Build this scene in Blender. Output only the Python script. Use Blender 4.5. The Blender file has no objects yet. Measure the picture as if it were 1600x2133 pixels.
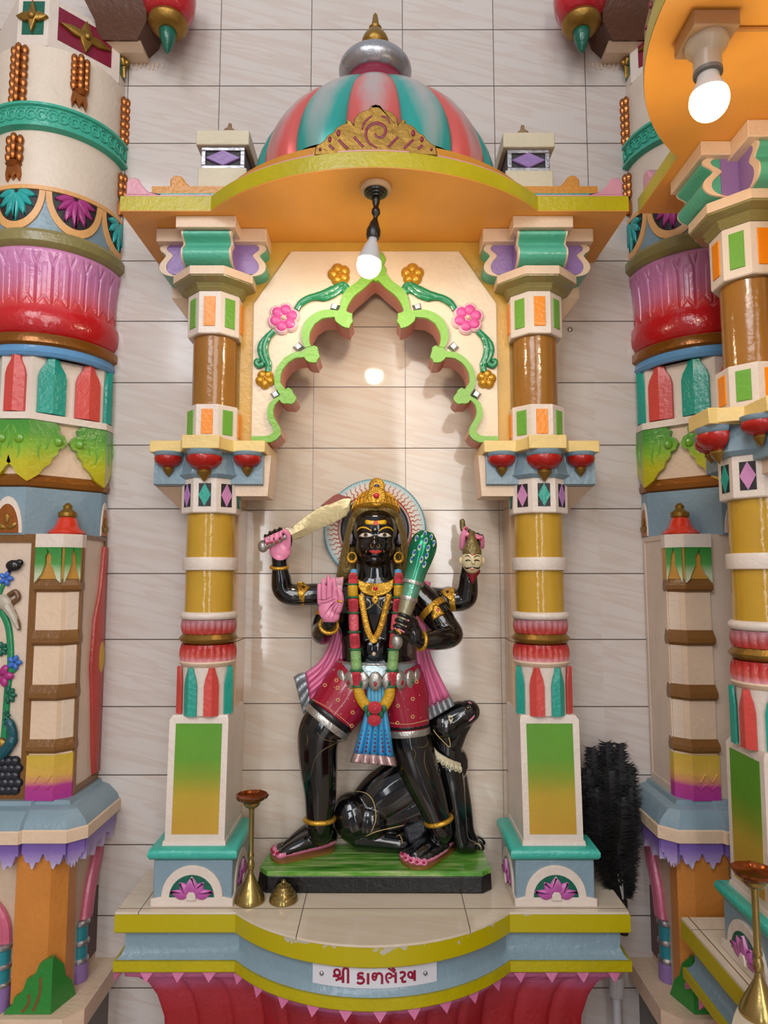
import bpy, bmesh, math, random
from mathutils import Vector, Matrix
PI = math.pi
random.seed(7)
S = bpy.context.scene
# ---------------------------------------------------------------- camera, light, exposure
CAM_F, CAM_D, CAM_Z, CAM_T = 1400.0, 2.11, 1.6, 0.0935
cd = bpy.data.cameras.new('camera'); cam = bpy.data.objects.new('camera', cd); S.collection.objects.link(cam)
cam.location = (0, -CAM_D, CAM_Z); cam.rotation_euler = (PI/2 + math.atan(CAM_T), 0, 0)
cd.sensor_fit = 'HORIZONTAL'; cd.sensor_width = 36.0; cd.lens = 36.0*CAM_F/1600.0; cd.clip_start = 0.05
S.camera = cam
S.view_settings.view_transform = 'Standard'; S.view_settings.look = 'None'
S.view_settings.exposure = 0.22; S.view_settings.gamma = 1.0
S.view_settings.use_curve_mapping = False
w = bpy.data.worlds.new('hall_daylight'); S.world = w; w.use_nodes = True
_nt = w.node_tree; _bg = _nt.nodes['Background']; _bg.inputs[0].default_value = (0.86, 0.91, 1.0, 1)   # open hall: light falls from above
_tc = _nt.nodes.new('ShaderNodeTexCoord'); _sx = _nt.nodes.new('ShaderNodeSeparateXYZ'); _nt.links.new(_tc.outputs['Generated'], _sx.inputs[0])
_mr = _nt.nodes.new('ShaderNodeMapRange'); _nt.links.new(_sx.outputs[2], _mr.inputs[0])
for _i, _v in enumerate((-0.25, 0.8, 0.09, 0.50)): _mr.inputs[_i+1].default_value = _v
_nt.links.new(_mr.outputs[0], _bg.inputs[1])
def area_light(name, loc, target, sx, sy, power, col):
    l = bpy.data.lights.new(name, 'AREA'); l.shape = 'RECTANGLE'; l.size = sx; l.size_y = sy
    l.energy = power; l.color = col
    o = bpy.data.objects.new(name, l); S.collection.objects.link(o); o.location = loc
    o.rotation_euler = (Vector(target)-Vector(loc)).to_track_quat('-Z', 'Y').to_euler()
    return o
area_light('hall_clerestory_light', (-1.8, -4.4, 4.4), (-0.1, 0, 1.5), 2.6, 1.8, 105, (0.92, 0.95, 1.0))
area_light('hall_door_light', (1.4, -6.2, 3.9), (0, 0, 2.0), 2.6, 3.0, 120, (1.0, 0.97, 0.93))
area_light('doorway_strip_light', (0.72, -5.5, 1.35), (0.2, 0, 1.4), 0.30, 2.0, 17, (0.97, 0.98, 1.0))
area_light('window_strip_light', (-1.5, -5.5, 1.6), (-0.2, 0, 1.5), 0.34, 1.9, 17, (0.93, 0.96, 1.0))
BULB_WARM, BULB_COOL = 100.0, 52.0
# ---------------------------------------------------------------- camera geometry helpers (pixel + depth -> point in the place)
_c = 1/math.sqrt(1+CAM_T*CAM_T); _s = CAM_T*_c
def P(px, py, Y):
    x = (px-800)/CAM_F; u = -(py-1066.5)/CAM_F
    dy = _c-_s*u; dz = _s+_c*u; t = (Y+CAM_D)/dy
    return Vector((x*t, Y, CAM_Z+dz*t))
def zf(py, Y): return P(800, py, Y).z
def xf(px, py, Y): return P(px, py, Y).x
def psc(Y): return (Y+CAM_D)/CAM_F          # metres per pixel at a depth
# ---------------------------------------------------------------- materials
def lin(c): return tuple((v/12.92 if v <= 0.04045 else ((v+0.055)/1.055)**2.4) for v in c)
def col(h):
    h = h.lstrip('#'); return lin(tuple(int(h[i:i+2], 16)/255 for i in (0, 2, 4)))
_M = {}
def nd(nt, t, **k):
    n = nt.nodes.new(t)
    for a, b in k.items(): setattr(n, a, b)
    return n
def base_mat(name):
    m = bpy.data.materials.new(name); m.use_nodes = True
    return m, m.node_tree, m.node_tree.nodes['Principled BSDF']
def paint(name, h, rough=0.26, metal=0.0, bump=0.45, bscale=75.0, var=0.08, h2=None, z0=0, z1=1, axis=2, coat=0.0, ramp=None, space='Object', vscale=9.0):
    """brushed enamel paint: slight colour wander, slight relief; with h2/ramp a painted blend along one axis"""
    if name in _M: return _M[name]
    m, nt, b = base_mat(name); L = nt.links
    b.inputs['Roughness'].default_value = rough; b.inputs['Metallic'].default_value = metal
    if coat: b.inputs['Coat Weight'].default_value = coat; b.inputs['Coat Roughness'].default_value = 0.08
    tc = nd(nt, 'ShaderNodeTexCoord'); no = nd(nt, 'ShaderNodeTexNoise'); no.inputs['Scale'].default_value = vscale; no.inputs['Detail'].default_value = 4
    L.new(tc.outputs[space], no.inputs['Vector'])
    if h2 or ramp:
        sx = nd(nt, 'ShaderNodeSeparateXYZ'); L.new(tc.outputs[space], sx.inputs[0])
        mr = nd(nt, 'ShaderNodeMapRange'); mr.inputs[1].default_value = z0; mr.inputs[2].default_value = z1
        ad = nd(nt, 'ShaderNodeMath', operation='MULTIPLY_ADD'); ad.inputs[1].default_value = 0.06*(z1-z0); L.new(no.outputs[0], ad.inputs[0]); L.new(sx.outputs[axis], ad.inputs[2])
        L.new(ad.outputs[0], mr.inputs[0])
        cr = nd(nt, 'ShaderNodeValToRGB'); L.new(mr.outputs[0], cr.inputs[0])
        st = ramp or [(0, h), (1, h2)]
        e = cr.color_ramp.elements
        while len(e) < len(st): e.new(0.5)
        for i, (p, c) in enumerate(st): e[i].position = p; e[i].color = (*col(c), 1)
        src = cr.outputs[0]
    else:
        rg = nd(nt, 'ShaderNodeRGB'); rg.outputs[0].default_value = (*col(h), 1); src = rg.outputs[0]
    hv = nd(nt, 'ShaderNodeHueSaturation'); L.new(src, hv.inputs['Color'])
    mp = nd(nt, 'ShaderNodeMapRange'); mp.inputs[1].default_value = 0.3; mp.inputs[2].default_value = 0.7
    mp.inputs[3].default_value = 1-var; mp.inputs[4].default_value = 1+var*0.6; L.new(no.outputs[0], mp.inputs[0]); L.new(mp.outputs[0], hv.inputs['Value'])
    L.new(hv.outputs[0], b.inputs['Base Color'])
    if bump:
        nb = nd(nt, 'ShaderNodeTexNoise'); nb.inputs['Scale'].default_value = bscale; nb.inputs['Detail'].default_value = 3
        L.new(tc.outputs[space], nb.inputs['Vector'])
        bp = nd(nt, 'ShaderNodeBump'); bp.inputs['Strength'].default_value = bump; bp.inputs['Distance'].default_value = 0.004
        L.new(nb.outputs[0], bp.inputs['Height']); L.new(bp.outputs[0], b.inputs['Normal'])
    _M[name] = m; return m
def glow(name, c, strength):
    if name in _M: return _M[name]
    m, nt, b = base_mat(name)
    b.inputs['Base Color'].default_value = (0.9, 0.9, 0.88, 1)
    b.inputs['Emission Color'].default_value = (*c, 1); b.inputs['Emission Strength'].default_value = strength
    _M[name] = m; return m
def tile_mat(name, ax, x0, tw, az, z0, th, base='#ccc2bb', vein='#ad8468', line='#4a4038', lw=0.0016, rough=0.12, vline=None, vfrom=None):
    """marble-look glazed tile: joints on a grid along two axes, slanting brown veins"""
    m, nt, b = base_mat(name); L = nt.links
    tc = nd(nt, 'ShaderNodeTexCoord'); sp = nd(nt, 'ShaderNodeSeparateXYZ'); L.new(tc.outputs['Object'], sp.inputs[0])
    def M2(op, a, bb=None, c3=None):
        n = nd(nt, 'ShaderNodeMath', operation=op)
        for i, v in enumerate((a, bb, c3)):
            if v is None: continue
            if isinstance(v, (int, float)): n.inputs[i].default_value = v
            else: L.new(v, n.inputs[i])
        return n.outputs[0]
    def cell(a, o, s):
        q = M2('DIVIDE', M2('SUBTRACT', sp.outputs[a], o), s)
        return M2('FLOOR', q), M2('FRACT', q)
    ix, fx = cell(ax, x0, tw); iz, fz = cell(az, z0, th)
    def joint(f, s, wd): return M2('LESS_THAN', M2('MULTIPLY', M2('SUBTRACT', 0.5, M2('ABSOLUTE', M2('SUBTRACT', f, 0.5))), s), wd)
    jx = joint(fx, tw, lw*0.75)
    if vfrom is not None: jx = M2('MULTIPLY', jx, M2('GREATER_THAN', sp.outputs[az], vfrom))
    jz = joint(fz, th, lw)
    # veins: long soft streaks falling to the right, shifted tile by tile
    cb = nd(nt, 'ShaderNodeCombineXYZ')
    off = M2('MULTIPLY_ADD', ix, 1.37, M2('MULTIPLY', iz, 0.61))
    L.new(M2('ADD', M2('MULTIPLY', fx, 0.55), off), cb.inputs[0])
    L.new(M2('ADD', M2('MULTIPLY_ADD', fz, 3.4, M2('MULTIPLY', fx, 1.25)), M2('MULTIPLY', off, 3.1)), cb.inputs[1])
    ns = nd(nt, 'ShaderNodeTexNoise'); ns.inputs['Scale'].default_value = 1.35; ns.inputs['Detail'].default_value = 2; ns.inputs['Roughness'].default_value = 0.5; ns.inputs['Distortion'].default_value = 0.15
    L.new(cb.outputs[0], ns.inputs['Vector'])
    cr = nd(nt, 'ShaderNodeValToRGB'); e = cr.color_ramp.elements; e.new(0.5); e.new(0.6); e.new(0.7)
    for i, (p, cc) in enumerate([(0.40, base), (0.53, vein), (0.56, base), (0.64, base), (0.76, vein)]): e[i].position = p; e[i].color = (*col(cc), 1)
    mx0 = nd(nt, 'ShaderNodeMix', data_type='RGBA'); mx0.inputs[0].default_value = 0.21
    mx0.inputs[6].default_value = (*col(base), 1); L.new(ns.outputs[0], cr.inputs[0]); L.new(cr.outputs[0], mx0.inputs[7])
    rnd = nd(nt, 'ShaderNodeTexWhiteNoise', noise_dimensions='2D'); cv = nd(nt, 'ShaderNodeCombineXYZ'); L.new(ix, cv.inputs[0]); L.new(iz, cv.inputs[1]); L.new(cv.outputs[0], rnd.inputs['Vector'])
    hv = nd(nt, 'ShaderNodeHueSaturation'); L.new(mx0.outputs[2], hv.inputs['Color']); L.new(M2('MULTIPLY_ADD', rnd.outputs['Value'], 0.05, 0.97), hv.inputs['Value'])
    mx = nd(nt, 'ShaderNodeMix', data_type='RGBA'); L.new(hv.outputs[0], mx.inputs[6]); mx.inputs[7].default_value = (*col(vline or line), 1); L.new(jx, mx.inputs[0])
    mz = nd(nt, 'ShaderNodeMix', data_type='RGBA'); L.new(mx.outputs[2], mz.inputs[6]); mz.inputs[7].default_value = (*col(line), 1); L.new(jz, mz.inputs[0])
    L.new(mz.outputs[2], b.inputs['Base Color'])
    jj = M2('MAXIMUM', jx, jz)
    L.new(M2('MULTIPLY_ADD', jj, 0.6, rough), b.inputs['Roughness'])
    nb = nd(nt, 'ShaderNodeTexNoise'); nb.inputs['Scale'].default_value = 14; L.new(tc.outputs['Object'], nb.inputs['Vector'])
    h = M2('SUBTRACT', M2('MULTIPLY', nb.outputs[0], 0.5), jj)
    bp = nd(nt, 'ShaderNodeBump'); bp.inputs['Strength'].default_value = 0.12; bp.inputs['Distance'].default_value = 0.002
    L.new(h, bp.inputs['Height']); L.new(bp.outputs[0], b.inputs['Normal'])
    return m

CREAM = lambda: paint('cream_paint', '#dcc0a4', 0.4)
WHITE = lambda: paint('white_paint', '#dccdc0', 0.35)
OCHRE = lambda: paint('ochre_paint', '#c79a3e', 0.33, var=0.12)
ORANGE = lambda: paint('soffit_orange_paint', '#e8a042', 0.42, bump=0.12, var=0.1, vscale=5)
YELLOW = lambda: paint('olive_yellow_paint', '#b5a504', 0.33, var=0.1)
PALEYEL = lambda: paint('pale_yellow_paint', '#e3c47c', 0.4)
BLUE = lambda: paint('slate_blue_paint', '#7f96a2', 0.3)
TEAL = lambda: paint('teal_paint', '#259a88', 0.25)
SEAG = lambda: paint('sea_green_paint', '#52ab90', 0.28)
PURPLE = lambda: paint('purple_paint', '#8f6fa8', 0.35)
CORAL = lambda: paint('coral_red_paint', '#cf4a42', 0.3)
RED = lambda: paint('red_paint', '#ab1a12', 0.25)
GOLD = lambda: paint('gold_paint', '#94702f', 0.36, metal=0.7, bump=0.5, bscale=45)
BRIGHTGOLD = lambda: paint('bright_gold_leaf', '#e2aa35', 0.28, metal=0.7, bump=0.35, bscale=90)
COPPER = lambda: paint('copper_paint', '#a5622f', 0.25, metal=0.7, bump=0.5, bscale=40)
BROWNGOLD = lambda: paint('bronze_brown_paint', '#8a5418', 0.22, metal=0.45, bump=0.3)
SILVER = lambda: paint('silver_paint', '#a9a7ab', 0.3, metal=0.8, bump=0.4, bscale=60)
BROWN = lambda: paint('brown_paint', '#7a5228', 0.25)
DKBROWN = lambda: paint('dark_brown_paint', '#5f3d2d', 0.3)
OLIVE = lambda: paint('olive_paint', '#8c8150', 0.24)
BROWNSHAFT = lambda: paint('brown_shaft_paint', '#97662a', 0.16, bump=0.35, bscale=35)
MUSTARD = lambda: paint('mustard_shaft_paint', '#bd9330', 0.14, bump=0.35, bscale=35)
LIME = lambda: paint('lime_green_paint', '#80b53c', 0.28)
LEAFG = lambda: paint('leaf_green_paint', '#6aa53a', 0.3)
BORANGE = lambda: paint('bright_orange_paint', '#ee8a08', 0.3)
VINE = lambda: paint('vine_green_paint', '#1c8452', 0.2, coat=0.4)
DKGREEN = lambda: paint('dark_green_paint', '#145f4b', 0.2)
MAROON = lambda: paint('maroon_paint', '#7d1130', 0.35)
BLACKREC = lambda: paint('dark_recess_paint', '#241f22', 0.5)
PINKP = lambda: paint('pink_paint', '#d88fa0', 0.35)
SALMON = lambda: paint('salmon_pink_paint', '#cf8674', 0.4)
PEACH = lambda: paint('peach_paint', '#e0ac6c', 0.4)
# ---------------------------------------------------------------- mesh builder
class MB:
    def __init__(s): s.v = []; s.f = []; s.m = []; s.c = None
    def add(s, vs, fs, m=0):
        o = len(s.v); s.v += [tuple(v) for v in vs]; s.f += [tuple(i+o for i in f) for f in fs]; s.m += [m]*len(fs); return s
    def box(s, x0, x1, y0, y1, z0, z1, m=0):
        vs = [(x, y, z) for z in (z0, z1) for y in (y0, y1) for x in (x0, x1)]
        return s.add(vs, [(0, 2, 3, 1), (4, 5, 7, 6), (0, 1, 5, 4), (2, 6, 7, 3), (0, 4, 6, 2), (1, 3, 7, 5)], m)
    def plan(s, rings, cap0=True, cap1=True, m=0, closed=True):
        """rings: list of (list of (x,y), z) with equal counts -> stacked walls"""
        n = len(rings[0][0]); vs = []; fs = []
        for pts, z in rings: vs += [(p[0], p[1], (z if not callable(z) else z(p))) for p in pts]
        for r in range(len(rings)-1):
            for i in range(n if closed else n-1):
                j = (i+1) % n; fs.append((r*n+i, r*n+j, (r+1)*n+j, (r+1)*n+i))
        if cap0: fs.append(tuple(range(n-1, -1, -1)))
        if cap1: fs.append(tuple((len(rings)-1)*n+i for i in range(n)))
        return s.add(vs, fs, m)
    def relief(s, pts, y0, y1, inset=0.0, m=0):
        """outline (x,z) facing the hall, from back plane y0 to front y1 (y1<y0); inset rounds the front"""
        a = sum(pts[i][0]*pts[(i+1) % len(pts)][1]-pts[(i+1) % len(pts)][0]*pts[i][1] for i in range(len(pts)))
        if a < 0: pts = pts[::-1]
        n = len(pts); rr = [(pts, y0), (pts, y1 if not inset else y1+inset)]
        if inset: rr.append((offset(pts, -inset), y1))
        vs = []; fs = []
        for pp, y in rr: vs += [(p[0], y, p[1]) for p in pp]
        for r in range(len(rr)-1):
            for i in range(n): j = (i+1) % n; fs.append((r*n+i, r*n+j, (r+1)*n+j, (r+1)*n+i))
        fs.append(tuple((len(rr)-1)*n+i for i in range(n))); fs.append(tuple(range(n-1, -1, -1)))
        return s.add(vs, fs, m)
    def lathe(s, prof, cx, cy, a0=0.0, a1=2*PI, n=32, mod=None, m=0, rx=1.0, ry=1.0):
        full = abs(a1-a0-2*PI) < 1e-6; k = n if full else n+1; vs = []; fs = []
        for r, z in prof:
            for i in range(k):
                a = a0+(a1-a0)*i/n; q = r if mod is None else mod(a, r, z)
                vs.append((cx+q*math.cos(a)*rx, cy+q*math.sin(a)*ry, z))
        for p in range(len(prof)-1):
            for i in range(n):
                j = (i+1) % k if full else i+1
                fs.append((p*k+i, p*k+j, (p+1)*k+j, (p+1)*k+i))
        if full:
            fs.append(tuple(range(k-1, -1, -1))); fs.append(tuple((len(prof)-1)*k+i for i in range(k)))
        return s.add(vs, fs, m)
    def tube(s, pts, rad, n=10, m=0, sq=None, up=None, caps=True, closed=False):
        """round or flattened tube; sq = (side, thickness) factors"""
        pts = [Vector(p) for p in pts]; N = len(pts)
        if not hasattr(rad, '__len__'): rad = [rad]*N
        vs = []; fs = []; side = None
        for i, p in enumerate(pts):
            if closed: t = (pts[(i+1) % N]-pts[i-1])
            else: t = pts[min(i+1, N-1)]-pts[max(i-1, 0)]
            t.normalize() if t.length > 0 else None
            u = Vector(up) if up else Vector((0, -1, 0))
            if side is None or up:
                sd = t.cross(u)
                if sd.length < 1e-3: sd = t.cross(Vector((1, 0.01, 0)))
            else: sd = side-t*side.dot(t)
            sd.normalize(); side = sd; nn = sd.cross(t).normalized()
            a, b = (1, 1) if sq is None else sq
            for k in range(n):
                th = 2*PI*k/n; vs.append(p+sd*(rad[i]*a*math.cos(th))+nn*(rad[i]*b*math.sin(th)))
        for i in range(N if closed else N-1):
            for k in range(n):
                k2 = (k+1) % n; i2 = (i+1) % N
                fs.append((i*n+k, i*n+k2, i2*n+k2, i2*n+k))
        if caps and not closed:
            fs.append(tuple(range(n-1, -1, -1))); fs.append(tuple((N-1)*n+k for k in range(n)))
        return s.add(vs, fs, m)
    def ball(s, c, r, n=14, k=9, m=0, rot=None):
        c = Vector(c); r = (r, r, r) if not hasattr(r, '__len__') else r
        vs = [Vector((0, 0, -r[2]))]; fs = []
        for j in range(1, k):
            ph = -PI/2+PI*j/k
            for i in range(n):
                th = 2*PI*i/n; vs.append(Vector((r[0]*math.cos(ph)*math.cos(th), r[1]*math.cos(ph)*math.sin(th), r[2]*math.sin(ph))))
        vs.append(Vector((0, 0, r[2])))
        for i in range(n): fs.append((0, 1+(i+1) % n, 1+i))
        for j in range(k-2):
            for i in range(n):
                i2 = (i+1) % n; fs.append((1+j*n+i, 1+j*n+i2, 1+(j+1)*n+i2, 1+(j+1)*n+i))
        L = len(vs)-1
        for i in range(n): fs.append((L, 1+(k-2)*n+i, 1+(k-2)*n+(i+1) % n))
        if rot is not None: vs = [rot @ v for v in vs]
        return s.add([v+c for v in vs], fs, m)
    def merge(s, o, m=None):
        k = len(s.v); s.v += o.v; s.f += [tuple(i+k for i in f) for f in o.f]; s.m += (o.m if m is None else [m]*len(o.f)); return s
    def xform(s, fn): s.v = [tuple(fn(Vector(v))) for v in s.v]; return s
    def build(s, name, mats, parent=None, ang=35, bevel=0.0, fix=True, sub=0, solid=0.0):
        me = bpy.data.meshes.new(name); me.from_pydata(s.v, [], s.f)
        if not isinstance(mats, (list, tuple)): mats = [mats]
        for q in mats: me.materials.append(q)
        if any(s.m):
            me.polygons.foreach_set('material_index', s.m)
        if fix:
            bm = bmesh.new(); bm.from_mesh(me); bmesh.ops.recalc_face_normals(bm, faces=bm.faces); bm.to_mesh(me); bm.free()
        if ang:
            me.shade_smooth()
            if ang < 180: me.set_sharp_from_angle(angle=math.radians(ang))
        me.update()
        o = bpy.data.objects.new(name, me); S.collection.objects.link(o)
        if bevel:
            b = o.modifiers.new('edge', 'BEVEL'); b.width = bevel; b.segments = 2; b.limit_method = 'ANGLE'; b.angle_limit = math.radians(40)
        if sub:
            b = o.modifiers.new('soft', 'SUBSURF'); b.levels = sub; b.render_levels = sub
        if parent is not None: attach(o, parent)
        return o
def attach(o, p):
    o.parent = p
    o.matrix_parent_inverse = world_of(p).inverted()
def world_of(o):
    if o.parent is None: return o.matrix_basis.copy()
    return world_of(o.parent) @ o.matrix_parent_inverse @ o.matrix_basis
def offset(pts, d):
    """offset a ccw outline outward by d"""
    n = len(pts); out = []
    for i in range(n):
        a = Vector(pts[i-1]).to_2d(); b = Vector(pts[i]).to_2d(); c = Vector(pts[(i+1) % n]).to_2d()
        e1 = (b-a); e2 = (c-b)
        if e1.length < 1e-9: e1 = e2
        if e2.length < 1e-9: e2 = e1
        n1 = Vector((e1.y, -e1.x)).normalized(); n2 = Vector((e2.y, -e2.x)).normalized()
        q = n1+n2; L = q.length
        q = (q/L)*min(1/max(L/2, 0.5), 2.0) if L > 1e-6 else n1
        out.append((b.x+q.x*d, b.y+q.y*d))
    return out
def thing(name, label, cat, loc=(0, 0, 0), rz=0.0, group=None):
    o = bpy.data.objects.new(name, None); S.collection.objects.link(o); o.empty_display_size = 0.05
    o.location = loc; o.rotation_euler = (0, 0, rz); tag(o, label, cat, group); return o
def tag(o, label=None, cat=None, group=None, kind=None):
    if label: o['label'] = label
    if cat: o['category'] = cat
    if group: o['group'] = group
    if kind: o['kind'] = kind
    return o
def dup(root, loc=None, rz=None, label=None, scale=None):
    def rec(o, par):
        c = o.copy(); S.collection.objects.link(c)
        if par is not None: c.parent = par; c.matrix_parent_inverse = o.matrix_parent_inverse.copy()
        for ch in [k for k in S.objects if k.parent == o]: rec(ch, c)
        return c
    r = rec(root, None)
    if loc is not None: r.location = loc
    if rz is not None: r.rotation_euler = (0, 0, rz)
    if scale is not None: r.scale = scale
    if label: r['label'] = label
    return r
def smooth(pts, n=6, closed=False):
    """Catmull-Rom through the points"""
    pts = [Vector(p) for p in pts]; N = len(pts); out = []
    for i in range(N if closed else N-1):
        a, b, c, d = (pts[(i-1) % N], pts[i], pts[(i+1) % N], pts[(i+2) % N]) if closed else (pts[max(i-1, 0)], pts[i], pts[i+1], pts[min(i+2, N-1)])
        for k in range(n):
            t = k/n
            out.append(0.5*((2*b)+(c-a)*t+(2*a-5*b+4*c-d)*t*t+(3*b-a-3*c+d)*t*t*t))
    if not closed: out.append(pts[-1])
    return out
def resample(pts, n):
    pts = [Vector(p) for p in pts]; d = [0]
    for a, b in zip(pts, pts[1:]): d.append(d[-1]+(b-a).length)
    out = []; j = 0
    for i in range(n):
        t = d[-1]*i/(n-1)
        while j < len(pts)-2 and d[j+1] < t: j += 1
        L = d[j+1]-d[j]; out.append(pts[j].lerp(pts[j+1], (t-d[j])/L if L > 0 else 0))
    return out
def ngon(cx, cy, r, n=8, a0=PI/8):
    return [(cx+r*math.cos(a0+2*PI*i/n), cy+r*math.sin(a0+2*PI*i/n)) for i in range(n)]
def pxpoly(pts, Y):  # outline given in picture pixels on a plane at depth Y -> (x, z)
    return [(P(a, b, Y).x, P(a, b, Y).z) for a, b in pts]
def offset_open(pts, d):
    out = []
    for i in range(len(pts)):
        a = pts[max(i-1, 0)]; b = pts[min(i+1, len(pts)-1)]; e = Vector((b[0]-a[0], b[1]-a[1]))
        if e.length < 1e-9: e = Vector((1, 0))
        e.normalize(); out.append((pts[i][0]-e.y*d, pts[i][1]+e.x*d))
    return out
# ---------------------------------------------------------------- the setting
XC = -0.027                                                     # centre line of the niche shrine
WT = tile_mat('wall_tile', 0, 0.062, 0.3066, 2, 0.7905, 0.2034, vfrom=2.7)
mb = MB()
for x0, x1 in ((-1.6, -0.50), (0.44, 1.35)): mb.add([(x0, 0, 0), (x1, 0, 0), (x1, 0, 4.4), (x0, 0, 4.4)], [(0, 1, 2, 3)])
mb.add([(-0.50, 0, 2.62), (0.44, 0, 2.62), (0.44, 0, 4.4), (-0.50, 0, 4.4)], [(0, 1, 2, 3)])
mb.add([(-0.50, 0, 0), (0.44, 0, 0), (0.44, 0, 0.70), (-0.50, 0, 0.70)], [(0, 1, 2, 3)])
wall = tag(mb.build('wall_back', WT, ang=0, fix=False), kind='structure')
NT = tile_mat('niche_tile', 0, -0.231, 0.301, 2, 0.7905, 0.2034, base='#d9cab9', vein='#c08a5c', vline='#8d8178', rough=0.07, lw=0.0013)
mb = MB(); mb.add([(-0.50, .05, 0.70), (0.44, .05, 0.70), (0.44, .05, 2.62), (-0.50, .05, 2.62)], [(0, 1, 2, 3)])
tag(mb.build('wall_niche', NT, ang=0, fix=False), kind='structure')
mb = MB()
mb.add([(-0.50, 0, .7175), (0.44, 0, .7175), (0.44, .05, .7175), (-0.50, .05, .7175)], [(0, 1, 2, 3)])
mb.add([(-0.50, .05, .70), (-0.50, 0, .70), (-0.50, 0, 2.62), (-0.50, .05, 2.62)], [(0, 1, 2, 3)]); mb.add([(0.44, .05, .70), (0.44, 0, .70), (0.44, 0, 2.62), (0.44, .05, 2.62)], [(0, 1, 2, 3)])
tag(mb.build('trim_reveal', NT, ang=0, fix=False), kind='structure')
SX, SY = 1.035, -1.015                                           # the second shrine stands on the right-hand wall
RT = tile_mat('side_wall_tile', 1, 0.0, 0.3066, 2, 0.7905, 0.2034)
mb = MB(); mb.box(SX, SX+0.1, -3.4, -0.36, 0, 4.4)
tag(mb.build('wall_right', RT, ang=0), kind='structure')
mb = MB(); mb.box(-1.9, -1.8, -3.4, 0, 0, 4.4)
tag(mb.build('wall_left', paint('plain_wall_paint', '#c9b9ad', 0.5), ang=0), kind='structure')
mb = MB(); mb.box(-3.5, 3.5, -7, 0.1, -0.1, 0)
tag(mb.build('floor', tile_mat('floor_tile', 0, 0, .6, 1, 0, .6, base='#8f877f', rough=0.2), ang=0), kind='structure')
# tiled jambs of the niche, behind the columns
JT = tile_mat('jamb_tile', 1, 0.3, 0.9, 2, 0.7905, 0.2034, base='#d8b793', vein='#c9a482', line='#8a7462', rough=0.1)
for nm, x0, x1 in (('trim_left', XC-0.545, XC-0.415), ('trim_right', XC+0.410, XC+0.540)):
    mb = MB(); mb.box(x0, x1, -0.07, 0.05, 0.714, 2.05)
    tag(mb.build(nm, JT, ang=0, bevel=0.003), kind='structure')
# ---------------------------------------------------------------- altar platform
def plan_front(hw, ys, hb, yb, n=20, ease=0.0):
    """half-round bulging front: from wall back corner left -> right (counter-clockwise seen from above)"""
    sag = ys-yb; R = (hb*hb+sag*sag)/(2*sag); th = math.asin(min(1, hb/R)); pts = [(-hw, -0.001), (-hw, ys), (-hb-0.0001, ys)]
    for i in range(1, n):
        a = -th+2*th*i/n; pts.append((R*math.sin(a), yb+R-R*math.cos(a)))
    pts += [(hb+0.0001, ys), (hw, ys), (hw, -0.001)]
    return pts
def shifted(pts, dx): return [(p[0]+dx, p[1]) for p in pts]
ZP = 0.718
altar = thing('altar_platform', 'tiled altar platform with olive yellow edges, carrying the black statue and a name plate', 'altar', (XC, 0, 0), group='wall altars')
PXC = -0.030
def pplan(d): return shifted(plan_front(0.677-d, -0.255+d, 0.36-d*.3, -0.414+d, 24), PXC)
TT = tile_mat('altar_tile', 0, -0.215, 0.43, 1, -0.235, 0.235, base='#d9cbb6', vein='#c8a987', line='#6a5a4a', rough=0.1)
mb = MB(); mb.plan([(pplan(0.001), ZP-0.006), (pplan(0.001), ZP)]); mb.build('tile_top', TT, altar, ang=0)
z1, z2, z3, z4 = 0.664, 0.600, 0.566, 0.548
mb = MB(); mb.plan([(pplan(0.004), z1), (pplan(0), z1+.004), (pplan(0), ZP-0.0065)]); 
def chipped(name, zt):
    m, nt, b = base_mat(name); L = nt.links; tc = nd(nt, 'ShaderNodeTexCoord'); sp = nd(nt, 'ShaderNodeSeparateXYZ'); L.new(tc.outputs['Object'], sp.inputs[0])
    no = nd(nt, 'ShaderNodeTexNoise'); no.inputs['Scale'].default_value = 26; no.inputs['Detail'].default_value = 5; L.new(tc.outputs['Object'], no.inputs['Vector'])
    mr = nd(nt, 'ShaderNodeMapRange'); mr.inputs[1].default_value = zt-.028; mr.inputs[2].default_value = zt; mr.inputs[3].default_value = -.13; mr.inputs[4].default_value = .085; L.new(sp.outputs[2], mr.inputs[0])
    yy = nd(nt, 'ShaderNodeMapRange'); yy.inputs[1].default_value = -.30; yy.inputs[2].default_value = -.37; yy.inputs[3].default_value = -.08; yy.inputs[4].default_value = .02; L.new(sp.outputs[1], yy.inputs[0])
    a = nd(nt, 'ShaderNodeMath', operation='ADD'); L.new(no.outputs[0], a.inputs[0]); L.new(mr.outputs[0], a.inputs[1]); a2 = nd(nt, 'ShaderNodeMath', operation='ADD'); L.new(a.outputs[0], a2.inputs[0]); L.new(yy.outputs[0], a2.inputs[1])
    g = nd(nt, 'ShaderNodeMath', operation='GREATER_THAN'); g.inputs[1].default_value = .60; L.new(a2.outputs[0], g.inputs[0])
    mx = nd(nt, 'ShaderNodeMix', data_type='RGBA'); mx.inputs[6].default_value = (*col('#b5a504'), 1); mx.inputs[7].default_value = (*col('#b8b09f'), 1); L.new(g.outputs[0], mx.inputs[0]); L.new(mx.outputs[2], b.inputs['Base Color']); b.inputs['Roughness'].default_value = .33
    nb = nd(nt, 'ShaderNodeBump'); nb.inputs['Strength'].default_value = .4; nb.inputs['Distance'].default_value = .003; L.new(no.outputs[0], nb.inputs['Height']); L.new(nb.outputs[0], b.inputs['Normal'])
    return m
mb.build('upper_rim', chipped('chipped_yellow_paint', ZP), altar)
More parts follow.
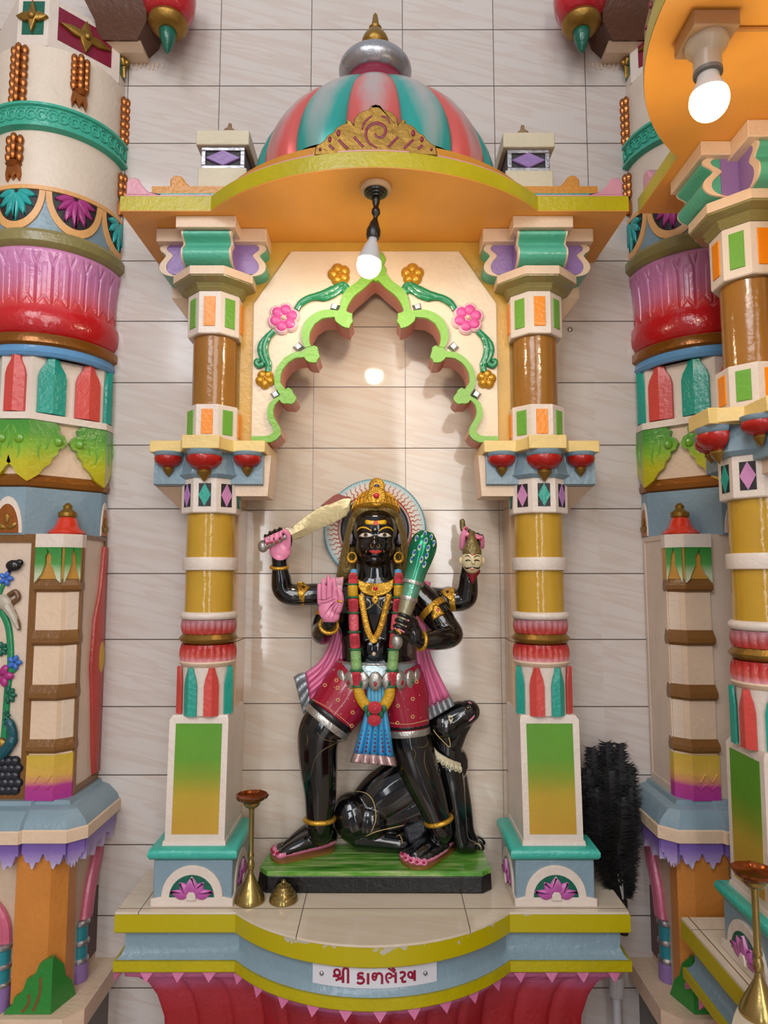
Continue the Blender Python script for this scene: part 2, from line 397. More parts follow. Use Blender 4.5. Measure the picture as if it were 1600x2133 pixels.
mb = MB(); mb.plan([(pplan(0.006), z2-.004), (pplan(0.016), z2+.006), (pplan(0.022), z2+.02), (pplan(0.022), z1-.001)]); mb.build('frieze', BLUE(), altar)
mb = MB(); mb.plan([(pplan(0.004), z3), (pplan(0), z3+.004), (pplan(0), z2-.005)]); mb.build('lower_rim', YELLOW(), altar)
# lotus-shaped base: bell with carved petals
base = resample([Vector((p[0]-PXC, p[1], 0)) for p in pplan(0.02)], 241)
def lotus_ring(sx, sy, z, amp):
    out = []
    for i, p in enumerate(base):
        t = i/240*17.0; g = abs(math.sin(PI*t)); q = 1-(1-g)**3*amp
        out.append((PXC+p.x*sx*(0.985+0.015*q), p.y*sy*(0.94+0.06*q)))
    return out
zz = [(1.0, 1.0, z3-.001, .1), (0.995, 0.99, z3-.02, .2), (0.95, 0.93, z3-.03, .3), (0.915, .88, z3-.05, .8), (0.885, .82, z3-.09, 1), (0.86, .77, z3-.15, 1), (0.85, .75, z3-.24, 1), (.87, .76, z3-.34, 1), (.93, .82, z3-.44, 1), (1.0, .9, 0.02, 1)]
mb = MB(); mb.plan([(lotus_ring(a, b, z, c), z) for a, b, z, c in zz], cap0=True, cap1=True)
LRED = paint('lotus_base_paint', '#b3242c', 0.3, ramp=[(0, '#7d1218'), (0.78, '#a01f26'), (0.90, '#ad3340'), (0.955, '#bd5c82'), (1, '#c86d97')], z0=0.02, z1=z3)
mb.build('lotus_base', LRED, altar, ang=60)
edge = resample([Vector((p[0], p[1], 0)) for p in pplan(0.006)], 48)
FPINK = paint('fringe_pink_paint', '#c86d95', 0.35)
for i in range(4, 44, 2):
    a, b, c3 = edge[i-1], edge[i], edge[i+1]
    t = (c3-a).normalized(); nrm = Vector((t.y, -t.x, 0)); w2 = 0.017; zt = z3-.001; h = 0.022
    p0 = b-t*w2; p1 = b+t*w2; q = b+nrm*0.006-Vector((0, 0, h)); kk = b-nrm*0.035-Vector((0, 0, h*.6))
    fr = MB(); fr.add([(p0.x, p0.y, zt), (p1.x, p1.y, zt), (q.x, q.y, zt-h), (kk.x, kk.y, zt)], [(0, 2, 1), (0, 3, 2), (1, 2, 3), (0, 1, 3)])
    fr.build('fringe_petal', FPINK, altar, ang=0)
# ---------------------------------------------------------------- canopy
ZS = 2.614; ZR = ZS+0.046
canopy = thing('shrine_canopy', 'domed canopy with olive yellow rim over the black statue', 'canopy', (XC, 0, 0), group='shrine canopies')
def cplan(d): return shifted(plan_front(0.713-d, -0.315+d, 0.458-d*.5, -0.517+d, 28), XC)
mb = MB(); mb.plan([(cplan(0.0), ZS+.002), (cplan(0), ZR-.003), (cplan(0.003), ZR)], cap0=False, cap1=False)
mb.plan([(cplan(0.003), ZR), (cplan(0.05), ZR)], cap0=False, cap1=True); mb.build('rim', YELLOW(), canopy)
mb = MB(); mb.plan([(cplan(0.0005), ZS), (cplan(0.0005), ZS+.003)]); mb.build('soffit', ORANGE(), canopy)
PTIER = paint('tier_pink_paint', '#d493a2', 0.32)
mb = MB(); mb.plan([(cplan(0.010), ZR), (cplan(0.010), ZR+.008), (cplan(0.048), ZR+.026)]); t_p = mb.build('pink_tier', PTIER, canopy)
mb = MB(); mb.plan([(cplan(0.05), ZR+.025), (cplan(0.05), ZR+.036), (cplan(0.062), ZR+.038)]); mb.build('teal_tier', TEAL(), canopy)
OT = paint('tier_orange_paint', '#c9862c', 0.3)
mb = MB(); mb.plan([(cplan(0.064), ZR+.037), (cplan(0.064), ZR+.066), (cplan(0.09), ZR+.074)]); t_o = mb.build('orange_tier', OT, canopy)
def horn(x, y, sx, h, l, par, mat):
    mb = MB(); o = [(0, 0), (0, h*.75), (.010, h*.97), (.022, h), (.034, h*.9), (.046, h*.55), (.062, h*.25), (l, 0.004), (l, 0)]
    mb.relief([(x+sx*a, y[2]+b) for a, b in o], y[1], y[0], 0.004); mb.build('corner_horn', mat, par)
for sx in (-1, 1):
    horn(XC+sx*0.702, (-0.305, -0.235, ZR+.006), -sx, 0.055, 0.10, t_p, PTIER)
    horn(XC+sx*0.60, (-0.24, -0.18, ZR+.058), -sx, 0.050, 0.09, t_o, OT)
# dome: ribbed half dome against the wall
DY = -0.175; zd0 = ZR+.068; zd1 = zf(130, DY-.1)
RD = 0.362
dome_prof = [(1.0, 0.0), (1.003, .06), (0.998, .13), (.985, .2), (.955, .3), (.91, .4), (.85, .5), (.765, .61), (.67, .7), (.55, .79), (.42, .87), (.32, .915), (.26, .935)]
ribs = [[], []]
def rib_u(a): return ((a-PI)/PI)*7.0
mbd = MB(); cols = []
for k in range(-2, 9):
    mbk = MB(); mbk.c = []
    n = 14
    for r, t in dome_prof:
        for i in range(n+1):
            u = i/n; a = PI+PI*(k+u)/7; q = r*RD*(0.925+0.075*math.sqrt(max(0, 1-(2*u-1)**2)))
            mbk.v.append((XC+q*math.cos(a), min(-.002, DY+q*math.sin(a)*.80), zd0+t*(zd1-zd0)))
            e = abs(2*u-1); mbk.c.append((e, t))
    for p in range(len(dome_prof)-1):
        for i in range(n):
            mbk.f.append((p*(n+1)+i, p*(n+1)+i+1, (p+1)*(n+1)+i+1, (p+1)*(n+1)+i)); mbk.m.append(0)
    ribs[k % 2].append(mbk)
def rib_mat(name, h):
    m, nt, b = base_mat(name); L = nt.links
    at = nd(nt, 'ShaderNodeAttribute', attribute_name='rib_blend'); no = nd(nt, 'ShaderNodeTexNoise'); tc = nd(nt, 'ShaderNodeTexCoord')
    mpg = nd(nt, 'ShaderNodeMapping'); mpg.inputs['Scale'].default_value = (40, 40, 4); L.new(tc.outputs['Object'], mpg.inputs[0]); L.new(mpg.outputs[0], no.inputs['Vector']); no.inputs['Scale'].default_value = 1.0
    ma = nd(nt, 'ShaderNodeMath', operation='MULTIPLY_ADD'); ma.inputs[1].default_value = 0.35; L.new(no.outputs[0], ma.inputs[0]); L.new(at.outputs['Fac'], ma.inputs[2])
    cr = nd(nt, 'ShaderNodeValToRGB'); e = cr.color_ramp.elements; e[0].position = 0.25; e[0].color = (*col('#b3aaa8'), 1); e[1].position = 0.85; e[1].color = (*col(h), 1)
    L.new(ma.outputs[0], cr.inputs[0]); L.new(cr.outputs[0], b.inputs['Base Color']); b.inputs['Roughness'].default_value = 0.3; b.inputs['Metallic'].default_value = 0.25
    return m
RM = [rib_mat('dome_teal_silver', '#2b9a90'), rib_mat('dome_coral_silver', '#cf5a54')]
for k in range(2):
    for mbk in ribs[k]:
        o = mbk.build('dome_rib', RM[k], canopy, ang=180)
        a = o.data.attributes.new('rib_blend', 'FLOAT', 'POINT')
        a.data.foreach_set('value', [min(1, 0.75*e**1.6+0.55*(1-t)**1.5*(1 if e > .3 else .8)) for e, t in mbk.c])
mb = MB(); za, zb = zd1-.05, zd1+.012
mb.lathe([(0.10, za), (.1, za+.03), (.085, zb+.004), (0.0, zb+.004)], XC, DY, n=32); mb.build('neck', MAROON(), canopy)
z0, z1 = zd1+.008, zf(95, DY-.06); zc, zh = (z0+z1)/2, (z1-z0)/2
mb = MB(); mb.lathe([(0.062, z0)]+[(0.068+0.044*math.cos(a), zc+zh*math.sin(a)) for a in [i*PI/12-PI/2 for i in range(1, 12)]]+[(.04, z1), (0, z1)], XC, DY, n=40); mb.build('amalaka_ring', SILVER(), canopy)
z0, z1, z2_, zt = z1-.004, zf(93, DY-.04), zf(52, DY-.02), zf(26, DY)
mb = MB(); mb.lathe([(.034, z0), (.034, z1)]+[(0.018+0.024*math.sin(PI*(i/10)**.9), z1+(z2_-z1)*i/10) for i in range(1, 10)]+[(.018, z2_), (.020, z2_+.006), (.013, z2_+.012), (.007, zt-.010), (.0, zt)], XC, DY, n=24); mb.build('pot_finial', GOLD(), canopy)
# gilded crest at the front of the canopy
YC = -0.500
def cz(py): return P(783, py, YC).z
cr_l = [(655, 317), (658, 303), (668, 297), (676, 291), (682, 281), (694, 275), (700, 266), (712, 258), (722, 256), (720, 250), (726, 247), (732, 252), (736, 258)]
cr_c = [(738, 245), (748, 234), (760, 229), (770, 226), (773, 219), (783, 216), (793, 219), (798, 226)]
crest = cr_l+cr_c; crest = crest+[(1566-a, b) for a, b in crest[::-1]]
pts = [(P(a, b, YC).x, P(a, b, YC).z) for a, b in crest]
zb = ZR-.002; pts = [(x, max(z, zb)) for x, z in pts]; pts = [(pts[0][0], zb)]+pts+[(pts[-1][0], zb)]
mb = MB(); mb.relief(pts, YC+.03, YC); crest_o = mb.build('crest', GOLD(), canopy, bevel=.005)
gm = MB()
def groove(pp, r, Y, mbx, n=6, sm=5):
    q = smooth([P(a, b, Y) for a, b in pp], sm) if len(pp) > 2 else [P(a, b, Y) for a, b in pp]
    mbx.tube(q, [r*psc(Y)*(0.55+0.45*math.sin(PI*(i+.5)/len(q))) if len(q) > 2 else r*psc(Y) for i in range(len(q))], n, sq=(1, .35))
yg = YC-.0005
groove([(786, 308), (768, 297), (762, 280), (767, 265), (780, 257), (793, 258), (802, 266), (802, 279), (794, 286), (785, 284), (781, 278)], 3.6, yg, gm)
groove([(754, 270), (760, 254), (775, 241)], 2.6, yg, gm); groove([(795, 241), (806, 246), (812, 257)], 2.6, yg, gm)
for sx in (0, 1):
    f = (lambda q: [(1566-a, b) for a, b in q]) if sx else (lambda q: q)
    groove(f([(737, 285), (757, 306)]), 3, yg, gm); groove(f([(705, 291), (724, 309)]), 3, yg, gm); groove(f([(686, 302), (695, 311)]), 3, yg, gm)
    for c in ((705, 277, 4.4, 8), (687, 290, 4, 7), (667, 311, 3, 4)):
        a, b, rx_, rz_ = c; q = P(f([(a, b)])[0][0], b, yg); gm.ball(q, (rx_*psc(YC), .003, rz_*psc(YC)), 10, 7)
gm.build('crest_groove', MAROON(), crest_o)
# corner turrets
def turret(px0, px1, dx):
    Yf = -0.225; x0, x1 = xf(px0, 340, Yf), xf(px1, 340, Yf); cx = (x0+x1)/2; hw = (x1-x0)/2; cy = Yf+hw+.01
    z = [zf(q+dx, Yf) for q in (378, 349, 303, 272)]
    mb = MB(); mb.box(cx-hw*.98, cx+hw*.98, Yf, cy+hw, ZR+.07, z[1]); t = mb.build('turret', paint('turret_cream_paint', '#c9bda0', 0.4), canopy, bevel=.003)
    b = hw*.88; mb = MB(); mb.box(cx-b, cx+b, Yf+.012, cy+b, z[1], z[2]); mb.build('turret_body', BLACKREC(), t, ang=0)
    fr = MB(); zt, zb_ = z[2], z[1]
    for q in (0, 1):
        y0_ = Yf+.006
        fr.box(cx-b, cx+b, y0_, Yf+.013, zt-.012, zt); fr.box(cx-b, cx+b, y0_, Yf+.013, zb_, zb_+.012)
        fr.box(cx-b, cx-b+.014, y0_, Yf+.013, zb_+.012, zt-.012); fr.box(cx+b-.014, cx+b, y0_, Yf+.013, zb_+.012, zt-.012); break
    fr.build('turret_frame', SILVER(), t, bevel=.002)
    mb = MB(); zc = (zt+zb_)/2; mb.relief([(cx-b+.012, zc), (cx, zb_+.010), (cx+b-.012, zc), (cx, zt-.010)], Yf+.013, Yf+.004, .002); mb.build('turret_diamond', PURPLE(), t)
    mb = MB(); mb.box(cx-hw*1.07, cx+hw*1.07, Yf-.004, cy+hw*1.05, z[2], z[3]); mb.build('turret_cap', paint('turret_cream_paint', '#c9bda0', 0.4), t, bevel=.003)
    mb = MB(); mb.lathe([(hw*.78, z[3]), (hw*.7, z[3]+.012), (hw*.4, z[3]+.026), (hw*.3, z[3]+.028)], cx, cy, n=20); mb.build('turret_roof', paint('turret_red_paint', '#b04a3c', .35), t)
    mb = MB(); mb.lathe([(hw*.3, z[3]+.026), (hw*.36, z[3]+.04), (hw*.26, z[3]+.055), (hw*.1, z[3]+.066), (hw*.07, z[3]+.08), (0, z[3]+.083)], cx, cy, n=16); mb.build('turret_finial', paint('turret_brown_paint', '#8b6a45', .4), t)
turret(411, 515, 0); turret(1052, 1153, 5)
# ---------------------------------------------------------------- arch panel between the columns
YA = -0.14
arch = thing('arch_panel', 'ochre arch panel with a lime green cusped edge framing the black statue', 'arch', (XC, YA, 0))
ZL = zf(931, YA)
IN = [[(778, 586), (758, 606), (738, 622), (725, 642), (722, 653)], [(722, 653), (729, 657), (735, 656), (733, 664), (736, 674), (731, 679), (728, 688), (716, 686), (705, 678), (700, 674), (698, 665)],
      [(698, 665), (674, 667), (656, 679), (646, 698), (645, 716), (650, 728)], [(650, 728), (656, 724), (663, 728), (663, 737), (668, 747), (662, 752), (661, 759), (647, 759), (640, 755), (637, 750), (635, 748)],
      [(635, 748), (616, 750), (599, 761), (587, 779), (585, 800), (596, 815)], [(596, 815), (602, 811), (609, 815), (612, 823), (620, 831), (617, 838), (612, 845), (598, 843), (590, 845), (587, 839), (584, 836)],
      [(584, 836), (573, 848), (571, 868), (582, 889), (588, 905), (574, 921), (558, 924), (526, 924)]]
OUT = [[(771, 545), (762, 570), (745, 592), (722, 608), (712, 628), (709, 650)], [(709, 650), (709, 650), (706, 651), (704, 652), (702, 652)],
       [(702, 652), (678, 650), (654, 659), (636, 677), (629, 705), (637, 728)], [(637, 728), (638, 731), (637, 733), (636, 735), (634, 736)],
       [(634, 736), (612, 739), (591, 753), (576, 778), (574, 805), (583, 822)], [(583, 822), (585, 825), (585, 826), (584, 828), (583, 829)],
       [(583, 829), (572, 835), (562, 845), (559, 872), (571, 893), (571, 905), (557, 911), (526, 911)]]
ii, oo = [], []
for a, b in zip(IN, OUT):
    n = 12; sa = resample(smooth([Vector((*q, 0)) for q in a], 6) if len(a) in (4, 5) or a[0] == (584, 836) else [Vector((*q, 0)) for q in a], n); sb = resample(smooth([Vector((*q, 0)) for q in b], 6), n)
    if ii: sa, sb = sa[1:], sb[1:]
    ii += [(q.x, q.y) for q in sa]; oo += [(q.x, q.y) for q in sb]
MX = 1566.0
ii = [(MX-a+(-10 if k else 0), b) for k, (a, b) in enumerate(ii[:0])]+ii
inn = pxpoly(ii, YA); out = pxpoly(oo, YA)
mir = lambda q: [(2*XC-x, z) for x, z in q]
inn[0] = (XC, inn[0][1]); out[0] = (XC, P(783, 528, YA).z)
inner = mir(inn)[::-1][:-1]+inn                                    # right foot -> apex -> left foot
outer = mir(out)[::-1][:-1]+out
# ochre slab
xl, xr = XC-0.405, XC+0.405
poly = [(xl, ZL), (xl, ZS-.001), (xr, ZS-.001), (xr, ZL)]
mid = [((a[0]+b[0])/2, (a[1]+b[1])/2) for a, b in zip(inner, outer)]
mid[0] = (mid[0][0], ZL); mid[-1] = (mid[-1][0], ZL)
mb = MB(); ring = poly+[mid[0]]+mid[1:-1]+[mid[-1]]
ring = [ring[0], ring[1], ring[2], ring[3]]+mid
mb.relief(ring, YA+.06, YA); mb.build('spandrel', OCHRE(), arch, ang=30)
# raised cream field with cut upper corners
fx0, fx1 = xf(527, 750, YA), 2*XC-xf(527, 750, YA)
fld = [(fx0, ZL+.002), (fx0, zf(634, YA)), (xf(607, 527, YA), zf(525, YA)), (2*XC-xf(607, 527, YA), zf(525, YA)), (fx1, zf(634, YA)), (fx1, ZL+.002)]
mb = MB(); mb.relief(fld+[(x, z) for x, z in mid][0:1]+mid[1:-1]+mid[-1:], YA-.001, YA-.007, 0.002); mb.build('cream_field', paint('arch_cream_paint', '#e4cdb0', 0.32), arch, ang=30)
mb = MB(); n = len(inner)
vs = [(x, YA-.020, z) for x, z in inner]+[(x, YA-.020, z) for x, z in outer]+[(x, YA-.014, z) for x, z in offset_open(inner, .0015)]+[(x, YA-.005, z) for x, z in outer]
mb.add(vs, [(i, i+1, n+i+1, n+i) for i in range(n-1)]+[(n+i, n+i+1, 3*n+i+1, 3*n+i) for i in range(n-1)]+[(i+1, i, 2*n+i, 2*n+i+1) for i in range(n-1)])
edge_o = mb.build('cusped_edge', LIME(), arch, ang=40, fix=False)
fin = [(778, 600), (762, 585), (757, 572), (769, 556), (774, 545), (772, 534), (783, 526), (794, 534), (803, 548), (802, 560), (797, 566), (800, 580), (800, 590)]
mb = MB(); fin = [(783-a, b) for a, b in [(0, 592), (10, 585), (20, 578), (22, 566), (16, 558), (21, 545), (14, 533), (0, 527)]]
fin = fin+[(1566-a, b) for a, b in fin[::-1][1:-1]]
mb.relief(pxpoly(fin, YA), YA-.004, YA-.0205, .002); mb.build('cusp_finial', LIME(), edge_o)
mb = MB(); vs = [(x, YA-.019, z) for x, z in inner]+[(x, YA+.085, z) for x, z in inner]
mb.add(vs, [(i, n+i, n+i+1, i+1) for i in range(n-1)]); vs2 = [(x, YA+.085, z) for x, z in outer]
mb.add([(x, YA+.085, z) for x, z in inner]+vs2, [(i, i+1, n+i+1, n+i) for i in range(n-1)])
mb.build('intrados', SALMON(), arch, ang=40, fix=False)
# relief flowers, vines and studs on the cream field
YF = YA-.007
def flower(px, py, r, n, mats, name, par, seedr=0, pet=0.5):
    c = P(px, py, YF); R = r*psc(YF); mb = MB()
    pts = []
    for i in range(n*10):
        a = 2*PI*i/(n*10)+seedr; q = R*(0.80+0.20*abs(math.cos(n*(a-seedr)/2))**.6)
        pts.append((c.x+q*math.cos(a), c.z+q*math.sin(a)))
    mb.relief(pts, YF+.001, YF-.012, .006, 0); o = mb.build(name, mats[0], par)
    pm = MB()
    for i in range(n):
        a = seedr+2*PI*i/n; d = R*pet
        rot = Matrix.Rotation(-a, 3, 'Y')
        pm.ball(Vector((c.x+d*math.cos(a), YF-.011, c.z+d*math.sin(a))), (R*.36, .006, R*.33), 10, 6, rot=rot)
    pm.build('inner_petals', mats[1], o); cm = MB(); cm.ball((c.x, YF-.015, c.z), (R*.14, .006, R*.14), 8, 6); cm.build('flower_eye', mats[2], o)
    return o
PK1 = paint('pale_pink_paint', '#eabfc0', .28); PK2 = paint('rose_pink_paint', '#e0559a', .28); FG = paint('flower_gold_paint', '#d19a30', .28, metal=.45, bump=.3)
for s in (0, 1):
    f = lambda a: (1566-a) if s else a
    flower(f(592), 665, 36, 6, (PK1, PK2, CREAM()), 'pink_flower', arch, .3)
    flower(f(707), 573, 25, 5, (FG, FG, FG), 'golden_flower', arch, PI/2 if s else .6)
    flower(f(553), 791, 21, 5, (FG, FG, FG), 'golden_flower', arch, .2 if s else .9)
    def vine(pp, rr):
        q = smooth([P(f(a), b, YF-.006) for a, b in pp], 6); r0 = [rr[min(int(i/len(q)*len(rr)), len(rr)-1)]*psc(YF) for i in range(len(q))]
        m_ = MB(); m_.tube(q, r0, 10, sq=(1, .8)); return m_
    v = vine([(618, 645), (627, 632), (645, 621), (668, 615), (690, 605), (706, 596)], [7, 8, 8, 9, 9, 8])
    v.merge(vine([(655, 621), (675, 621), (695, 614), (712, 600), (720, 592)], [5, 7, 7, 8, 7])); v.merge(vine([(706, 594), (716, 592), (724, 600), (719, 607), (713, 604)], [6, 6, 6, 6])); v.build('vine', VINE(), arch)
    v = vine([(570, 690), (558, 703), (551, 722), (553, 742), (559, 760), (558, 775)], [7, 8, 8, 8, 7])
    v.merge(vine([(562, 696), (547, 712), (542, 730), (546, 745), (552, 757)], [6, 7, 6, 6])); v.merge(vine([(549, 757), (540, 762), (534, 757), (536, 751), (541, 753)], [6, 6, 6, 5])); v.build('vine', VINE(), arch)
    for a, b, ang in ((697, 642, .3), (622, 724, .8), (575, 823, 1.0)):
        c = P(f(a)+(0), b, YF); rot = Matrix.Rotation((-ang if s else ang), 3, 'Y'); mb = MB(); k = .0135
        mb.add([rot @ Vector(q)+c for q in ((-k, .001, -k), (k, .001, -k), (k*1.1, .001, k), (-k, .001, k), (-k*.5, -.014, -k*.5), (k*.5, -.014, -k*.5), (k*.6, -.014, k*.5), (-k*.5, -.014, k*.5))], [(0, 1, 5, 4), (1, 2, 6, 5), (2, 3, 7, 6), (3, 0, 4, 7), (4, 5, 6, 7)])
        mb.build('silver_stud', SILVER(), arch, ang=0)
# ---------------------------------------------------------------- the shrine's columns (built at the left, copied to the right and to the side shrine)
AX, AY = XC-0.478, -0.150
column = thing('shrine_column', 'painted column left of the black statue, brass lamp at its foot', 'column', (AX, AY, 0), group='shrine columns')
def zc_(py): return zf(py, AY-.075)
def ring_z(cx, cy, n=8, a0=PI/8): return lambda r: ngon(cx, cy, r, n, a0)
og = ring_z(AX, AY)
C8 = 1/math.cos(PI/8)
# --- pedestal block with half lotus
BX, BY0, BY1 = -0.513, -0.228, -0.005; BH = 0.111
zb0, zb1, zb2 = ZP+.0005, zf(1792, BY0), zf(1765, BY0)
mb = MB(); mb.box(BX-BH+.005, BX+BH-.005, BY0+.004, BY1, zb0, zb1); blk = mb.build('pedestal_block', BLUE(), column, bevel=.004)
LOTP = paint('lotus_pink_paint', '#c860a8', 0.35, ramp=[(0, '#b0489a'), (0.6, '#c76bb0'), (1, '#e3b3cf')], z0=zb0+.02, z1=zb0+.09)
def half_lotus(side, par):
    """white arch plate with a carved half lotus; side 0 faces the hall, 1 faces left/right"""
    def put(m_):
        if side == 0: return m_
        return m_.xform(lambda v: (BX+side*(BH-.004)-side*(v.y-BY0), (BY0+BY1)/2-.002+(v.x-BX)*side, v.z))
    R = .082; c = zb0+.026; arcp = [(BX-BH+.001, zb0), (BX+BH-.001, zb0), (BX+BH-.001, c-.006), (BX+R, c)]+[(BX+R*math.cos(PI*i/20), c+R*.98*math.sin(PI*i/20)) for i in range(1, 20)]+[(BX-R, c), (BX-BH+.001, c-.006)]
    m_ = MB(); m_.relief(arcp, BY0+.006, BY0-.003, .002); o = put(m_).build('lotus_arch', WHITE(), par)
    r2 = .060; m_ = MB(); m_.relief([(BX+r2*math.cos(PI*i/20), c+r2*.95*math.sin(PI*i/20)) for i in range(21)], BY0-.002, BY0-.0036); put(m_).build('lotus_recess', DKGREEN(), o)
    for a, L, w_ in ((90, .056, .017), (52, .052, .014), (128, .052, .014), (17, .060, .013), (163, .060, .013)):
        m_ = MB(); t = math.radians(a); q = []
        for k in range(9):
            s_ = k/8; q.append(((.012+s_*(L-.012)), w_*math.sin(PI*min(1, s_**.75*.96+.04))))
        out_ = [(BX+x*math.cos(t)-y*math.sin(t), c-.002+x*math.sin(t)+y*math.cos(t)) for x, y in q]+[(BX+x*math.cos(t)+y*math.sin(t), c-.002+x*math.sin(t)-y*math.cos(t)) for x, y in q[::-1]]
        m_.relief(out_, BY0-.003, BY0-.0085-(.002 if a == 90 else 0), .004); put(m_).build('lotus_petal', LOTP, o, ang=60)
    m_ = MB(); m_.relief([(BX-.013, zb0+.02), (BX+.013, zb0+.02), (BX+.012, c+.008), (BX+.006, c+.016), (BX-.006, c+.016), (BX-.012, c+.008)], BY0-.002, BY0-.012, .002); put(m_).build('lotus_centre', WHITE(), o)
half_lotus(0, blk); half_lotus(1, blk)
mb = MB(); zm = (zb1+zb2)/2; hh = (zb2-zb1)/2
def rect(x0, x1, y0, y1): return [(x0, y0), (x1, y0), (x1, y1), (x0, y1)]
mb.plan([(rect(BX-BH-o, BX+BH+o, BY0-o, BY1), zm+hh*t) for o, t in ((-.008, -1), (.004, -.8), (.009, -.3), (.009, .3), (.004, .8), (-.010, 1.0))]); mb.build('pedestal_moulding', paint('moulding_teal_paint', '#3fae9c', .25), column, ang=50)
# --- tall pedestal box with the blended panel
px0, px1, pyf = BX-.0815, BX+.0805, BY0+.014
zp0, zp1 = zb2-.001, zf(1490, pyf)
mb = MB(); mb.plan([(rect(px0-.006, px1+.004, pyf-.004, BY1), zp0), (rect(px0-.004, px1+.003, pyf-.002, BY1), zp0+.012), (rect(px0, px1, pyf, BY1), zp0+.013), (rect(px0+.004, px1+.004, pyf, BY1), zp1-.012), (rect(px0+.012, px1+.000, pyf+.006, BY1), zp1)])
pbox = mb.build('pedestal_box', WHITE(), column, ang=30)
GY = paint('green_to_ochre_panel', '#c09a30', 0.3, ramp=[(0, '#c39434'), (0.38, '#b89a30'), (0.55, '#86992a'), (0.72, '#649a2e'), (1, '#5f9a2c')], z0=zp0+.03, z1=zp1-.03, bump=.1)
mb = MB(); mb.add([(px0+.018, pyf-.0012, zp0+.030), (px1-.017, pyf-.0012, zp0+.030), (px1-.013, pyf-.0012, zp1-.022), (px0+.022, pyf-.0012, zp1-.022), (px0+.018, pyf+.001, zp0+.030), (px1-.017, pyf+.001, zp0+.030), (px1-.013, pyf+.001, zp1-.022), (px0+.022, pyf+.001, zp1-.022)], [(0, 1, 2, 3), (4, 7, 6, 5), (0, 4, 5, 1), (1, 5, 6, 2), (2, 6, 7, 3), (3, 7, 4, 0)]); mb.build('blended_panel', GY, pbox, ang=0)
# --- octagon of bottle-shaped panels
def oct_panels(cx, cy, r, z0, z1, par, cols, rr=None, core=WHITE, arcs=range(8), rot0=0.0, wd=.30, nm='bottle_panel'):
    mb = MB(); mb.lathe([(r*.9, z0), (r*.9, z1)], cx, cy, n=16); c_ = mb.build('panel_core', core(), par)
    H = z1-z0
    for i in arcs:
        a = PI/8*0+rot0+2*PI*i/8; m_ = MB(); w0 = wd; prof = [(w0, 0.0), (w0, .62), (w0*.82, .78), (w0*.5, .92), (w0*.42, 1.0)]
        vs = []; fs = []; k = len(prof)
        for h, t in prof:
            for u, q in ((-1, .93), (-.98, .985), (0, 1.06), (.98, .985), (1, .93)):
                b = a+u*h; vs.append((cx+r*q*math.cos(b), cy+r*q*math.sin(b), z0+H*t))
        for p in range(k-1):
            for j in range(4): fs.append((p*5+j, p*5+j+1, p*5+6+j, p*5+5+j))
        fs.append((0, 1, 2, 3, 4)); fs.append(tuple((k-1)*5+j for j in range(4, -1, -1)))
        for p in range(k-1): fs.append((p*5, p*5+5, p*5+9, p*5+4))
        m_.add(vs, fs); m_.build(nm, cols[i % 2](), c_, ang=25)
    return c_
zz0, zz1 = zp1-.001, zc_(1392)
oct_panels(AX, AY, .080, zz0, zz1, column, (CORAL, TEAL), arcs=(3, 4, 5, 6, 7), rot0=PI/8, wd=.27)
# --- turned rings and petals
def petal_ring(nm, z0, z1, r, n, mat, flare):
    mb = MB(); k = 96; prof = []
    for i in range(9):
        t = i/8; prof.append((r*(1+flare*(t-.5))*(1+.05*math.sin(PI*t)), z0+(z1-z0)*t))
    mb.lathe(prof, AX, AY, n=k, mod=lambda a, q, z: q*(1-.09*(1-abs(math.sin(n*a/2))**.5)*math.sin(PI*min(1, max(0, (z-z0)/(z1-z0)*.9+.08)))))
    return mb.build(nm, mat, column, ang=60)
a_, b_, c2, d_, e_, f_ = [zc_(q) for q in (1392, 1380, 1345, 1322, 1293, 1276)]
mb = MB(); mb.lathe([(.070, a_-.001), (.076, a_+.004), (.080, b_-.004), (.078, b_)], AX, AY, n=32); mb.build('lower_ring', CREAM(), column)
PR1 = paint('petal_red_pink', '#c0504a', .25, ramp=[(0, '#dd9da5'), (.35, '#c8574c'), (.8, '#b8302a'), (1, '#a82a28')], z0=b_, z1=c2)
PR2 = paint('petal_red_pink_upper', '#c0504a', .25, ramp=[(0, '#b5302a'), (.3, '#b84642'), (.75, '#b9777c'), (1, '#a87078')], z0=d_, z1=e_)
petal_ring('petal_band', b_, c2, .0765, 24, PR1, -.03); 
mb = MB(); zm = (c2+d_)/2; mb.lathe([(.066, c2-.001), (.073, c2+.003), (.082, zm-.002), (.0825, zm+.001), (.070, d_+.001), (.06, d_+.002)], AX, AY, n=40); mb.build('gold_disc', GOLD(), column)
petal_ring('petal_band', d_, e_, .0745, 24, PR2, .03)
mb = MB(); zm = (e_+f_)/2; h = (f_-e_)/2; mb.lathe([(.066, e_)]+[(.070+.011*math.cos(t), zm+h*math.sin(t)) for t in [i*PI/8-PI/2 for i in range(9)]]+[(.064, f_)], AX, AY, n=36); mb.build('white_torus', WHITE(), column)
g_, h_, i_, j_ = [zc_(q) for q in (1188, 1160, 1068, 995)]
mb = MB(); mb.lathe([(.069, f_-.001), (.069, i_+.001)], AX, AY, n=40); mb.build('lower_shaft', MUSTARD(), column)
mb = MB(); mb.lathe([(.069, g_), (.0775, g_+.001), (.0785, g_+.004), (.0785, h_-.004), (.0775, h_-.001), (.069, h_)], AX, AY, n=40); mb.build('shaft_ring', WHITE(), column)
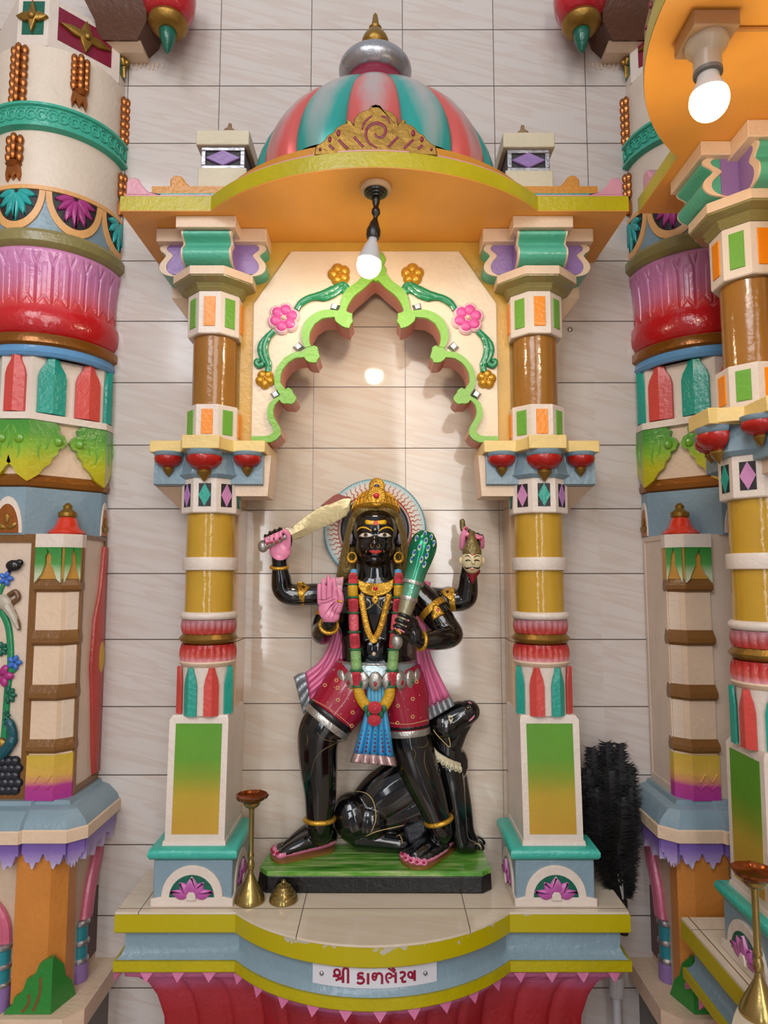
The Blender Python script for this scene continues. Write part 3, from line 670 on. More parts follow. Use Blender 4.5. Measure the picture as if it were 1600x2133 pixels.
# --- octagon with dark windows and diamonds
def oct_block(nm, z0, z1, r, par, mat=WHITE, arcs=(4, 5, 6, 7)):
    mb = MB(); mb.plan([(og(r*C8*.97), z0), (og(r*C8), z0+.003), (og(r*C8), z1-.003), (og(r*C8*.98), z1)]); return mb.build(nm, mat(), par, ang=20)
def facet(ang, r, pts, d0, d1, inset=0):
    """outline (u along the facet, z) on an octagon facet facing ang"""
    m_ = MB(); m_.relief(pts, 0, d0-d1 if d1 > d0 else -.001, inset)
    n_ = Vector((math.cos(ang), math.sin(ang), 0)); t_ = Vector((-math.sin(ang), math.cos(ang), 0))
    return m_.xform(lambda v: Vector((AX, AY, 0))+n_*(r+d0-v.y)+t_*v.x+Vector((0, 0, v.z)))
ob = oct_block('diamond_block', i_, j_+.002, .0785, column)
fz0, fz1 = i_+.018, j_-.016; hw = .0175
for k, cm in ((4, PURPLE), (5, lambda: paint('lilac_paint', '#b07ab8', .35)), (6, TEAL), (7, lambda: paint('lilac_pink_paint', '#c584b0', .35)), (8, TEAL)):
    a = k*PI/4; o = facet(a, .0785, [(-hw, fz0), (hw, fz0), (hw, fz1), (-hw, fz1)], -.001, .0008).build('dark_window', BLACKREC(), ob, ang=0)
    zm = (fz0+fz1)/2; facet(a, .0785, [(-hw, zm), (0, fz0), (hw, zm), (0, fz1)], .0005, .0025).build('diamond', cm(), o, ang=0)
# --- middle capital with hanging pots
zk0, zk1, zk2 = j_, zf(936, -.27), zf(908, -.27)
YW = -.205
def cross(d, zt=None): return None
mb = MB()
mb.plan([(og(.082*C8), zk0), (og(.092*C8), zk0+.010), (og(.088*C8), zk0+.016), (og(.080*C8), zk0+.06), (og(.080*C8), zk1+.004)])
mb2 = MB(); wl, wr = AX-.165, AX+.165
zw0 = zf(1010, YW)
for sx in (-1, 1):
    x0, x1 = (AX+.05, wr-.008) if sx > 0 else (wl+.008, AX-.05)
    mb2.plan([(rect(x0, x1, YW+.02, -.004), zw0), (rect(x0, x1, YW+.008, -.004), zw0+.004), (rect(x0, x1, YW+.010, -.004), zk1+.004)])
mid_cap = mb.build('middle_capital', BLUE(), column, ang=20); mb2.build('capital_wing', BLUE(), mid_cap, ang=20)
mb = MB(); mb.box(AX-.052, AX+.052, -.287, -.05, zk1, zk2); mb.plan([([(wl, YW-.012), (AX-.075, YW-.012), (AX-.048, -.276), (AX+.048, -.276), (AX+.075, YW-.012), (wr, YW-.012), (wr, -.003), (wl, -.003)], zk1+.002), ([(wl, YW-.012), (AX-.075, YW-.012), (AX-.048, -.276), (AX+.048, -.276), (AX+.075, YW-.012), (wr, YW-.012), (wr, -.003), (wl, -.003)], zk2-.002)])
mb.build('capital_slab', PALEYEL(), column, ang=20, bevel=.002)
def pot(cx, cy, zt, k, par):
    h = k*.075
    mb = MB(); mb.lathe([(.0, zt), (.052*k/1.0, zt), (.050*k, zt-.010*k), (.044*k, zt-.016*k)], cx, cy, n=24, a0=PI*1.0, a1=2*PI); o = mb.build('hanging_pot', BLUE(), par)
    mb = MB(); mb.lathe([(.048*k, zt-.015*k), (.050*k, zt-.022*k), (.046*k, zt-.034*k), (.034*k, zt-.046*k), (.022*k, zt-.050*k), (.02*k, zt-.053*k)], cx, cy, PI, 2*PI, 24); mb.build('pot_bowl', RED(), o)
    mb = MB(); mb.lathe([(.018*k, zt-.052*k), (.021*k, zt-.060*k), (.014*k, zt-.070*k), (.006*k, zt-.080*k), (0, zt-.086*k)], cx, cy, PI, 2*PI, 16); mb.build('pot_tip', GOLD(), o)
pot(AX, -.240, zk1, 1.0, mid_cap); pot(wl+.052, YW+.002, zk1+.002, .80, mid_cap); pot(wr-.052, YW+.002, zk1+.002, .80, mid_cap)
# --- upper shaft between two panelled octagons
u0, u1, u2, u3 = [zf(q, AY-.082) for q in (908, 840, 692, 603)]
for z0, z1, r in ((zk2-.002, u1, .0755), (u2, u3, .0755)):
    ob = oct_block('panel_block', z0, z1, r, column); fz0, fz1 = z0+(z1-z0)*.17, z1-(z1-z0)*.14; hw = .0165
    for k, cm in ((5, LEAFG), (6, BORANGE), (7, LEAFG), (4, LEAFG), (8, BORANGE)):
        facet(k*PI/4, r, [(-hw, fz0), (hw, fz0), (hw, fz1), (-hw, fz1)], 0, .0025, .001).build('enamel_panel', cm(), ob, ang=20)
mb = MB(); mb.lathe([(.064, u1-.001), (.064, u2+.001)], AX, AY, n=40); mb.build('upper_shaft', BROWNSHAFT(), column)
# --- collar and bracket capital
v0, v1, v2 = u3-.001, zf(572, -.26), zf(555, -.26)
mb = MB(); mb.plan([(og(.078*C8), v0), (og(.086*C8), v0+.008), (og(.083*C8), v0+.012), (og(.090*C8), v0+.020), (og(.113*C8), v1-.004), (og(.114*C8), v1)]); mb.build('collar_moulding', OLIVE(), column, ang=25)
mb = MB(); mb.plan([(og(.117*C8), v1), (og(.117*C8), v2), (og(.106*C8), v2+.005)]); mb.build('collar', CREAM(), column, ang=20)
w0 = v2+.003; wF = zf(476, -.285)
mb = MB()
XF = .085; wingl, wingr = AX-.163, AX+.160
zt0 = zf(503, -.222); ztf = zf(474, -.29)
mb.box(AX-XF, AX+XF, -.292, -.145, ztf, ZS-.0005); mb.box(wingl, wingr, -.223, -.004, zt0, ZS-.0007)
cap_o = mb.build('abacus', CREAM(), column, ang=20, bevel=.002)
def scroll(t0, t1, s, n=14):
    """S-shaped bracket face: list of (reach, z) from bottom to top"""
    q = [(0.00, 0.0), (.030, .02), (.052, .10), (.062, .25), (.060, .42), (.050, .56), (.044, .66), (.050, .74), (.060, .82), (.062, .92), (.054, 1.0)]
    return [(a*s, t0+(t1-t0)*b) for a, b in smooth([Vector((a, b, 0)) for a, b in q], 3) for a, b in ((a, b),)] if False else [(v.x*s, t0+(t1-t0)*v.y) for v in smooth([Vector((a, b, 0)) for a, b in q], 3)]
zs0, zs1 = w0, ztf
# front bracket: sea-green roll swept across the width
pr = scroll(zs0, zs1, 1.35); mb = MB(); hw = .066
vs = []
for x in (-hw, hw):
    for a, z in pr: vs.append((AX+x, -.200-a, z))
    vs.append((AX+x, -.15, zs1)); vs.append((AX+x, -.15, zs0))
k = len(pr)+2; mb.add(vs, [(i, (i+1) % k, k+(i+1) % k, k+i) for i in range(k)]+[tuple(range(k)), tuple(range(2*k-1, k-1, -1))]); br = mb.build('front_bracket', SEAG(), column, ang=35)
def scroll_edge(fn, par, prf, mat=CREAM):
    """cream scroll outline on the cheek of a bracket"""
    mb = MB(); pts = prf; inn_ = [(max(a-.020, 0.002)+.0, z) for a, z in pts]
    o_ = pts+inn_[::-1]; n_ = len(o_)
    vs = [fn(a, z, 0) for a, z in o_]+[fn(a, z, 1) for a, z in o_]
    m_ = len(pts); fs = []
    for base_ in (0, n_):
        for i in range(m_-1): fs.append((base_+i, base_+i+1, base_+n_-2-i, base_+n_-1-i))
    for i in range(n_): fs.append((i, (i+1) % n_, n_+(i+1) % n_, n_+i))
    mb.add(vs, fs); return mb.build('scroll_edge', mat(), par, ang=30)
for sx in (-1, 1):
    scroll_edge(lambda a, z, d: (AX+sx*(hw+d*.005), -.200-a, z), br, pr)
    mb = MB(); x0 = AX+sx*(hw-.004); x1 = AX+sx*(hw+.002); mb.box(min(x0, x1), max(x0, x1), -.24, -.15, zs0, zs1); mb.build('bracket_cheek', PURPLE(), br, ang=0)
# side brackets: purple faces, green undersides
zq0, zq1 = w0-.006, zt0
for sx, xe in ((-1, wingl), (1, wingr)):
    pr2 = scroll(zq0, zq1, 1.0); L0 = abs(xe-AX)-.066; mb = MB(); vs = []
    for y in (-.196, -.004):
        for a, z in pr2: vs.append((AX+sx*(L0+a), y, z))
        vs.append((AX+sx*.05, y, zq1)); vs.append((AX+sx*.05, y, zq0))
    k = len(pr2)+2; mb.add(vs, [(i, (i+1) % k, k+(i+1) % k, k+i) for i in range(k)]+[tuple(range(k)), tuple(range(2*k-1, k-1, -1))]); sb = mb.build('side_bracket', SEAG(), column, ang=35)
    scroll_edge(lambda a, z, d: (AX+sx*(L0+a-.001), -.1955-d*.005, z), sb, pr2)
    mb = MB(); x0, x1 = sorted((AX+sx*.06, AX+sx*(L0+.040))); mb.box(x0, x1, -.1985, -.190, zq0+.008, zq1); mb.build('bracket_face', PURPLE(), sb, ang=0)
# corbel steps behind the column
for sx in (-1,):
    a, b = sorted((AX+sx*.05, AX+sx*.150)); z0, z1 = zf(624, -.10), zf(560, -.10)
    mb = MB(); mb.plan([(rect(a+(.045 if sx < 0 else 0), b-(.045 if sx > 0 else 0), -.05, -.002), z0-.06), (rect(a, b, -.11, -.002), z0), (rect(a, b, -.11, -.002), z1+.01)]); mb.build('corbel', CREAM(), column, ang=20)
    z0 = zw0; mb = MB(); mb.plan([(rect(wl+.065, AX-.05, -.05, -.002), z0-.075), (rect(wl+.008, AX-.05, YW+.03, -.002), z0-.001), ], True, True); mb.build('corbel', CREAM(), column, ang=20)
mb = MB(); z0 = zw0; mb.plan([(rect(AX+.05, wr+.004, YW+.02, -.075), z0-.030), (rect(AX+.05, wr+.012, YW+.025, -.075), zk1-.001)]); mb.build('corbel', CREAM(), column, ang=20)
mb = MB(); mb.box(AX-.06, AX+.072, -.13, -.004, zk2-.01, v2); mb.build('upper_backing', OCHRE(), column, ang=0)
mb = MB(); mb.box(AX-.055, AX+.05, -.12, -.004, zp1-.01, zk1); mb.build('lower_backing', CREAM(), column, ang=0)
dup(column, (XC+0.478, AY, 0), scale=(-1, 1, 1), label='painted column right of the black statue, black feather plume beside its foot')
# ---------------------------------------------------------------- name plate
PY = -0.4405
def plate_y(x): # follows the curved frieze
    R = .44; return -0.392-.0062+(R-math.sqrt(R*R-(x-PXC)**2))
def sheet(pts2, d, mbx): pass
zpl0, zpl1 = P(783, 2058, -.43).z, P(783, 2012, -.43).z; xpl0, xpl1 = xf(649, 2030, -.40), xf(912, 2030, -.40)
zpl0, zpl1 = zf(2057, -.394), zf(2007, -.394)
mb = MB(); n = 24; vs = []
for y in (0, .004):
    for z in (zpl0, zpl1):
        for i in range(n+1): x = xpl0+(xpl1-xpl0)*i/n; vs.append((x, plate_y(x)+y, z))
m1 = n+1; fs = []
for i in range(n): fs += [(i, i+1, m1+i+1, m1+i), (2*m1+i, 3*m1+i, 3*m1+i+1, 2*m1+i+1), (i, 2*m1+i, 2*m1+i+1, i+1), (m1+i, m1+i+1, 3*m1+i+1, 3*m1+i)]
fs += [(0, m1, 3*m1, 2*m1), (n, 2*m1+n, 3*m1+n, m1+n)]
mb.add(vs, fs); plate = tag(mb.build('name_plate', paint('plate_white', '#d8d6dc', .2, bump=.05), ang=30), 'white name plate with maroon lettering, screwed to the altar front', 'sign')
LW, LH = xpl1-xpl0, zpl1-zpl0
def tp(a, b): # text pixel in the 1600x400 close-up -> point
    x = xpl0+LW*(a-52)/1500; sag = 60*(1-((a-800)/750)**2)+2
    return x, zpl1-LH*(b-(38+50*(1-((a-800)/750)**2)))/272
def stroke(pts, w_, sm=6, wob=None):
    q = smooth([Vector((*p, 0)) for p in pts], sm) if len(pts) > 2 else [Vector((*p, 0)) for p in pts]
    n_ = len(q); L_, R_ = [], []
    for i in range(n_):
        t = (q[min(i+1, n_-1)]-q[max(i-1, 0)]).normalized(); nn = Vector((-t.y, t.x, 0)); L_.append(q[i]+nn*w_/2); R_.append(q[i]-nn*w_/2)
    vs = []
    for v in L_+R_:
        x, z = tp(v.x, v.y); vs.append((x, plate_y(x)-.0006, z))
    return vs, [(i, i+1, n_+i+1, n_+i) for i in range(n_-1)]
TM = paint('letter_maroon', '#8f1034', .35, bump=0)
W_ = 30
LET = [('letter', [([(303, 222), (400, 205)], 26), ([(330, 208), (318, 180), (325, 158), (350, 148), (378, 160), (386, 185), (372, 208), (345, 220)], 27), ([(300, 224), (345, 224), (385, 245), (405, 262)], 26), ([(335, 272), (372, 255), (425, 225)], 26), ([(425, 190), (425, 298)], 32), ([(425, 195), (425, 160), (440, 133), (462, 128), (482, 145), (485, 185), (485, 302)], 30)]),
       ('letter', [([(672, 190), (632, 184), (608, 196), (606, 215), (630, 224), (665, 226)], 28), ([(592, 248), (630, 240), (668, 250), (672, 280), (645, 300), (612, 298), (594, 284)], 28), ([(640, 224), (634, 244)], 26)]),
       ('letter', [([(724, 184), (724, 312)], 31)]),
       ('letter', [([(812, 222), (790, 226), (780, 205), (795, 188), (818, 192), (825, 215), (815, 250), (800, 262), (782, 250), (776, 222), (784, 195), (806, 186)], 24), ([(822, 225), (832, 196), (856, 188), (878, 198), (890, 225), (890, 310)], 29)]),
       ('letter', [([(1052, 178), (1052, 302)], 30), ([(1052, 222), (1010, 222)], 26), ([(1010, 222), (996, 200), (970, 192), (946, 204), (938, 232), (946, 268), (972, 298)], 27), ([(1010, 222), (992, 240), (962, 242)], 22), ([(1036, 184), (1010, 160), (962, 128)], 25), ([(1048, 168), (1036, 148), (1008, 124)], 25)]),
       ('letter', [([(1100, 188), (1136, 180), (1160, 192), (1160, 218), (1140, 238), (1112, 262)], 28), ([(1106, 240), (1130, 262), (1136, 290), (1178, 288)], 27)]),
       ('letter', [([(1280, 164), (1280, 288)], 30), ([(1280, 246), (1248, 252), (1216, 240), (1202, 216), (1210, 192), (1232, 184), (1252, 196), (1254, 222), (1244, 240)], 26)])]
for nm, strokes in LET:
    mb = MB()
    for pts, w_ in strokes:
        vs, fs = stroke(pts, w_); mb.add(vs, fs)
        vv = vs
    mb.build(nm, TM, plate, ang=0, fix=False)
for a in (165, 1410):
    x, z = tp(a, 195 if a < 800 else 205); mb = MB(); mb.ball((x, plate_y(x)-.002, z), (.0055, .003, .0055), 12, 7); mb.build('screw', SILVER(), plate)
# ---------------------------------------------------------------- the two great corner pillars
def make_pillar(ax, sg, label, front_relief):
    root = thing('corner_pillar', label, 'pillar', (ax, 0, 0), group='great corner pillars')
    R0 = 0.205
    fz = lambda py, Y=-.205: zf(py, Y)
    def X(o): return ax+sg*o
    def pl(a, b, f=None, back=-.001): # octagon-ish plan: front half width a, depth b
        f = b if f is None else f
        return [(X(-b), back), (X(-b), -a), (X(-a), -f), (X(a), -f), (X(b), -a), (X(b), back)]
    def half(prof, n=48, mod=None, mbx=None):
        m_ = mbx or MB(); m_.lathe(prof, ax, -.001, PI, 2*PI, n, mod); return m_
    def on(th, r, y=0):  # direction th degrees from the front towards the shrine
        t = math.radians(th); return Vector((X(r*math.sin(t)), -r*math.cos(t), 0))
    # capital
    z0, z1 = fz(94), fz(94)+.165
    mb = MB(); mb.plan([(pl(.040, .185), z0-.004), (pl(.047, .203), z0), (pl(.047, .203), z1)]); cap = mb.build('capital_frame', WHITE(), root, ang=20)
    def facing(pts, d0, d1, face):  # plate on an octagon side: pts (u, z)
        m_ = MB(); m_.relief(pts, 0, -(d1-d0), .002 if d1-d0 > .004 else 0)
        c = {0: Vector((X(0), -.203, 0)), 1: Vector((X(.125), -.125, 0)), 2: Vector((X(.203), -.024, 0))}[face]
        t = math.radians((0, 45, 90)[face]); nn = Vector((sg*math.sin(t), -math.cos(t), 0)); tt = Vector((sg*math.cos(t), math.sin(t), 0))
        return m_.xform(lambda v: c+nn*(d0-v.y)+tt*v.x+Vector((0, 0, v.z)))
    for face, hw, cm in ((0, .033, DKGREEN), (1, .083, MAROON), (2, .018, DKGREEN)):
        za, zb = z0+.036, z1-.02; zm = (za+zb)/2; h2 = (zb-za)/2
        p = facing([(-hw, za), (hw, za), (hw, zb), (-hw, zb)], .0, .0015, face).build('capital_recess', cm(), cap, ang=0)
        fl = MB(); w_ = max(hw, .05) if face != 2 else .02
        q = [(w_*.96, 0), (w_*.45, h2*.28), (w_*.22, h2*.22), (w_*.16, h2*.5), (0, h2*.98)]
        q = q+[(-a, b) for a, b in q[::-1][1:]]; q = q+[(a, -b) for a, b in q[::-1][1:-1]]
        fl.merge(facing([(a, zm+b) for a, b in q], .0015, .012, face)); o = fl.build('four_petal_flower', GOLD(), p, ang=60)
        fl = MB(); fl.ball((0, 0, 0), (.012, .008, .012), 10, 6)
        c = {0: Vector((X(0), -.203-.013, zm)), 1: Vector((X(.125+.009), -.125-.009, zm)), 2: Vector((X(.203+.012), -.024, zm))}[face]
        fl.xform(lambda v: v+c); fl.build('flower_button', GOLD(), o)
    # drum, bands
    mb = half([(R0, fz(384)), (R0, z0)]); mb.build('upper_drum', paint('drum_cream_paint', '#dccbb8', .4), root)
    TB = lambda: paint('band_turquoise_paint', '#3da88e', .25)
    b0, b1 = fz(262, -.222), fz(208, -.222)
    mb = half([(R0, b0-.002), (.214, b0), (.224, b0+.004), (.224, b0+.012), (.217, b0+.016), (.217, b1-.016), (.224, b1-.012), (.224, b1-.004), (.214, b1), (R0, b1+.002)]); band = mb.build('scroll_band', TB(), root, ang=30)
    zm = (b0+b1)/2; hb = (b1-b0)/2-.017
    for th in range(-20, 98, 8):
        mb = MB(); pts = []
        for k in range(22):
            a = k/21*3.4*PI; q = hb*(1-.75*k/21); pts.append(on(th+math.degrees(q*math.cos(a)/.219), .2185)+Vector((0, 0, zm+q*math.sin(a))))
        mb.tube(pts, .0027, 6, up=on(th, 1)); mb.build('band_scroll', TB(), band)
    # copper garland chains
    for th, za, zb in ((-9, fz(374), fz(96)), (39, fz(215), fz(96)), (90, fz(374), fz(110))):
        if th == -9 and not front_relief: continue
        L = zb-za if th != 39 else zf(118, -.15)-zf(222, -.15)
        za = zb-L
        n = max(3, int(L/.030)); mb = MB()
        for i in range(n):
            zz = zb-.012-i*(L-.06)/n
            if b0-.012 < zz < b1+.012: continue
            for d in (-5.0, 0, 5.0):
                if th == 90 and d > 0: continue
                c = on(th+d, R0+.007+(.004 if d == 0 else 0)); mb.ball((c.x, c.y, zz-(.006 if d else 0)), (.0105, .0105, .0165), 8, 6)
        g = mb.build('garland_chain', COPPER(), root)
        mb = MB(); c = on(th, R0+.006)
        for dz, r in ((.052, .024), (.046, .026), (.040, .022)): mb.ball((c.x, c.y, za+dz), (r, .014, .006), 10, 6)
        q = [(-.020, .042), (.020, .042), (.024, .016), (.020, -.006), (.010, .012), (0, -.002), (-.010, .012), (-.020, -.006), (-.024, .016)]
        m2 = MB(); m2.relief(q, 0, -.014, .004); t = math.radians(th); nn = Vector((sg*math.sin(t), -math.cos(t), 0)); tt = Vector((sg*math.cos(t), math.sin(t), 0))
        m2.xform(lambda v: on(th, R0)+nn*(-v.y)+tt*v.x+Vector((0, 0, za+v.z))); mb.merge(m2); mb.build('chain_tassel', COPPER(), g)
    # half-flower band with scallops
    l0, l1 = fz(474, -.215), fz(383, -.212)
    mb = half([(R0, l0-.004), (.209, l0), (.209, l1-.002), (R0, l1)]); fb = mb.build('flower_band', BLUE(), root)
    PB = lambda: paint('band_peach_paint', '#e2a868', .35)
    H = l1-l0
    def wrap(poly, r0, r1, nm, mat, par, th, ins=0):  # outline (arc metres, z) wrapped round the drum
        if sum(poly[i][0]*poly[(i+1) % len(poly)][1]-poly[(i+1) % len(poly)][0]*poly[i][1] for i in range(len(poly))) < 0: poly = poly[::-1]
        m_ = MB(); m_.relief(poly, 0, -(r1-r0), ins)
        m_.xform(lambda v: on(th+math.degrees(v.x/R0), r0-v.y)+Vector((0, 0, v.z))); return m_.build(nm, mat, par, ang=50)
    LMT = paint('half_flower_turquoise', '#27a3a0', .25); LMM = paint('half_flower_magenta', '#a8327c', .25)
    for th, lm in ((-50, LMM), (-5, LMT), (40, LMM), (84, LMT)):
        wmax = .080 if th != 84 else .078; q = []
        for k in range(25): a = PI+PI*k/24; q.append((wmax*math.cos(a), l1-.014+(H-.010)*math.sin(a)))
        # scallop ring drawn as wrapped strip
        m_ = MB(); vs = []; n_ = 24
        for r in (.209, .2145):
            for k in range(n_+1):
                a = PI+PI*k/n_
                for f in (1.0, .80):
                    x_, z_ = wmax*f*math.cos(a), l1-.016+(H-.012)*f*math.sin(a)
                    vs.append(on(th+math.degrees(x_/R0), r)+Vector((0, 0, z_)))
        o2 = (n_+1)*2; fs = []
        for k in range(n_): fs += [(o2+2*k, o2+2*k+1, o2+2*k+3, o2+2*k+2), (2*k, 2*k+2, o2+2*k+2, o2+2*k), (2*k+1, o2+2*k+1, o2+2*k+3, 2*k+3)]
        m_.add(vs, fs); sc = m_.build('scallop', PB(), fb, ang=50)
        m_ = MB(); vs = []; N_ = 24
        for k in range(N_+1):
            x_ = wmax*.81*(2*k/N_-1); d_ = (H-.012)*.81*math.sqrt(max(0, 1-(2*k/N_-1)**2))
            for z_ in (l1-.016-d_, l1-.016): vs.append(on(th+math.degrees(x_/R0), .2108)+Vector((0, 0, z_)))
            for z_ in (l1-.016-d_, l1-.016): vs.append(on(th+math.degrees(x_/R0), .2080)+Vector((0, 0, z_)))
        for k in range(N_): a4, b4 = 4*k, 4*k+4; m_.f += [(a4, b4, b4+1, a4+1), (a4+2, a4+3, b4+3, b4+2), (a4+1, b4+1, b4+3, a4+3), (a4, a4+2, b4+2, b4)]
        m_.v = [tuple(v) for v in vs]; m_.m = [0]*len(m_.f); m_.build('scallop_recess', BLACKREC(), sc, ang=40)
        for a_ in (-90, -60, -120, -32, -148, -10, -170):
            t = math.radians(a_); L = (H-.012)*.76 if a_ == -90 else (H-.012)*.74; Lx = wmax*.72
            e = [(0.012*0, 0)]; pts = []
            for k in range(9):
                s_ = k/8; r_ = .10+.9*s_; w_ = .011*math.sin(PI*min(1, .08+s_*.92))
                cx_, cz_ = r_*Lx*math.cos(t), r_*L*math.sin(t); pts.append((cx_, cz_, w_))
            pe = [(x-w*math.sin(t), z+w*math.cos(t)) for x, z, w in pts]+[(x+w*math.sin(t), z-w*math.cos(t)) for x, z, w in pts[::-1]]
            wrap([(x, l1-.019+z) for x, z in pe], .2104, .2172+(.002 if a_ == -90 else 0), 'half_flower_petal', lm, sc, th, .003)
    mb = half([(.206, l1-.016), (.2148, l1-.015), (.2148, l1-.002), (.206, l1)]); mb.build('band_edge', PB(), fb)
    # olive roll, lotus bell, copper ring, blue ring
    o0 = fz(505, -.225)
    mb = half([(.205, o0-.004), (.216, o0), (.226, o0+.012), (.226, l0-.014), (.216, l0), (.205, l0+.002)]); mb.build('olive_roll', OLIVE(), root)
    e0, e1 = fz(690, -.21), o0; HB = e1-e0
    BELL = paint('lotus_bell_paint', '#c01e2a', .2, ramp=[(0, '#b3141c'), (.30, '#c31a22'), (.42, '#cf4548'), (.58, '#cc6f8e'), (.8, '#cd80b0'), (1, '#cf88b6')], z0=e0, z1=e1, coat=.3)
    def bmod(a, q, z):
        t = (z-e0)/HB
        if t < .30 or t > .95: return q
        u = ((a-PI)/PI*14) % 1.0; d = min(u, 1-u)              # distance to the groove between two petals
        if t > .80: d = min(abs(d-(t-.80)*1.9), 1)             # grooves fork round the petal tips
        if t < .44: d = min(d, abs((t-.32)/.12-d*2)*.5+.02) if t < .40+.04 else d
        g = max(0, 1-d/.10); return q*(1-.030*g*min(1, (t-.30)*20, (.95-t)*16))-.0015*(1 if abs(u-.5) < .16 and .45 < t < .8 else 0)
    pr = [(.195, e0-.002), (.204, e0+HB*.02), (.213, e0+HB*.08), (.216, e0+HB*.18), (.213, e0+HB*.28)]+[(.207-.004*math.sin(PI*k/30)+.009*(k/30)**1.5, e0+HB*(.30+.65*k/30)) for k in range(1, 31)]+[(.213, e1-.004), (.205, e1)]
    mb = half(pr, 420, bmod); mb.build('lotus_bell', BELL, root, ang=80)
    c0, c1 = fz(713, -.215), e0
    mb = half([(.200, c0-.003), (.210, c0+.001), (.2145, c0+.006), (.2145, c1-.008), (.210, c1-.001), (.2, c1+.002)]); mb.build('copper_ring', BROWNGOLD(), root)
    s0 = fz(736, -.21)
    BB = paint('sky_blue_paint', '#5f94c2', .25)
    mb = half([(.196, s0-.002), (.203, s0), (.209, s0+.010), (.206, s0+.016), (.204, c0)]); mb.build('blue_ring', BB, root)
    # bottle panels
    t0, t1 = fz(857, -.203), s0
    mb = MB(); mb.plan([(pl(.045, .192), t0-.002), (pl(.045, .192), t1)]); core = mb.build('panel_drum', WHITE(), root, ang=20)
    def at_face(u, d):  # walk along the octagon: u metres from the front centre
        if u < .048: return Vector((X(u), -.195-d, 0)), 0
        if u < .048+.2121: k = (u-.048)*.7071; return Vector((X(.048+k+d*.707), -.195+k-d*.707, 0)), 1
        return Vector((X(.195+d), -.045+(u-.26), 0)), 2
    for uc, hw, cm in ((0, .030, CORAL), (.103, .040, TEAL), (.207, .037, CORAL), (.285, .020, TEAL), (-.103, .04, TEAL)):
        m_ = MB(); vs = []; fs = []; prof = [(1, 0), (1, .66), (.86, .78), (.5, .92), (.42, 1.0)]
        for h, t in prof:
            for u, d in ((-1, 0), (-.97, .010), (0, .018), (.97, .010), (1, 0)):
                p, _ = at_face(abs(uc)+u*h*hw if uc >= 0 else .103+u*h*hw, d-.003)
                if uc == 0: p = Vector((X(u*h*hw), -.195-d+.003, 0))
                if uc < 0: p.x = 2*ax-p.x
                vs.append((p.x, p.y, t0+.002+(t1-t0-.004)*t))
        for p in range(4):
            for j in range(4): fs.append((p*5+j, p*5+j+1, p*5+6+j, p*5+5+j))
        fs += [(0, 1, 2, 3, 4), (24, 23, 22, 21, 20)]
        m_.add(vs, fs); m_.build('bottle_panel', cm(), core, ang=20)
    # white ledge and hanging leaves
    d0, d1 = fz(873, -.212), t0
    mb = MB(); mb.plan([(pl(.048, .200), d0), (pl(.050, .210), d0+.003), (pl(.050, .208), d1-.001)]); mb.build('white_ledge', WHITE(), root, ang=20)
    g0 = fz(1012, -.206); g1 = fz(984, -.206)
    mb = MB(); mb.plan([(pl(.046, .192), g1-.01), (pl(.046, .192), d0+.001)]); mb.build('leaf_drum', CREAM(), root, ang=20)
    LZ0, LZ1 = fz(1002, -.21), d0
    LEAF = paint('leaf_blend_paint', '#7aa32a', .22, ramp=[(0, '#bfa81c'), (.35, '#b8b21e'), (.62, '#7fae2a'), (.85, '#4a9230'), (1, '#3f8a2c')], z0=LZ0, z1=LZ1, coat=.3)
    VPX, VPY = .048, .196
    def corner_leaf(cx, cy, th1, th2, par):
        """acanthus leaf folded over a corner: two wings leaving the corner along th1 and th2"""
        H_ = LZ1-LZ0; out = [(0, 1), (.060, 1), (.072, .93), (.068, .84), (.082, .80), (.090, .70), (.082, .60), (.070, .58), (.066, .48), (.055, .42), (.050, .32), (.034, .24), (.022, .12), (0, 0)]
        m_ = MB(); vs = []; fs = []; fold = Vector((0, 0, 0))
        for th in (th1, th2): t = math.radians(th); fold += Vector((sg*math.sin(t), -math.cos(t), 0))*(-1 if th in (180, 225, 135) else 1)
        fold.normalize()
        for th in (th1, th2):
            t = math.radians(th); dr = Vector((sg*math.cos(t), math.sin(t), 0)); fl_ = -1 if th in (180, 225, 135) else 1; nn = Vector((sg*math.sin(t), -math.cos(t), 0))*fl_
            o_ = len(vs)
            for d in (.014, -.004):
                for x_, z_ in out: vs.append(Vector((cx, cy, LZ0+H_*z_))+(dr*x_*1.12+nn*d if x_ > 0 else fold*d*1.1))
            k = len(out); fs.append(tuple(o_+i for i in range(k)))
            for i in range(k-1): fs.append((o_+i, o_+i+1, o_+k+i+1, o_+k+i))
        m_.add(vs, fs); lf = m_.build('corner_leaf', LEAF, par, ang=30)
        for th in (th1, th2):
            t = math.radians(th); dr = Vector((sg*math.cos(t), math.sin(t), 0)); nn = Vector((sg*math.sin(t), -math.cos(t), 0))*(-1 if th in (180, 225, 135) else 1)
            mb_ = MB(); mb_.ball(Vector((cx, cy, LZ0+H_*.70))+dr*.074+nn*.012, (.016, .012, .016), 10, 7); mb_.build('leaf_curl', LEAF, lf)
            for pts in ([(.018, .82), (.024, .66), (.020, .50), (.026, .36)], [(.036, .90), (.046, .74), (.044, .60), (.040, .52)], [(.052, .92), (.062, .82), (.066, .74)]):
                mb_ = MB(); q = smooth([Vector((cx, cy, LZ0+H_*z_))+dr*x_+nn*.0135 for x_, z_ in pts], 4); mb_.tube(q, [.0035*math.sin(PI*(i+.6)/(len(q)+.2)) for i in range(len(q))], 6, up=nn); mb_.build('leaf_vein', LEAFG(), lf)
    corner_leaf(X(VPX), -VPY, 180, 45, root); corner_leaf(X(VPY), -VPX, 225, 90, root); corner_leaf(X(-VPX), -VPY, 0, 135, root)
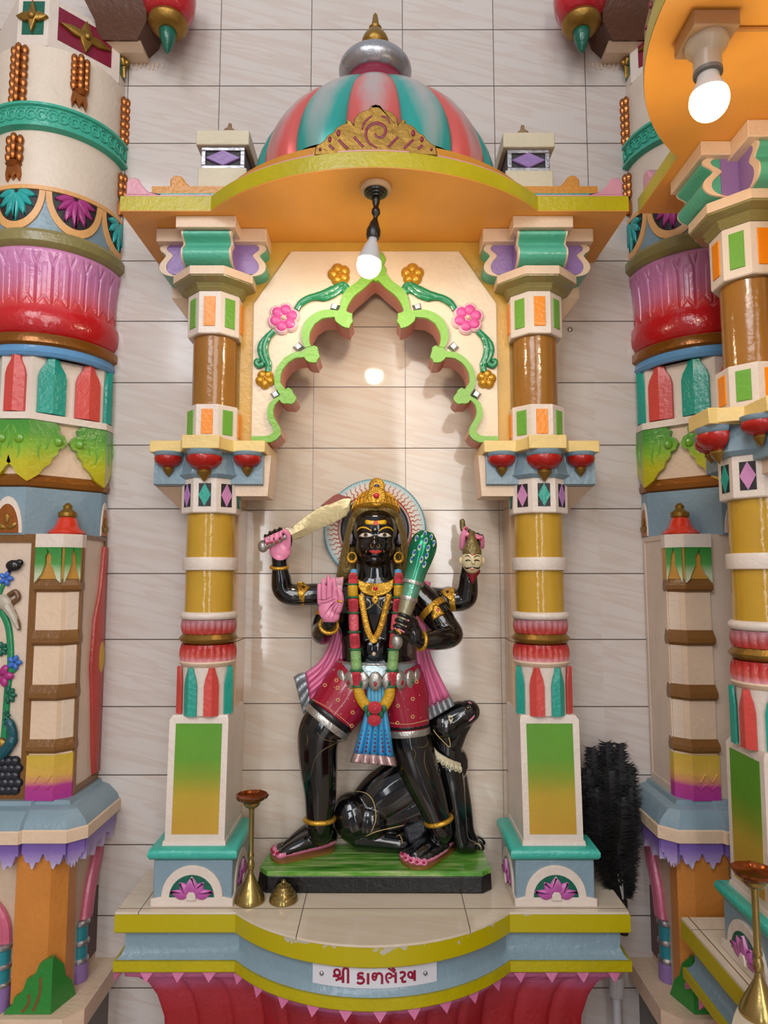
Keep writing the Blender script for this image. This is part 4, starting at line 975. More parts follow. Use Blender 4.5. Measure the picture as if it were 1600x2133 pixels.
    # copper moulding, slate octagon
    mb = MB(); mb.plan([(pl(.046, .192), g0-.004), (pl(.048, .205), g0+.004), (pl(.048, .207), g0+.018), (pl(.047, .202), g1-.008), (pl(.046, .19), g1)]); mb.build('copper_moulding', BROWNGOLD(), root, ang=20)
    h0, h1 = fz(1110, -.2), g0
    mb = MB(); mb.plan([(pl(.048, .200), h0-.005), (pl(.048, .200), h1-.002)]); slate = mb.build('slate_octagon', BLUE(), root, ang=20)
    for face in (0, 2):
        c = {0: (Vector((X(0), -.200, 0)), 0), 2: (Vector((X(.200), -.024, 0)), 90)}[face]; t = math.radians(c[1]); nn = Vector((sg*math.sin(t), -math.cos(t), 0)); tt = Vector((sg*math.cos(t), math.sin(t), 0))
        r = .044 if face == 0 else .024
        def put(m_): return m_.xform(lambda v: c[0]+nn*(-v.y)+tt*v.x+Vector((0, 0, v.z)))
        m_ = MB(); m_.relief([(r*math.cos(PI*k/16), h0+(h1-h0)*.78*math.sin(PI*k/16)) for k in range(17)], 0, -.004); o = put(m_).build('medallion_arch', WHITE(), slate, ang=40)
        m_ = MB(); m_.relief([(r*.78*math.cos(PI*k/16), h0+(h1-h0)*.62*math.sin(PI*k/16)) for k in range(17)], -.004, -.0055); put(m_).build('medallion_recess', COPPER(), o, ang=40)
        for a in (30, 90, 150):
            tq = math.radians(a); m_ = MB(); m_.ball((r*.42*math.cos(tq), -.006, h0+(h1-h0)*.30*math.sin(tq)), (.008, .004, .016), 8, 6, rot=Matrix.Rotation(-(tq-PI/2), 3, 'Y')); put(m_).build('medallion_petal', GOLD(), o)
    # pedestal
    p0, p1 = fz(1669, -.21), h0-.003
    pp = lambda d: [(X(-.207+d), -.001), (X(-.207+d), -.172), (X(-.177), -.200+d), (X(.177), -.200+d), (X(.207-d), -.172), (X(.207-d), -.001)]
    mb = MB(); mb.plan([(pp(.008), p0), (pp(.008), p1)]); ped = mb.build('pedestal', paint('pedestal_cream_paint', '#d8c2ad', .35), root, ang=20)
    def frame_rect(u0, u1, za, zb, w_, d, fn, mat, nm, par):
        m_ = MB()
        for a, b, c_, e in ((u0, u1, za, za+w_*1.6), (u0, u1, zb-w_, zb), (u0, u0+w_, za+w_*1.6, zb-w_), (u1-w_, u1, za+w_*1.6, zb-w_)):
            m_.box(a, b, -d, .004, c_, e)
        m_.xform(fn); return m_.build(nm, mat, par, ang=0)
    frontf = lambda v: Vector((X(v.x), -.192+v.y, v.z)); sidef = lambda v: Vector((X(.199-v.y), -.087+v.x, v.z))
    if front_relief:
        frame_rect(-.094, .094, p0, p1, .024, .006, frontf, BROWN(), 'panel_frame', ped)
        frame_rect(-.080, .084, p0, p1, .012, .006, sidef, BROWN(), 'side_frame', ped)
        # a red painted robe edge carved on the side panel
        m_ = MB(); q = [(.060, .96), (.045, .78), (.012, .66), (.005, .55), (.000, .47), (.010, .40), (.020, .30), (.035, .12), (.048, .03)]
        o_ = [(a, p0+(p1-p0)*b) for a, b in q]+[(.084, p0+(p1-p0)*.03), (.084, p0+(p1-p0)*.96)]
        m_.relief(o_, 0, -.012, .004); m_.xform(sidef); m_.build('red_relief', paint('robe_red_paint', '#b8453c', .3), ped, ang=50)
        m_ = MB(); m_.ball((0, 0, 0), (.022, .010, .052), 12, 8); m_.xform(lambda v: sidef(Vector((.062+v.x, -.008+v.y, p0+(p1-p0)*.50+v.z)))); m_.build('ochre_relief', OCHRE(), ped)
    else:
        frame_rect(-.080, .084, p0, p1, .014, .003, sidef, paint('pedestal_cream_paint', '#d8c2ad', .35), 'side_frame', ped)
    # corner pilaster with bars, leaf cap and small stupa
    def pil_plan(o, cx=.1345): # front + chamfer towards the shrine
        return [(X(cx-.040-o*.5), -.190), (X(cx-.040-o*.5), -.200-o), (X(cx+.030+o*.2), -.200-o), (X(cx+.062+o*.7), -.168-o*.6), (X(cx+.066+o*.4), -.150), (X(cx+.05), -.150)]
    pz = lambda py: zf(py, -.208)
    def mirrorable(fn):
        fn(1)
    for sgn2 in ((1, -1) if front_relief else (1,)):
        def Q(pts): return pts if sgn2 > 0 else [(2*ax-x, y) for x, y in pts][::-1]
        pier = MB(); pier.plan([(Q(pil_plan(.002)), p0), (Q(pil_plan(.002)), pz(1112))]); pier = pier.build('corner_pilaster', CREAM(), root, ang=20)
        for a, b in ((1205, 1233), (1313, 1345), (1427, 1460), (1541, 1570)):
            za, zb = pz(b), pz(a); mb = MB(); mb.plan([(Q(pil_plan(.006)), za), (Q(pil_plan(.013)), za+.008), (Q(pil_plan(.013)), (za+zb)/2), (Q(pil_plan(.005)), zb)]); mb.build('pilaster_bar', BROWN(), pier, ang=20)
        mb = MB(); mb.plan([(Q(pil_plan(.008)), pz(1206)), (Q(pil_plan(.008)), pz(1140))]); mb.build('gilt_collar', paint('collar_gold_paint', '#c08a3a', .3), pier, ang=20)
        LC = paint('leaf_cap_paint', '#3f8a3c', .25, ramp=[(0, '#ccd0b4'), (.25, '#b9c8a2'), (.55, '#4d9448'), (1, '#2f7f34')], z0=pz(1212), z1=pz(1140))
        zt, zb = pz(1140), pz(1214)
        def leafstrip(poly):
            m_ = MB(); vs = []; k = len(poly)
            for d in (.016, .003):
                for u, t in poly:
                    # u from 0 (outer edge of the front) along front .075 then chamfer
                    cx = .1345
                    if u <= .070: x_, y_ = cx-.040+u, -.200-d
                    else: w_ = u-.070; x_, y_ = cx+.030+w_*.707+d*.6, -.200+w_*.707-d*.75
                    xx = X(x_) if sgn2 > 0 else 2*ax-X(x_)
                    vs.append((xx, y_, zb+(zt-zb)*t))
            fs = [tuple(range(k)), tuple(range(2*k-1, k-1, -1))]+[(i, (i+1) % k, k+(i+1) % k, k+i) for i in range(k)]
            m_.add(vs, fs); return m_.build('leaf_cap', LC, pier, ang=30)
        leafstrip([(-.003, 1), (.026, 1), (.031, .86), (.025, .74), (.026, .55), (.016, .25), (-.003, 0)])
        leafstrip([(.026, 1), (.070, 1), (.070, .0), (.060, .10), (.052, .32), (.042, .52), (.043, .72), (.036, .86)])
        leafstrip([(.0701, 1), (.092, 1), (.088, .78), (.089, .55), (.080, .25), (.0701, 0)])
        leafstrip([(.092, 1), (.114, 1), (.114, .05), (.104, .4), (.100, .75)])
        mb = MB(); mb.plan([(Q(pil_plan(.012)), pz(1140)), (Q(pil_plan(.012)), pz(1112))]); mb.build('pilaster_cap', WHITE(), pier, ang=20)
        sx_ = X(.150) if sgn2 > 0 else 2*ax-X(.150); zz = pz(1112)-.002; sy = -.158
        mb = MB(); mb.lathe([(.048, zz), (.052, zz+.006), (.048, zz+.013), (.040, zz+.018), (.031, zz+.030), (.026, zz+.047), (.022, zz+.052)], sx_, sy, n=28); st = mb.build('stupa_dome', paint('stupa_red_paint', '#cc3318', .18, coat=.4), pier)
        mb = MB(); mb.lathe([(.021, zz+.050), (.026, zz+.056), (.026, zz+.066), (.016, zz+.074), (.012, zz+.078), (.013, zz+.086), (.006, zz+.094), (0, zz+.096)], sx_, sy, n=20); mb.build('stupa_finial', GOLD(), st)
        mb = MB(); FOOT = paint('pilaster_foot_paint', '#b04a8c', .28, ramp=[(0, '#a8348a'), (.34, '#b23d88'), (.45, '#cf8a6a'), (.62, '#d2a84e'), (1, '#c9a83e')], z0=p0, z1=pz(1576))
        mb.plan([(Q(pil_plan(.008)), p0), (Q(pil_plan(.008)), pz(1574))]); ft = mb.build('pilaster_foot', FOOT, pier, ang=20)
        for zt_, amp in ((pz(1622), .010), (pz(1640), .006)):
            m_ = MB(); pts = []
            for k in range(25):
                u = k/24*.066; x_ = .1345-.037+u; xx = X(x_) if sgn2 > 0 else 2*ax-X(x_); pts.append((xx, -.2085, zt_+amp*math.cos(k/24*4*PI)))
            m_.tube(pts, .0022, 6); m_.build('drip_line', FOOT, ft)
    # cornice, fascia, drip fringe
    q0, q1, q2 = fz(1762, -.275), fz(1733, -.275), p0
    def cpl(d): return [(X(-.275+d), -.001), (X(-.275+d), -.225), (X(-.235+d*.6), -.265+d), (X(-.118), -.265+d), (X(-.112), -.275+d), (X(.112), -.275+d), (X(.118), -.265+d), (X(.235-d*.6), -.265+d), (X(.275-d), -.225+d*.3), (X(.275-d), -.001)]
    mb = MB(); mb.plan([(cpl(.004), q1-.001), (cpl(.012), q1+.016), (cpl(.030), q1+.034), (cpl(.036), q1+.040), (cpl(.046), q1+.044), (cpl(.058), q2-.010), (cpl(.062), q2+.001)]); mb.build('cornice', BLUE(), root, ang=20)
    mb = MB(); mb.plan([(cpl(.004), q0), (cpl(0), q0+.002), (cpl(0), q1-.003), (cpl(.003), q1)]); mb.build('fascia', CREAM(), root, ang=20)
    r0 = fz(1812, -.26)
    DR = paint('drip_purple_paint', '#8a6cb0', .28, ramp=[(0, '#c9c2d6'), (.3, '#a996c4'), (.75, '#7d62a8'), (1, '#6d549c')], z0=r0, z1=q0)
    segs = [((-.02, -.262), (.112, -.262)), ((.116, -.252), (.232, -.252)), ((.232, -.252), (.262, -.220)), ((.262, -.220), (.262, -.02))]
    if front_relief: segs.insert(0, ((-.112, -.262), (-.02, -.262)))
    for (xa, ya), (xb, yb) in segs:
        L = math.hypot(xb-xa, yb-ya); d = Vector(((xb-xa)/L*1, (yb-ya)/L, 0)); nn = Vector((d.y, -d.x, 0)); out = [(0, 1), (L, 1)]
        k = max(2, int(L/.020)); low = []
        for i in range(k*6+1):
            s_ = i/(k*6); ph = (s_*L/.058) % 1.0; low.append((L*(1-s_), .10+.42*abs(math.cos(PI*ph))**2.2+.1*math.sin(s_*40)))
        poly = out+low; m_ = MB(); vs = []; n_ = len(poly)
        for dd in (.008, -.012):
            for u, t in poly: p = Vector((xa, ya, 0))+d*u+nn*dd; vs.append((X(p.x), p.y, r0+(q0-r0)*t))
        m_.add(vs, [tuple(range(n_)), tuple(range(2*n_-1, n_-1, -1))]+[(i, (i+1) % n_, n_+(i+1) % n_, n_+i) for i in range(n_)]); m_.build('drip_fringe', DR, root, ang=30)
    # base: cream core, orange pilaster, pink mouldings, turquoise colonnettes, green leaf
    bb = lambda d: [(X(-.215+d), -.001), (X(-.215+d), -.190), (X(-.185+d), -.225+d), (X(.185-d), -.225+d), (X(.215-d), -.190), (X(.215-d), -.001)]
    kz = fz(2112, -.26)
    mb = MB(); mb.plan([(bb(0), kz-.001), (bb(0), q0+.001)]); bs = mb.build('base_block', paint('base_cream_paint', '#c9af96', .4), root, ang=20)
    ORB = paint('base_orange_paint', '#c98038', .32)
    ob = [(X(.098), -.215), (X(.098), -.246), (X(.190), -.246), (X(.222), -.212), (X(.222), -.165), (X(.19), -.165)]
    mb = MB(); mb.plan([(ob, kz), (ob, q0)]); mb.build('base_pilaster', ORB, root, ang=20)
    PKM = paint('moulding_pink_paint', '#c9647e', .28); 
    cz_ = fz(1950, -.235)
    if front_relief:
        mb = MB(); pts = [Vector((X(.074*math.sin(t)), -.234, cz_+.09*math.cos(t)+.0)) for t in [k*PI/2/14 for k in range(15)]]+[Vector((X(.076), -.234, cz_-.03))]
        for k, off_ in enumerate((.0, -.016, -.030)):
            c = [Vector((ax+(p.x-ax)*(1+off_/.075), p.y-.004*k, cz_+(p.z-cz_)*(1+off_/.09))) for p in pts]; mb.tube(c, .0125, 10)
        mb.build('arch_moulding', PKM, root)
        cn = lambda: paint('colonnette_turquoise', '#2a8592', .25)
        zt = cz_-.02; zz = [zt, zt-.045, zt-.055, zt-.100, zt-.110, zt-.15]
        mb = MB(); mb.lathe([(.024, kz+.02), (.024, zt)], X(.062), -.236, n=20); co = mb.build('colonnette', cn(), root)
        for z_ in (zt-.002, zt-.050, zt-.096):
            mb = MB(); mb.lathe([(.025, z_-.007), (.030, z_-.003), (.030, z_+.003), (.025, z_+.007)], X(.062), -.236, n=20); mb.build('silver_collar', SILVER(), co)
        mb = MB(); mb.lathe([(.029, kz), (.029, zt-.10)], X(.062), -.236, n=20); mb.build('colonnette_foot', PURPLE(), co)
        mb = MB(); mb.box(X(-.05), X(.040), -.229, -.22, kz+.02, cz_-.02); mb.build('dark_niche', MAROON(), root, ang=0)
    # the same moulding on the side towards the shrine
    mb = MB(); za = fz(1740, -.05); zb_ = fz(1935, -.15)
    for off_ in (0, .014, .028):
        pts = smooth([Vector((X(.222-off_*.15), -.015+off_*.3, za-.015)), Vector((X(.222), -.045+off_, za-.06)), Vector((X(.223), -.085+off_, za-.13)), Vector((X(.223), -.105+off_, za-.20)), Vector((X(.223), -.112+off_, zb_+.0))], 5); mb.tube(pts, .012, 10, up=(sg, 0, 0))
    mb.build('arch_moulding', PKM, root)
    mb = MB(); mb.lathe([(.021, kz+.02), (.021, zb_)], X(.214), -.110, n=20); co = mb.build('colonnette', paint('colonnette_turquoise', '#2a8592', .25), root)
    for z_ in (zb_, zb_-.052, zb_-.10):
        mb = MB(); mb.lathe([(.022, z_-.008), (.027, z_-.003), (.027, z_+.003), (.022, z_+.008)], X(.214), -.110, n=20); mb.build('silver_collar', SILVER(), co)
    mb = MB(); mb.lathe([(.026, kz), (.026, zb_-.105)], X(.214), -.110, n=20); mb.build('colonnette_foot', PURPLE(), co)
    mb = MB(); mb.box(min(X(.213), X(.219)), max(X(.213), X(.219)), -.085, -.004, kz+.02, za-.16); mb.build('side_niche', paint('niche_dark_paint', '#4a2420', .4), root, ang=0)
    m_ = MB(); zl0, zl1 = kz, fz(2000, -.27); Hh = zl1-zl0; lo = [(.090, 0), (.212, 0), (.212, 1), (.196, .98), (.178, .90), (.170, .74), (.158, .66), (.146, .62), (.140, .46), (.128, .34), (.116, .30), (.112, .16), (.098, .10)]
    vs = []; n_ = len(lo)
    for y in (-.262, -.245):
        for a, t in lo: vs.append((X(a), y, zl0+Hh*t))
    m_.add(vs, [tuple(range(n_)), tuple(range(2*n_-1, n_-1, -1))]+[(i, (i+1) % n_, n_+(i+1) % n_, n_+i) for i in range(n_)])
    GL = paint('corner_leaf_green', '#2f8436', .3); gl = m_.build('base_leaf', GL, root, ang=30)
    m_ = MB(); lo2 = [(0, 0), (.09, 0), (.07, .35), (.05, .5), (.04, .75), (.015, .95), (0, 1)]; vs = []; n_ = len(lo2)
    for d in (0, .014):
        for a, t in lo2: vs.append((X(.212+a*.3-d*.6), -.262+a*.95+d*.5, zl0+Hh*t))
    m_.add(vs, [tuple(range(n_)), tuple(range(2*n_-1, n_-1, -1))]+[(i, (i+1) % n_, n_+(i+1) % n_, n_+i) for i in range(n_)]); m_.build('base_leaf', GL, root, ang=30)
    for xo, t0_, t1_ in ((.150, .04, .36), (.178, .06, .66)):
        m_ = MB(); m_.tube(smooth([(X(xo-.012), -.2625, zl0+Hh*t0_), (X(xo+.004), -.2625, zl0+Hh*(t0_+t1_)/2), (X(xo+.004), -.2625, zl0+Hh*t1_)], 5), .0035, 6, sq=(1, .4)); m_.build('leaf_slit', BROWN(), gl)
    kb = lambda d: [(X(-.29+d), -.001), (X(-.29+d), -.24), (X(-.25+d), -.28+d), (X(.25-d), -.28+d), (X(.29-d), -.24), (X(.29-d), -.001)]
    mb = MB(); mb.plan([(kb(0), kz-.05), (kb(0), kz-.001)]); mb.build('kerb', CREAM(), root, ang=20)
    mb = MB(); mb.plan([(kb(.03), 0.001), (kb(.03), kz-.051)]); mb.build('plinth', paint('plinth_grey_paint', '#6d6862', .5), root, ang=20)
    # bracket beam and hanging bud at the head of the pillar
    zb0 = P(300, 92, -.06).z
    mb = MB(); mb.plan([([(X(.15), -.09), (X(.275), -.09), (X(.275), -.001), (X(.15), -.001)], zb0-.01), ([(X(.15), -.12), (X(.315), -.12), (X(.315), -.001), (X(.15), -.001)], zb0+.03), ([(X(.12), -.17), (X(.33), -.17), (X(.33), -.001), (X(.12), -.001)], zb0+.09), ([(X(.12), -.20), (X(.33), -.20), (X(.33), -.001), (X(.12), -.001)], zb0+.20)]); bm_ = mb.build('bracket_beam', DKBROWN(), root, ang=25)
    mb = MB(); mb.plan([([(X(.19), -.05), (X(.285), -.05), (X(.285), -.0015), (X(.19), -.0015)], zb0-.022), ([(X(.15), -.085), (X(.285), -.085), (X(.285), -.0015), (X(.15), -.0015)], zb0-.009)]); mb.build('beam_underside', CREAM(), bm_, ang=20)
    for k in range(9):
        xo = .205+.016*k+.004*math.sin(k*7); L_ = .010+.016*abs(math.sin(k*2.3)); zt_ = zb0-.018
        m_ = MB(); m_.tube([(X(xo), -.002, zt_), (X(xo), -.003, zt_-L_*.7), (X(xo), -.002, zt_-L_)], [.004, .0025, .002], 6, sq=(1, .5)); m_.build('paint_drip', CREAM(), bm_)
    bc = P(350, 60, -.115); bx = X(bc.x-(-1.073)) if True else 0; by = -.115
    zt = P(350, 112, -.115).z
    mb = MB(); mb.lathe([(0, zt), (.010, zt+.012), (.022, zt+.045), (.028, zt+.072), (.026, zt+.078)], bx, by, n=24); bud = mb.build('hanging_bud', DKGREEN(), root)
    mb = MB(); mb.lathe([(.026, zt+.074), (.044, zt+.077), (.058, zt+.090), (.062, zt+.104), (.055, zt+.118), (.045, zt+.120)], bx, by, n=32); mb.build('bud_ring', GOLD(), bud)
    mb = MB(); mb.lathe([(.048, zt+.116), (.064, zt+.125), (.080, zt+.15), (.085, zt+.19), (.080, zt+.23), (.05, zt+.26)], bx, by, n=32); mb.build('bud_bulb', paint('bud_red_paint', '#bb1f2a', .2, coat=.4), bud)
    return root, ped
left_pillar, lped = make_pillar(-1.073, 1, 'great round pillar on the left wall with a carved bird and flower panel on its pedestal', True)
right_pillar, rped = make_pillar(1.013, -1, 'great round pillar at the right, half hidden behind the side shrine', False)
# bird and flower relief on the left pillar's front panel
def rp(px, py, d=0): return P(px, py, -.194-d)
def rel(nm, mat, fn): m_ = MB(); fn(m_); return m_.build(nm, mat, lped)
rel('relief_stem', VINE(), lambda m: (m.tube(smooth([rp(-20, 1640), rp(5, 1560), rp(16, 1430), rp(22, 1380), rp(18, 1310), rp(2, 1270), rp(-10, 1240)], 5), .010, 8, sq=(1, .6)), m.tube(smooth([rp(18, 1395), rp(30, 1385), rp(40, 1382)], 4), .006, 8), m.tube(smooth([rp(-2, 1240), rp(4, 1225), rp(8, 1215)], 4), .006, 8), m.tube(smooth([rp(18, 1400), rp(28, 1398), rp(34, 1392)], 4), .006, 8)))
def leaf_(px, py, s):
    def f(m):
        for a in range(5):
            t = -PI/2+a*PI/4; c = rp(px+s*.45*math.cos(t), py-s*.45*math.sin(t), .004); m.ball(c, (s*.42*psc(-.2), .006, s*.24*psc(-.2)), 8, 6, rot=Matrix.Rotation(-t, 3, 'Y'))
    return f
for a in ((16, 1448, 22), (2, 1352, 18), (10, 1490, 14)): rel('relief_leaf', DKGREEN(), leaf_(*a))
BF = paint('relief_blue_paint', '#3d6fc4', .25)
for px, py in ((12, 1205), (30, 1380)):
    rel('blue_flower', BF, lambda m: [m.ball(rp(px+9*math.cos(a), py-9*math.sin(a), .006), (.010, .006, .007), 8, 6, rot=Matrix.Rotation(-a, 3, 'Y')) for a in (0, 1.26, 2.5, 3.77, 5.0)])
rel('magenta_flower', LMM_ if False else paint('half_flower_magenta', '#a8327c', .25), lambda m: [m.ball(rp(5+13*math.cos(a), 1408-13*math.sin(a), .007), (.015, .007, .011), 8, 6, rot=Matrix.Rotation(-a, 3, 'Y')) for a in (0, 1.26, 2.5, 3.77, 5.0)])
rel('dark_bird', paint('relief_black_paint', '#1c1a1c', .2), lambda m: (m.ball(rp(28, 1178, .010), (.022, .012, .016), 12, 8), m.ball(rp(40, 1172, .01), (.012, .008, .010), 8, 6), m.tube([rp(20, 1185, .006), rp(18, 1196, .004)], [.006, .003], 6)))
rel('pale_bird', paint('relief_grey_paint', '#b5aa98', .3), lambda m: (m.ball(rp(8, 1255, .008), (.028, .012, .020), 12, 8, rot=Matrix.Rotation(.6, 3, 'Y')), m.tube([rp(14, 1262, .008), rp(28, 1285, .008), rp(38, 1310, .008)], [.014, .011, .005], 8)))
rel('bird_tail', paint('relief_brown_paint', '#6b4a2c', .3), lambda m: (m.tube(smooth([rp(18, 1240, .006), rp(32, 1232, .006), rp(38, 1245, .006), rp(26, 1255, .006)], 4), .007, 8), m.tube([rp(28, 1270, .006), rp(38, 1300, .006), rp(40, 1312, .006)], [.004, .006, .004], 8)))
rel('peacock_neck', paint('relief_teal_paint', '#17505a', .2), lambda m: (m.tube(smooth([rp(-4, 1575, .01), rp(14, 1560, .01), rp(27, 1535, .01), rp(22, 1510, .01), rp(14, 1502, .01)], 5), [.016]*10+[.012]*11, 10), ))
rel('gold_breast', GOLD(), lambda m: m.ball(rp(2, 1550, .008), (.018, .010, .018), 10, 7))
rel('dark_rocks', paint('relief_slate_paint', '#25262e', .25), lambda m: [m.ball(rp(-8+(i % 4)*13+(i//4 % 2)*6, 1585+(i//4)*15, .004), (.016, .012, .014), 8, 6) for i in range(20)])
# ---------------------------------------------------------------- side shrine on the right wall, same pattern
RZ = -PI/2
dup(altar, (SX-.012, SY+.055, 0), RZ, label='second altar platform at the right edge, cut off by the frame, brass lamp on it')
S2C = dup(canopy, (SX+.022, SY, 0), RZ, scale=(1, 1.08, 1), label='second canopy at the upper right edge, over the side altar, white bulb under it')
def shrine2(ox, oy): return (SX+oy, SY-(ox), 0)
dup(column, shrine2(AX-XC, AY), RZ, label='column at the right edge, standing on the side altar')
ar2 = dup(arch, shrine2(0, YA), RZ, label='arch panel of the side shrine, an ochre strip at the right edge')
# ---------------------------------------------------------------- the statue group
def Yof(py, Z):
    u = -(py-1066.5)/CAM_F; dy = _c-_s*u; dz = _s+_c*u
    return (Z-CAM_Z)/dz*dy-CAM_D
def fuse(mb, voxel, smooth_it, name, mats, parent=None, factor=0.5):
    """grow one continuous skin over overlapping limbs"""
    me = bpy.data.meshes.new('limbs'); me.from_pydata(mb.v, [], mb.f); bm = bmesh.new(); bm.from_mesh(me); bmesh.ops.recalc_face_normals(bm, faces=bm.faces); bm.to_mesh(me); bm.free()
    o = bpy.data.objects.new('limbs', me); S.collection.objects.link(o)
    r = o.modifiers.new('skin', 'REMESH'); r.mode = 'VOXEL'; r.voxel_size = voxel; r.adaptivity = 0
    q = o.modifiers.new('smooth', 'SMOOTH'); q.factor = factor; q.iterations = smooth_it
    dg = bpy.context.evaluated_depsgraph_get(); m2 = bpy.data.meshes.new_from_object(o.evaluated_get(dg)); m2.name = name
    bpy.data.objects.remove(o); bpy.data.meshes.remove(me)
    m2.materials.clear()
    for m_ in (mats if isinstance(mats, (list, tuple)) else [mats]): m2.materials.append(m_)
    m2.shade_smooth(); o = bpy.data.objects.new(name, m2); S.collection.objects.link(o)
    if parent is not None: attach(o, parent)
    return o
def limb(mb, pts, n=16, flat=1.0, sm=5):
    """pts: (px, py, depth, radius in px)"""
    a = smooth([P(p[0], p[1], p[2]) for p in pts], sm) if len(pts) > 2 else [P(p[0], p[1], p[2]) for p in pts]
    r = smooth([Vector((p[3]*psc(p[2]), 0, 0)) for p in pts], sm) if len(pts) > 2 else [Vector((p[3]*psc(p[2]), 0, 0)) for p in pts]
    rr = [v.x for v in r]; mb.tube(a, rr, n, sq=(1, flat))
    for e in (0, -1):
        c = a[e]; mb.ball(c, (rr[e], rr[e]*flat, rr[e]), 14, 9)
def blob(mb, px, py, Y, rx, rz, ry=None, rot=0.0, n=18, k=12):
    s_ = psc(Y); mb.ball(P(px, py, Y), (rx*s_, (ry if ry is not None else rx)*s_, rz*s_), n, k, rot=Matrix.Rotation(rot, 3, 'Y') if rot else None)
INK = paint('black_enamel', '#0a0a0c', .12, bump=.06, bscale=25, coat=.6, var=.02)
SKINP = paint('palm_pink_enamel', '#e487a8', .3, bump=.1)
NAIL = paint('nail_red_enamel', '#a3132e', .2, bump=0)
GOLDS = paint('statue_gold', '#d6a136', .28, metal=.6, bump=1.0, bscale=110)
PALEG = paint('statue_line_gold', '#d8b878', .4, bump=0)
SILV = paint('statue_silver', '#b8b4ac', .28, metal=.75, bump=.5, bscale=110)
HAIR = paint('hair_gold_brown', '#7d6838', .35, metal=.35, bump=1.0, bscale=70)
ZPT = zf(1816, -.153)
# plinth
plinth = thing('statue_plinth', 'black block with a painted green grass top under the black statue', 'plinth', (-.02, -.05, ZP))
def plx(px, y): return P(px, 1840, y).x
pa = [(P(572, 1745, .042).x, .042), (P(542, 1800, -.11).x, -.118), (P(556, 1816, -.153).x, -.150), (P(1005, 1816, -.153).x, -.153), (P(1022, 1800, -.12).x, -.128), (P(1000, 1745, .042).x, .042)]
pb = [(P(570, 1790, .042).x, .042), (P(536, 1830, -.11).x, -.120), (P(552, 1862, -.153).x, -.152), (P(1006, 1862, -.153).x, -.155), (P(1024, 1840, -.12).x, -.130), (P(1004, 1790, .042).x, .042)]
mb = MB(); mb.plan([(pb, ZP+.0005), (pa, ZPT-.012)]); mb.build('plinth_block', paint('plinth_black_paint', '#0d0d0f', .3), plinth, ang=25, bevel=.004)
GR = paint('grass_paint', '#4f8f30', .3, bump=.5, bscale=30)
def grass():
    m, nt, b = base_mat('grass_strokes'); L = nt.links; tc = nd(nt, 'ShaderNodeTexCoord'); mp = nd(nt, 'ShaderNodeMapping'); mp.inputs['Scale'].default_value = (9, 90, 20); L.new(tc.outputs['Object'], mp.inputs[0])
    no = nd(nt, 'ShaderNodeTexNoise'); no.inputs['Scale'].default_value = 1.0; no.inputs['Detail'].default_value = 5; L.new(mp.outputs[0], no.inputs['Vector'])
    cr = nd(nt, 'ShaderNodeValToRGB'); e = cr.color_ramp.elements; e.new(.5)
    for i, (p, h) in enumerate([(.3, '#2f6a24'), (.5, '#5c9a34'), (.72, '#b3bd84')]): e[i].position = p; e[i].color = (*col(h), 1)
    L.new(no.outputs[0], cr.inputs[0]); L.new(cr.outputs[0], b.inputs['Base Color']); b.inputs['Roughness'].default_value = .22
    return m
mb = MB(); mb.plan([(pa, ZPT-.0125), (pa, ZPT-.002), ([(x*.995+(-.0001), y*.985) for x, y in pa], ZPT)]); mb.build('grass_top', grass(), plinth, ang=25)
statue = thing('deity_statue', 'glossy black four-armed statue in red shorts with garland and halo, standing on the green-topped plinth', 'statue', (-.02, -.05, ZPT))
# --- body
B = MB()
def torso(rows, n=28):
    vs = []; fs = []
    for py, cx, hw, d, Y in rows:
        c = P(cx, py, Y)
        for i in range(n):
            a = 2*PI*i/n; ca, sa = math.cos(a), math.sin(a)
            vs.append((c.x+hw*psc(Y)*math.copysign(abs(ca)**.85, ca), Y+d*math.copysign(abs(sa)**.85, sa), c.z))
    for r in range(len(rows)-1):
        for i in range(n): j = (i+1) % n; fs.append((r*n+i, r*n+j, (r+1)*n+j, (r+1)*n+i))
    fs += [tuple(range(n)), tuple((len(rows)-1)*n+i for i in range(n-1, -1, -1))]
    B.add(vs, fs)
TY = -.045
torso([(1150, 782, 31, .045, -.050), (1185, 782, 32, .045, -.048), (1204, 782, 36, .047, TY), (1212, 782, 62, .050, TY), (1222, 783, 88, .054, TY), (1245, 784, 92, .064, TY), (1275, 784, 86, .066, TY), (1310, 783, 77, .060, TY), (1345, 782, 69, .056, TY), (1375, 782, 70, .058, TY), (1400, 783, 82, .066, TY), (1440, 785, 86, .066, TY), (1465, 786, 70, .05, TY)])
blob(B, 752, 1258, -.088, 34, 22, 18); blob(B, 814, 1258, -.088, 34, 22, 18); blob(B, 782, 1352, -.085, 34, 30, 20)
# head
HY = -.066
blob(B, 782, 1106, HY, 48, 54, 52); blob(B, 782, 1134, HY-.010, 43, 42, 42); blob(B, 782, 1158, HY-.022, 27, 22, 26); blob(B, 763, 1135, HY-.030, 20, 24, 18); blob(B, 801, 1135, HY-.030, 20, 24, 18)
limb(B, [(780, 1100, HY-.060, 4), (780, 1118, HY-.068, 5.5), (780, 1132, HY-.077, 8)], 10, sm=3); blob(B, 772, 1134, HY-.064, 6, 5, 7); blob(B, 788, 1134, HY-.064, 6, 5, 7)
blob(B, 763, 1096, HY-.050, 16, 5, 8); blob(B, 799, 1096, HY-.050, 16, 5, 8); blob(B, 780, 1166, HY-.058, 12, 9, 9)
for s_ in (-1, 1): blob(B, 782+s_*49, 1124, HY+.004, 7, 17, 10)
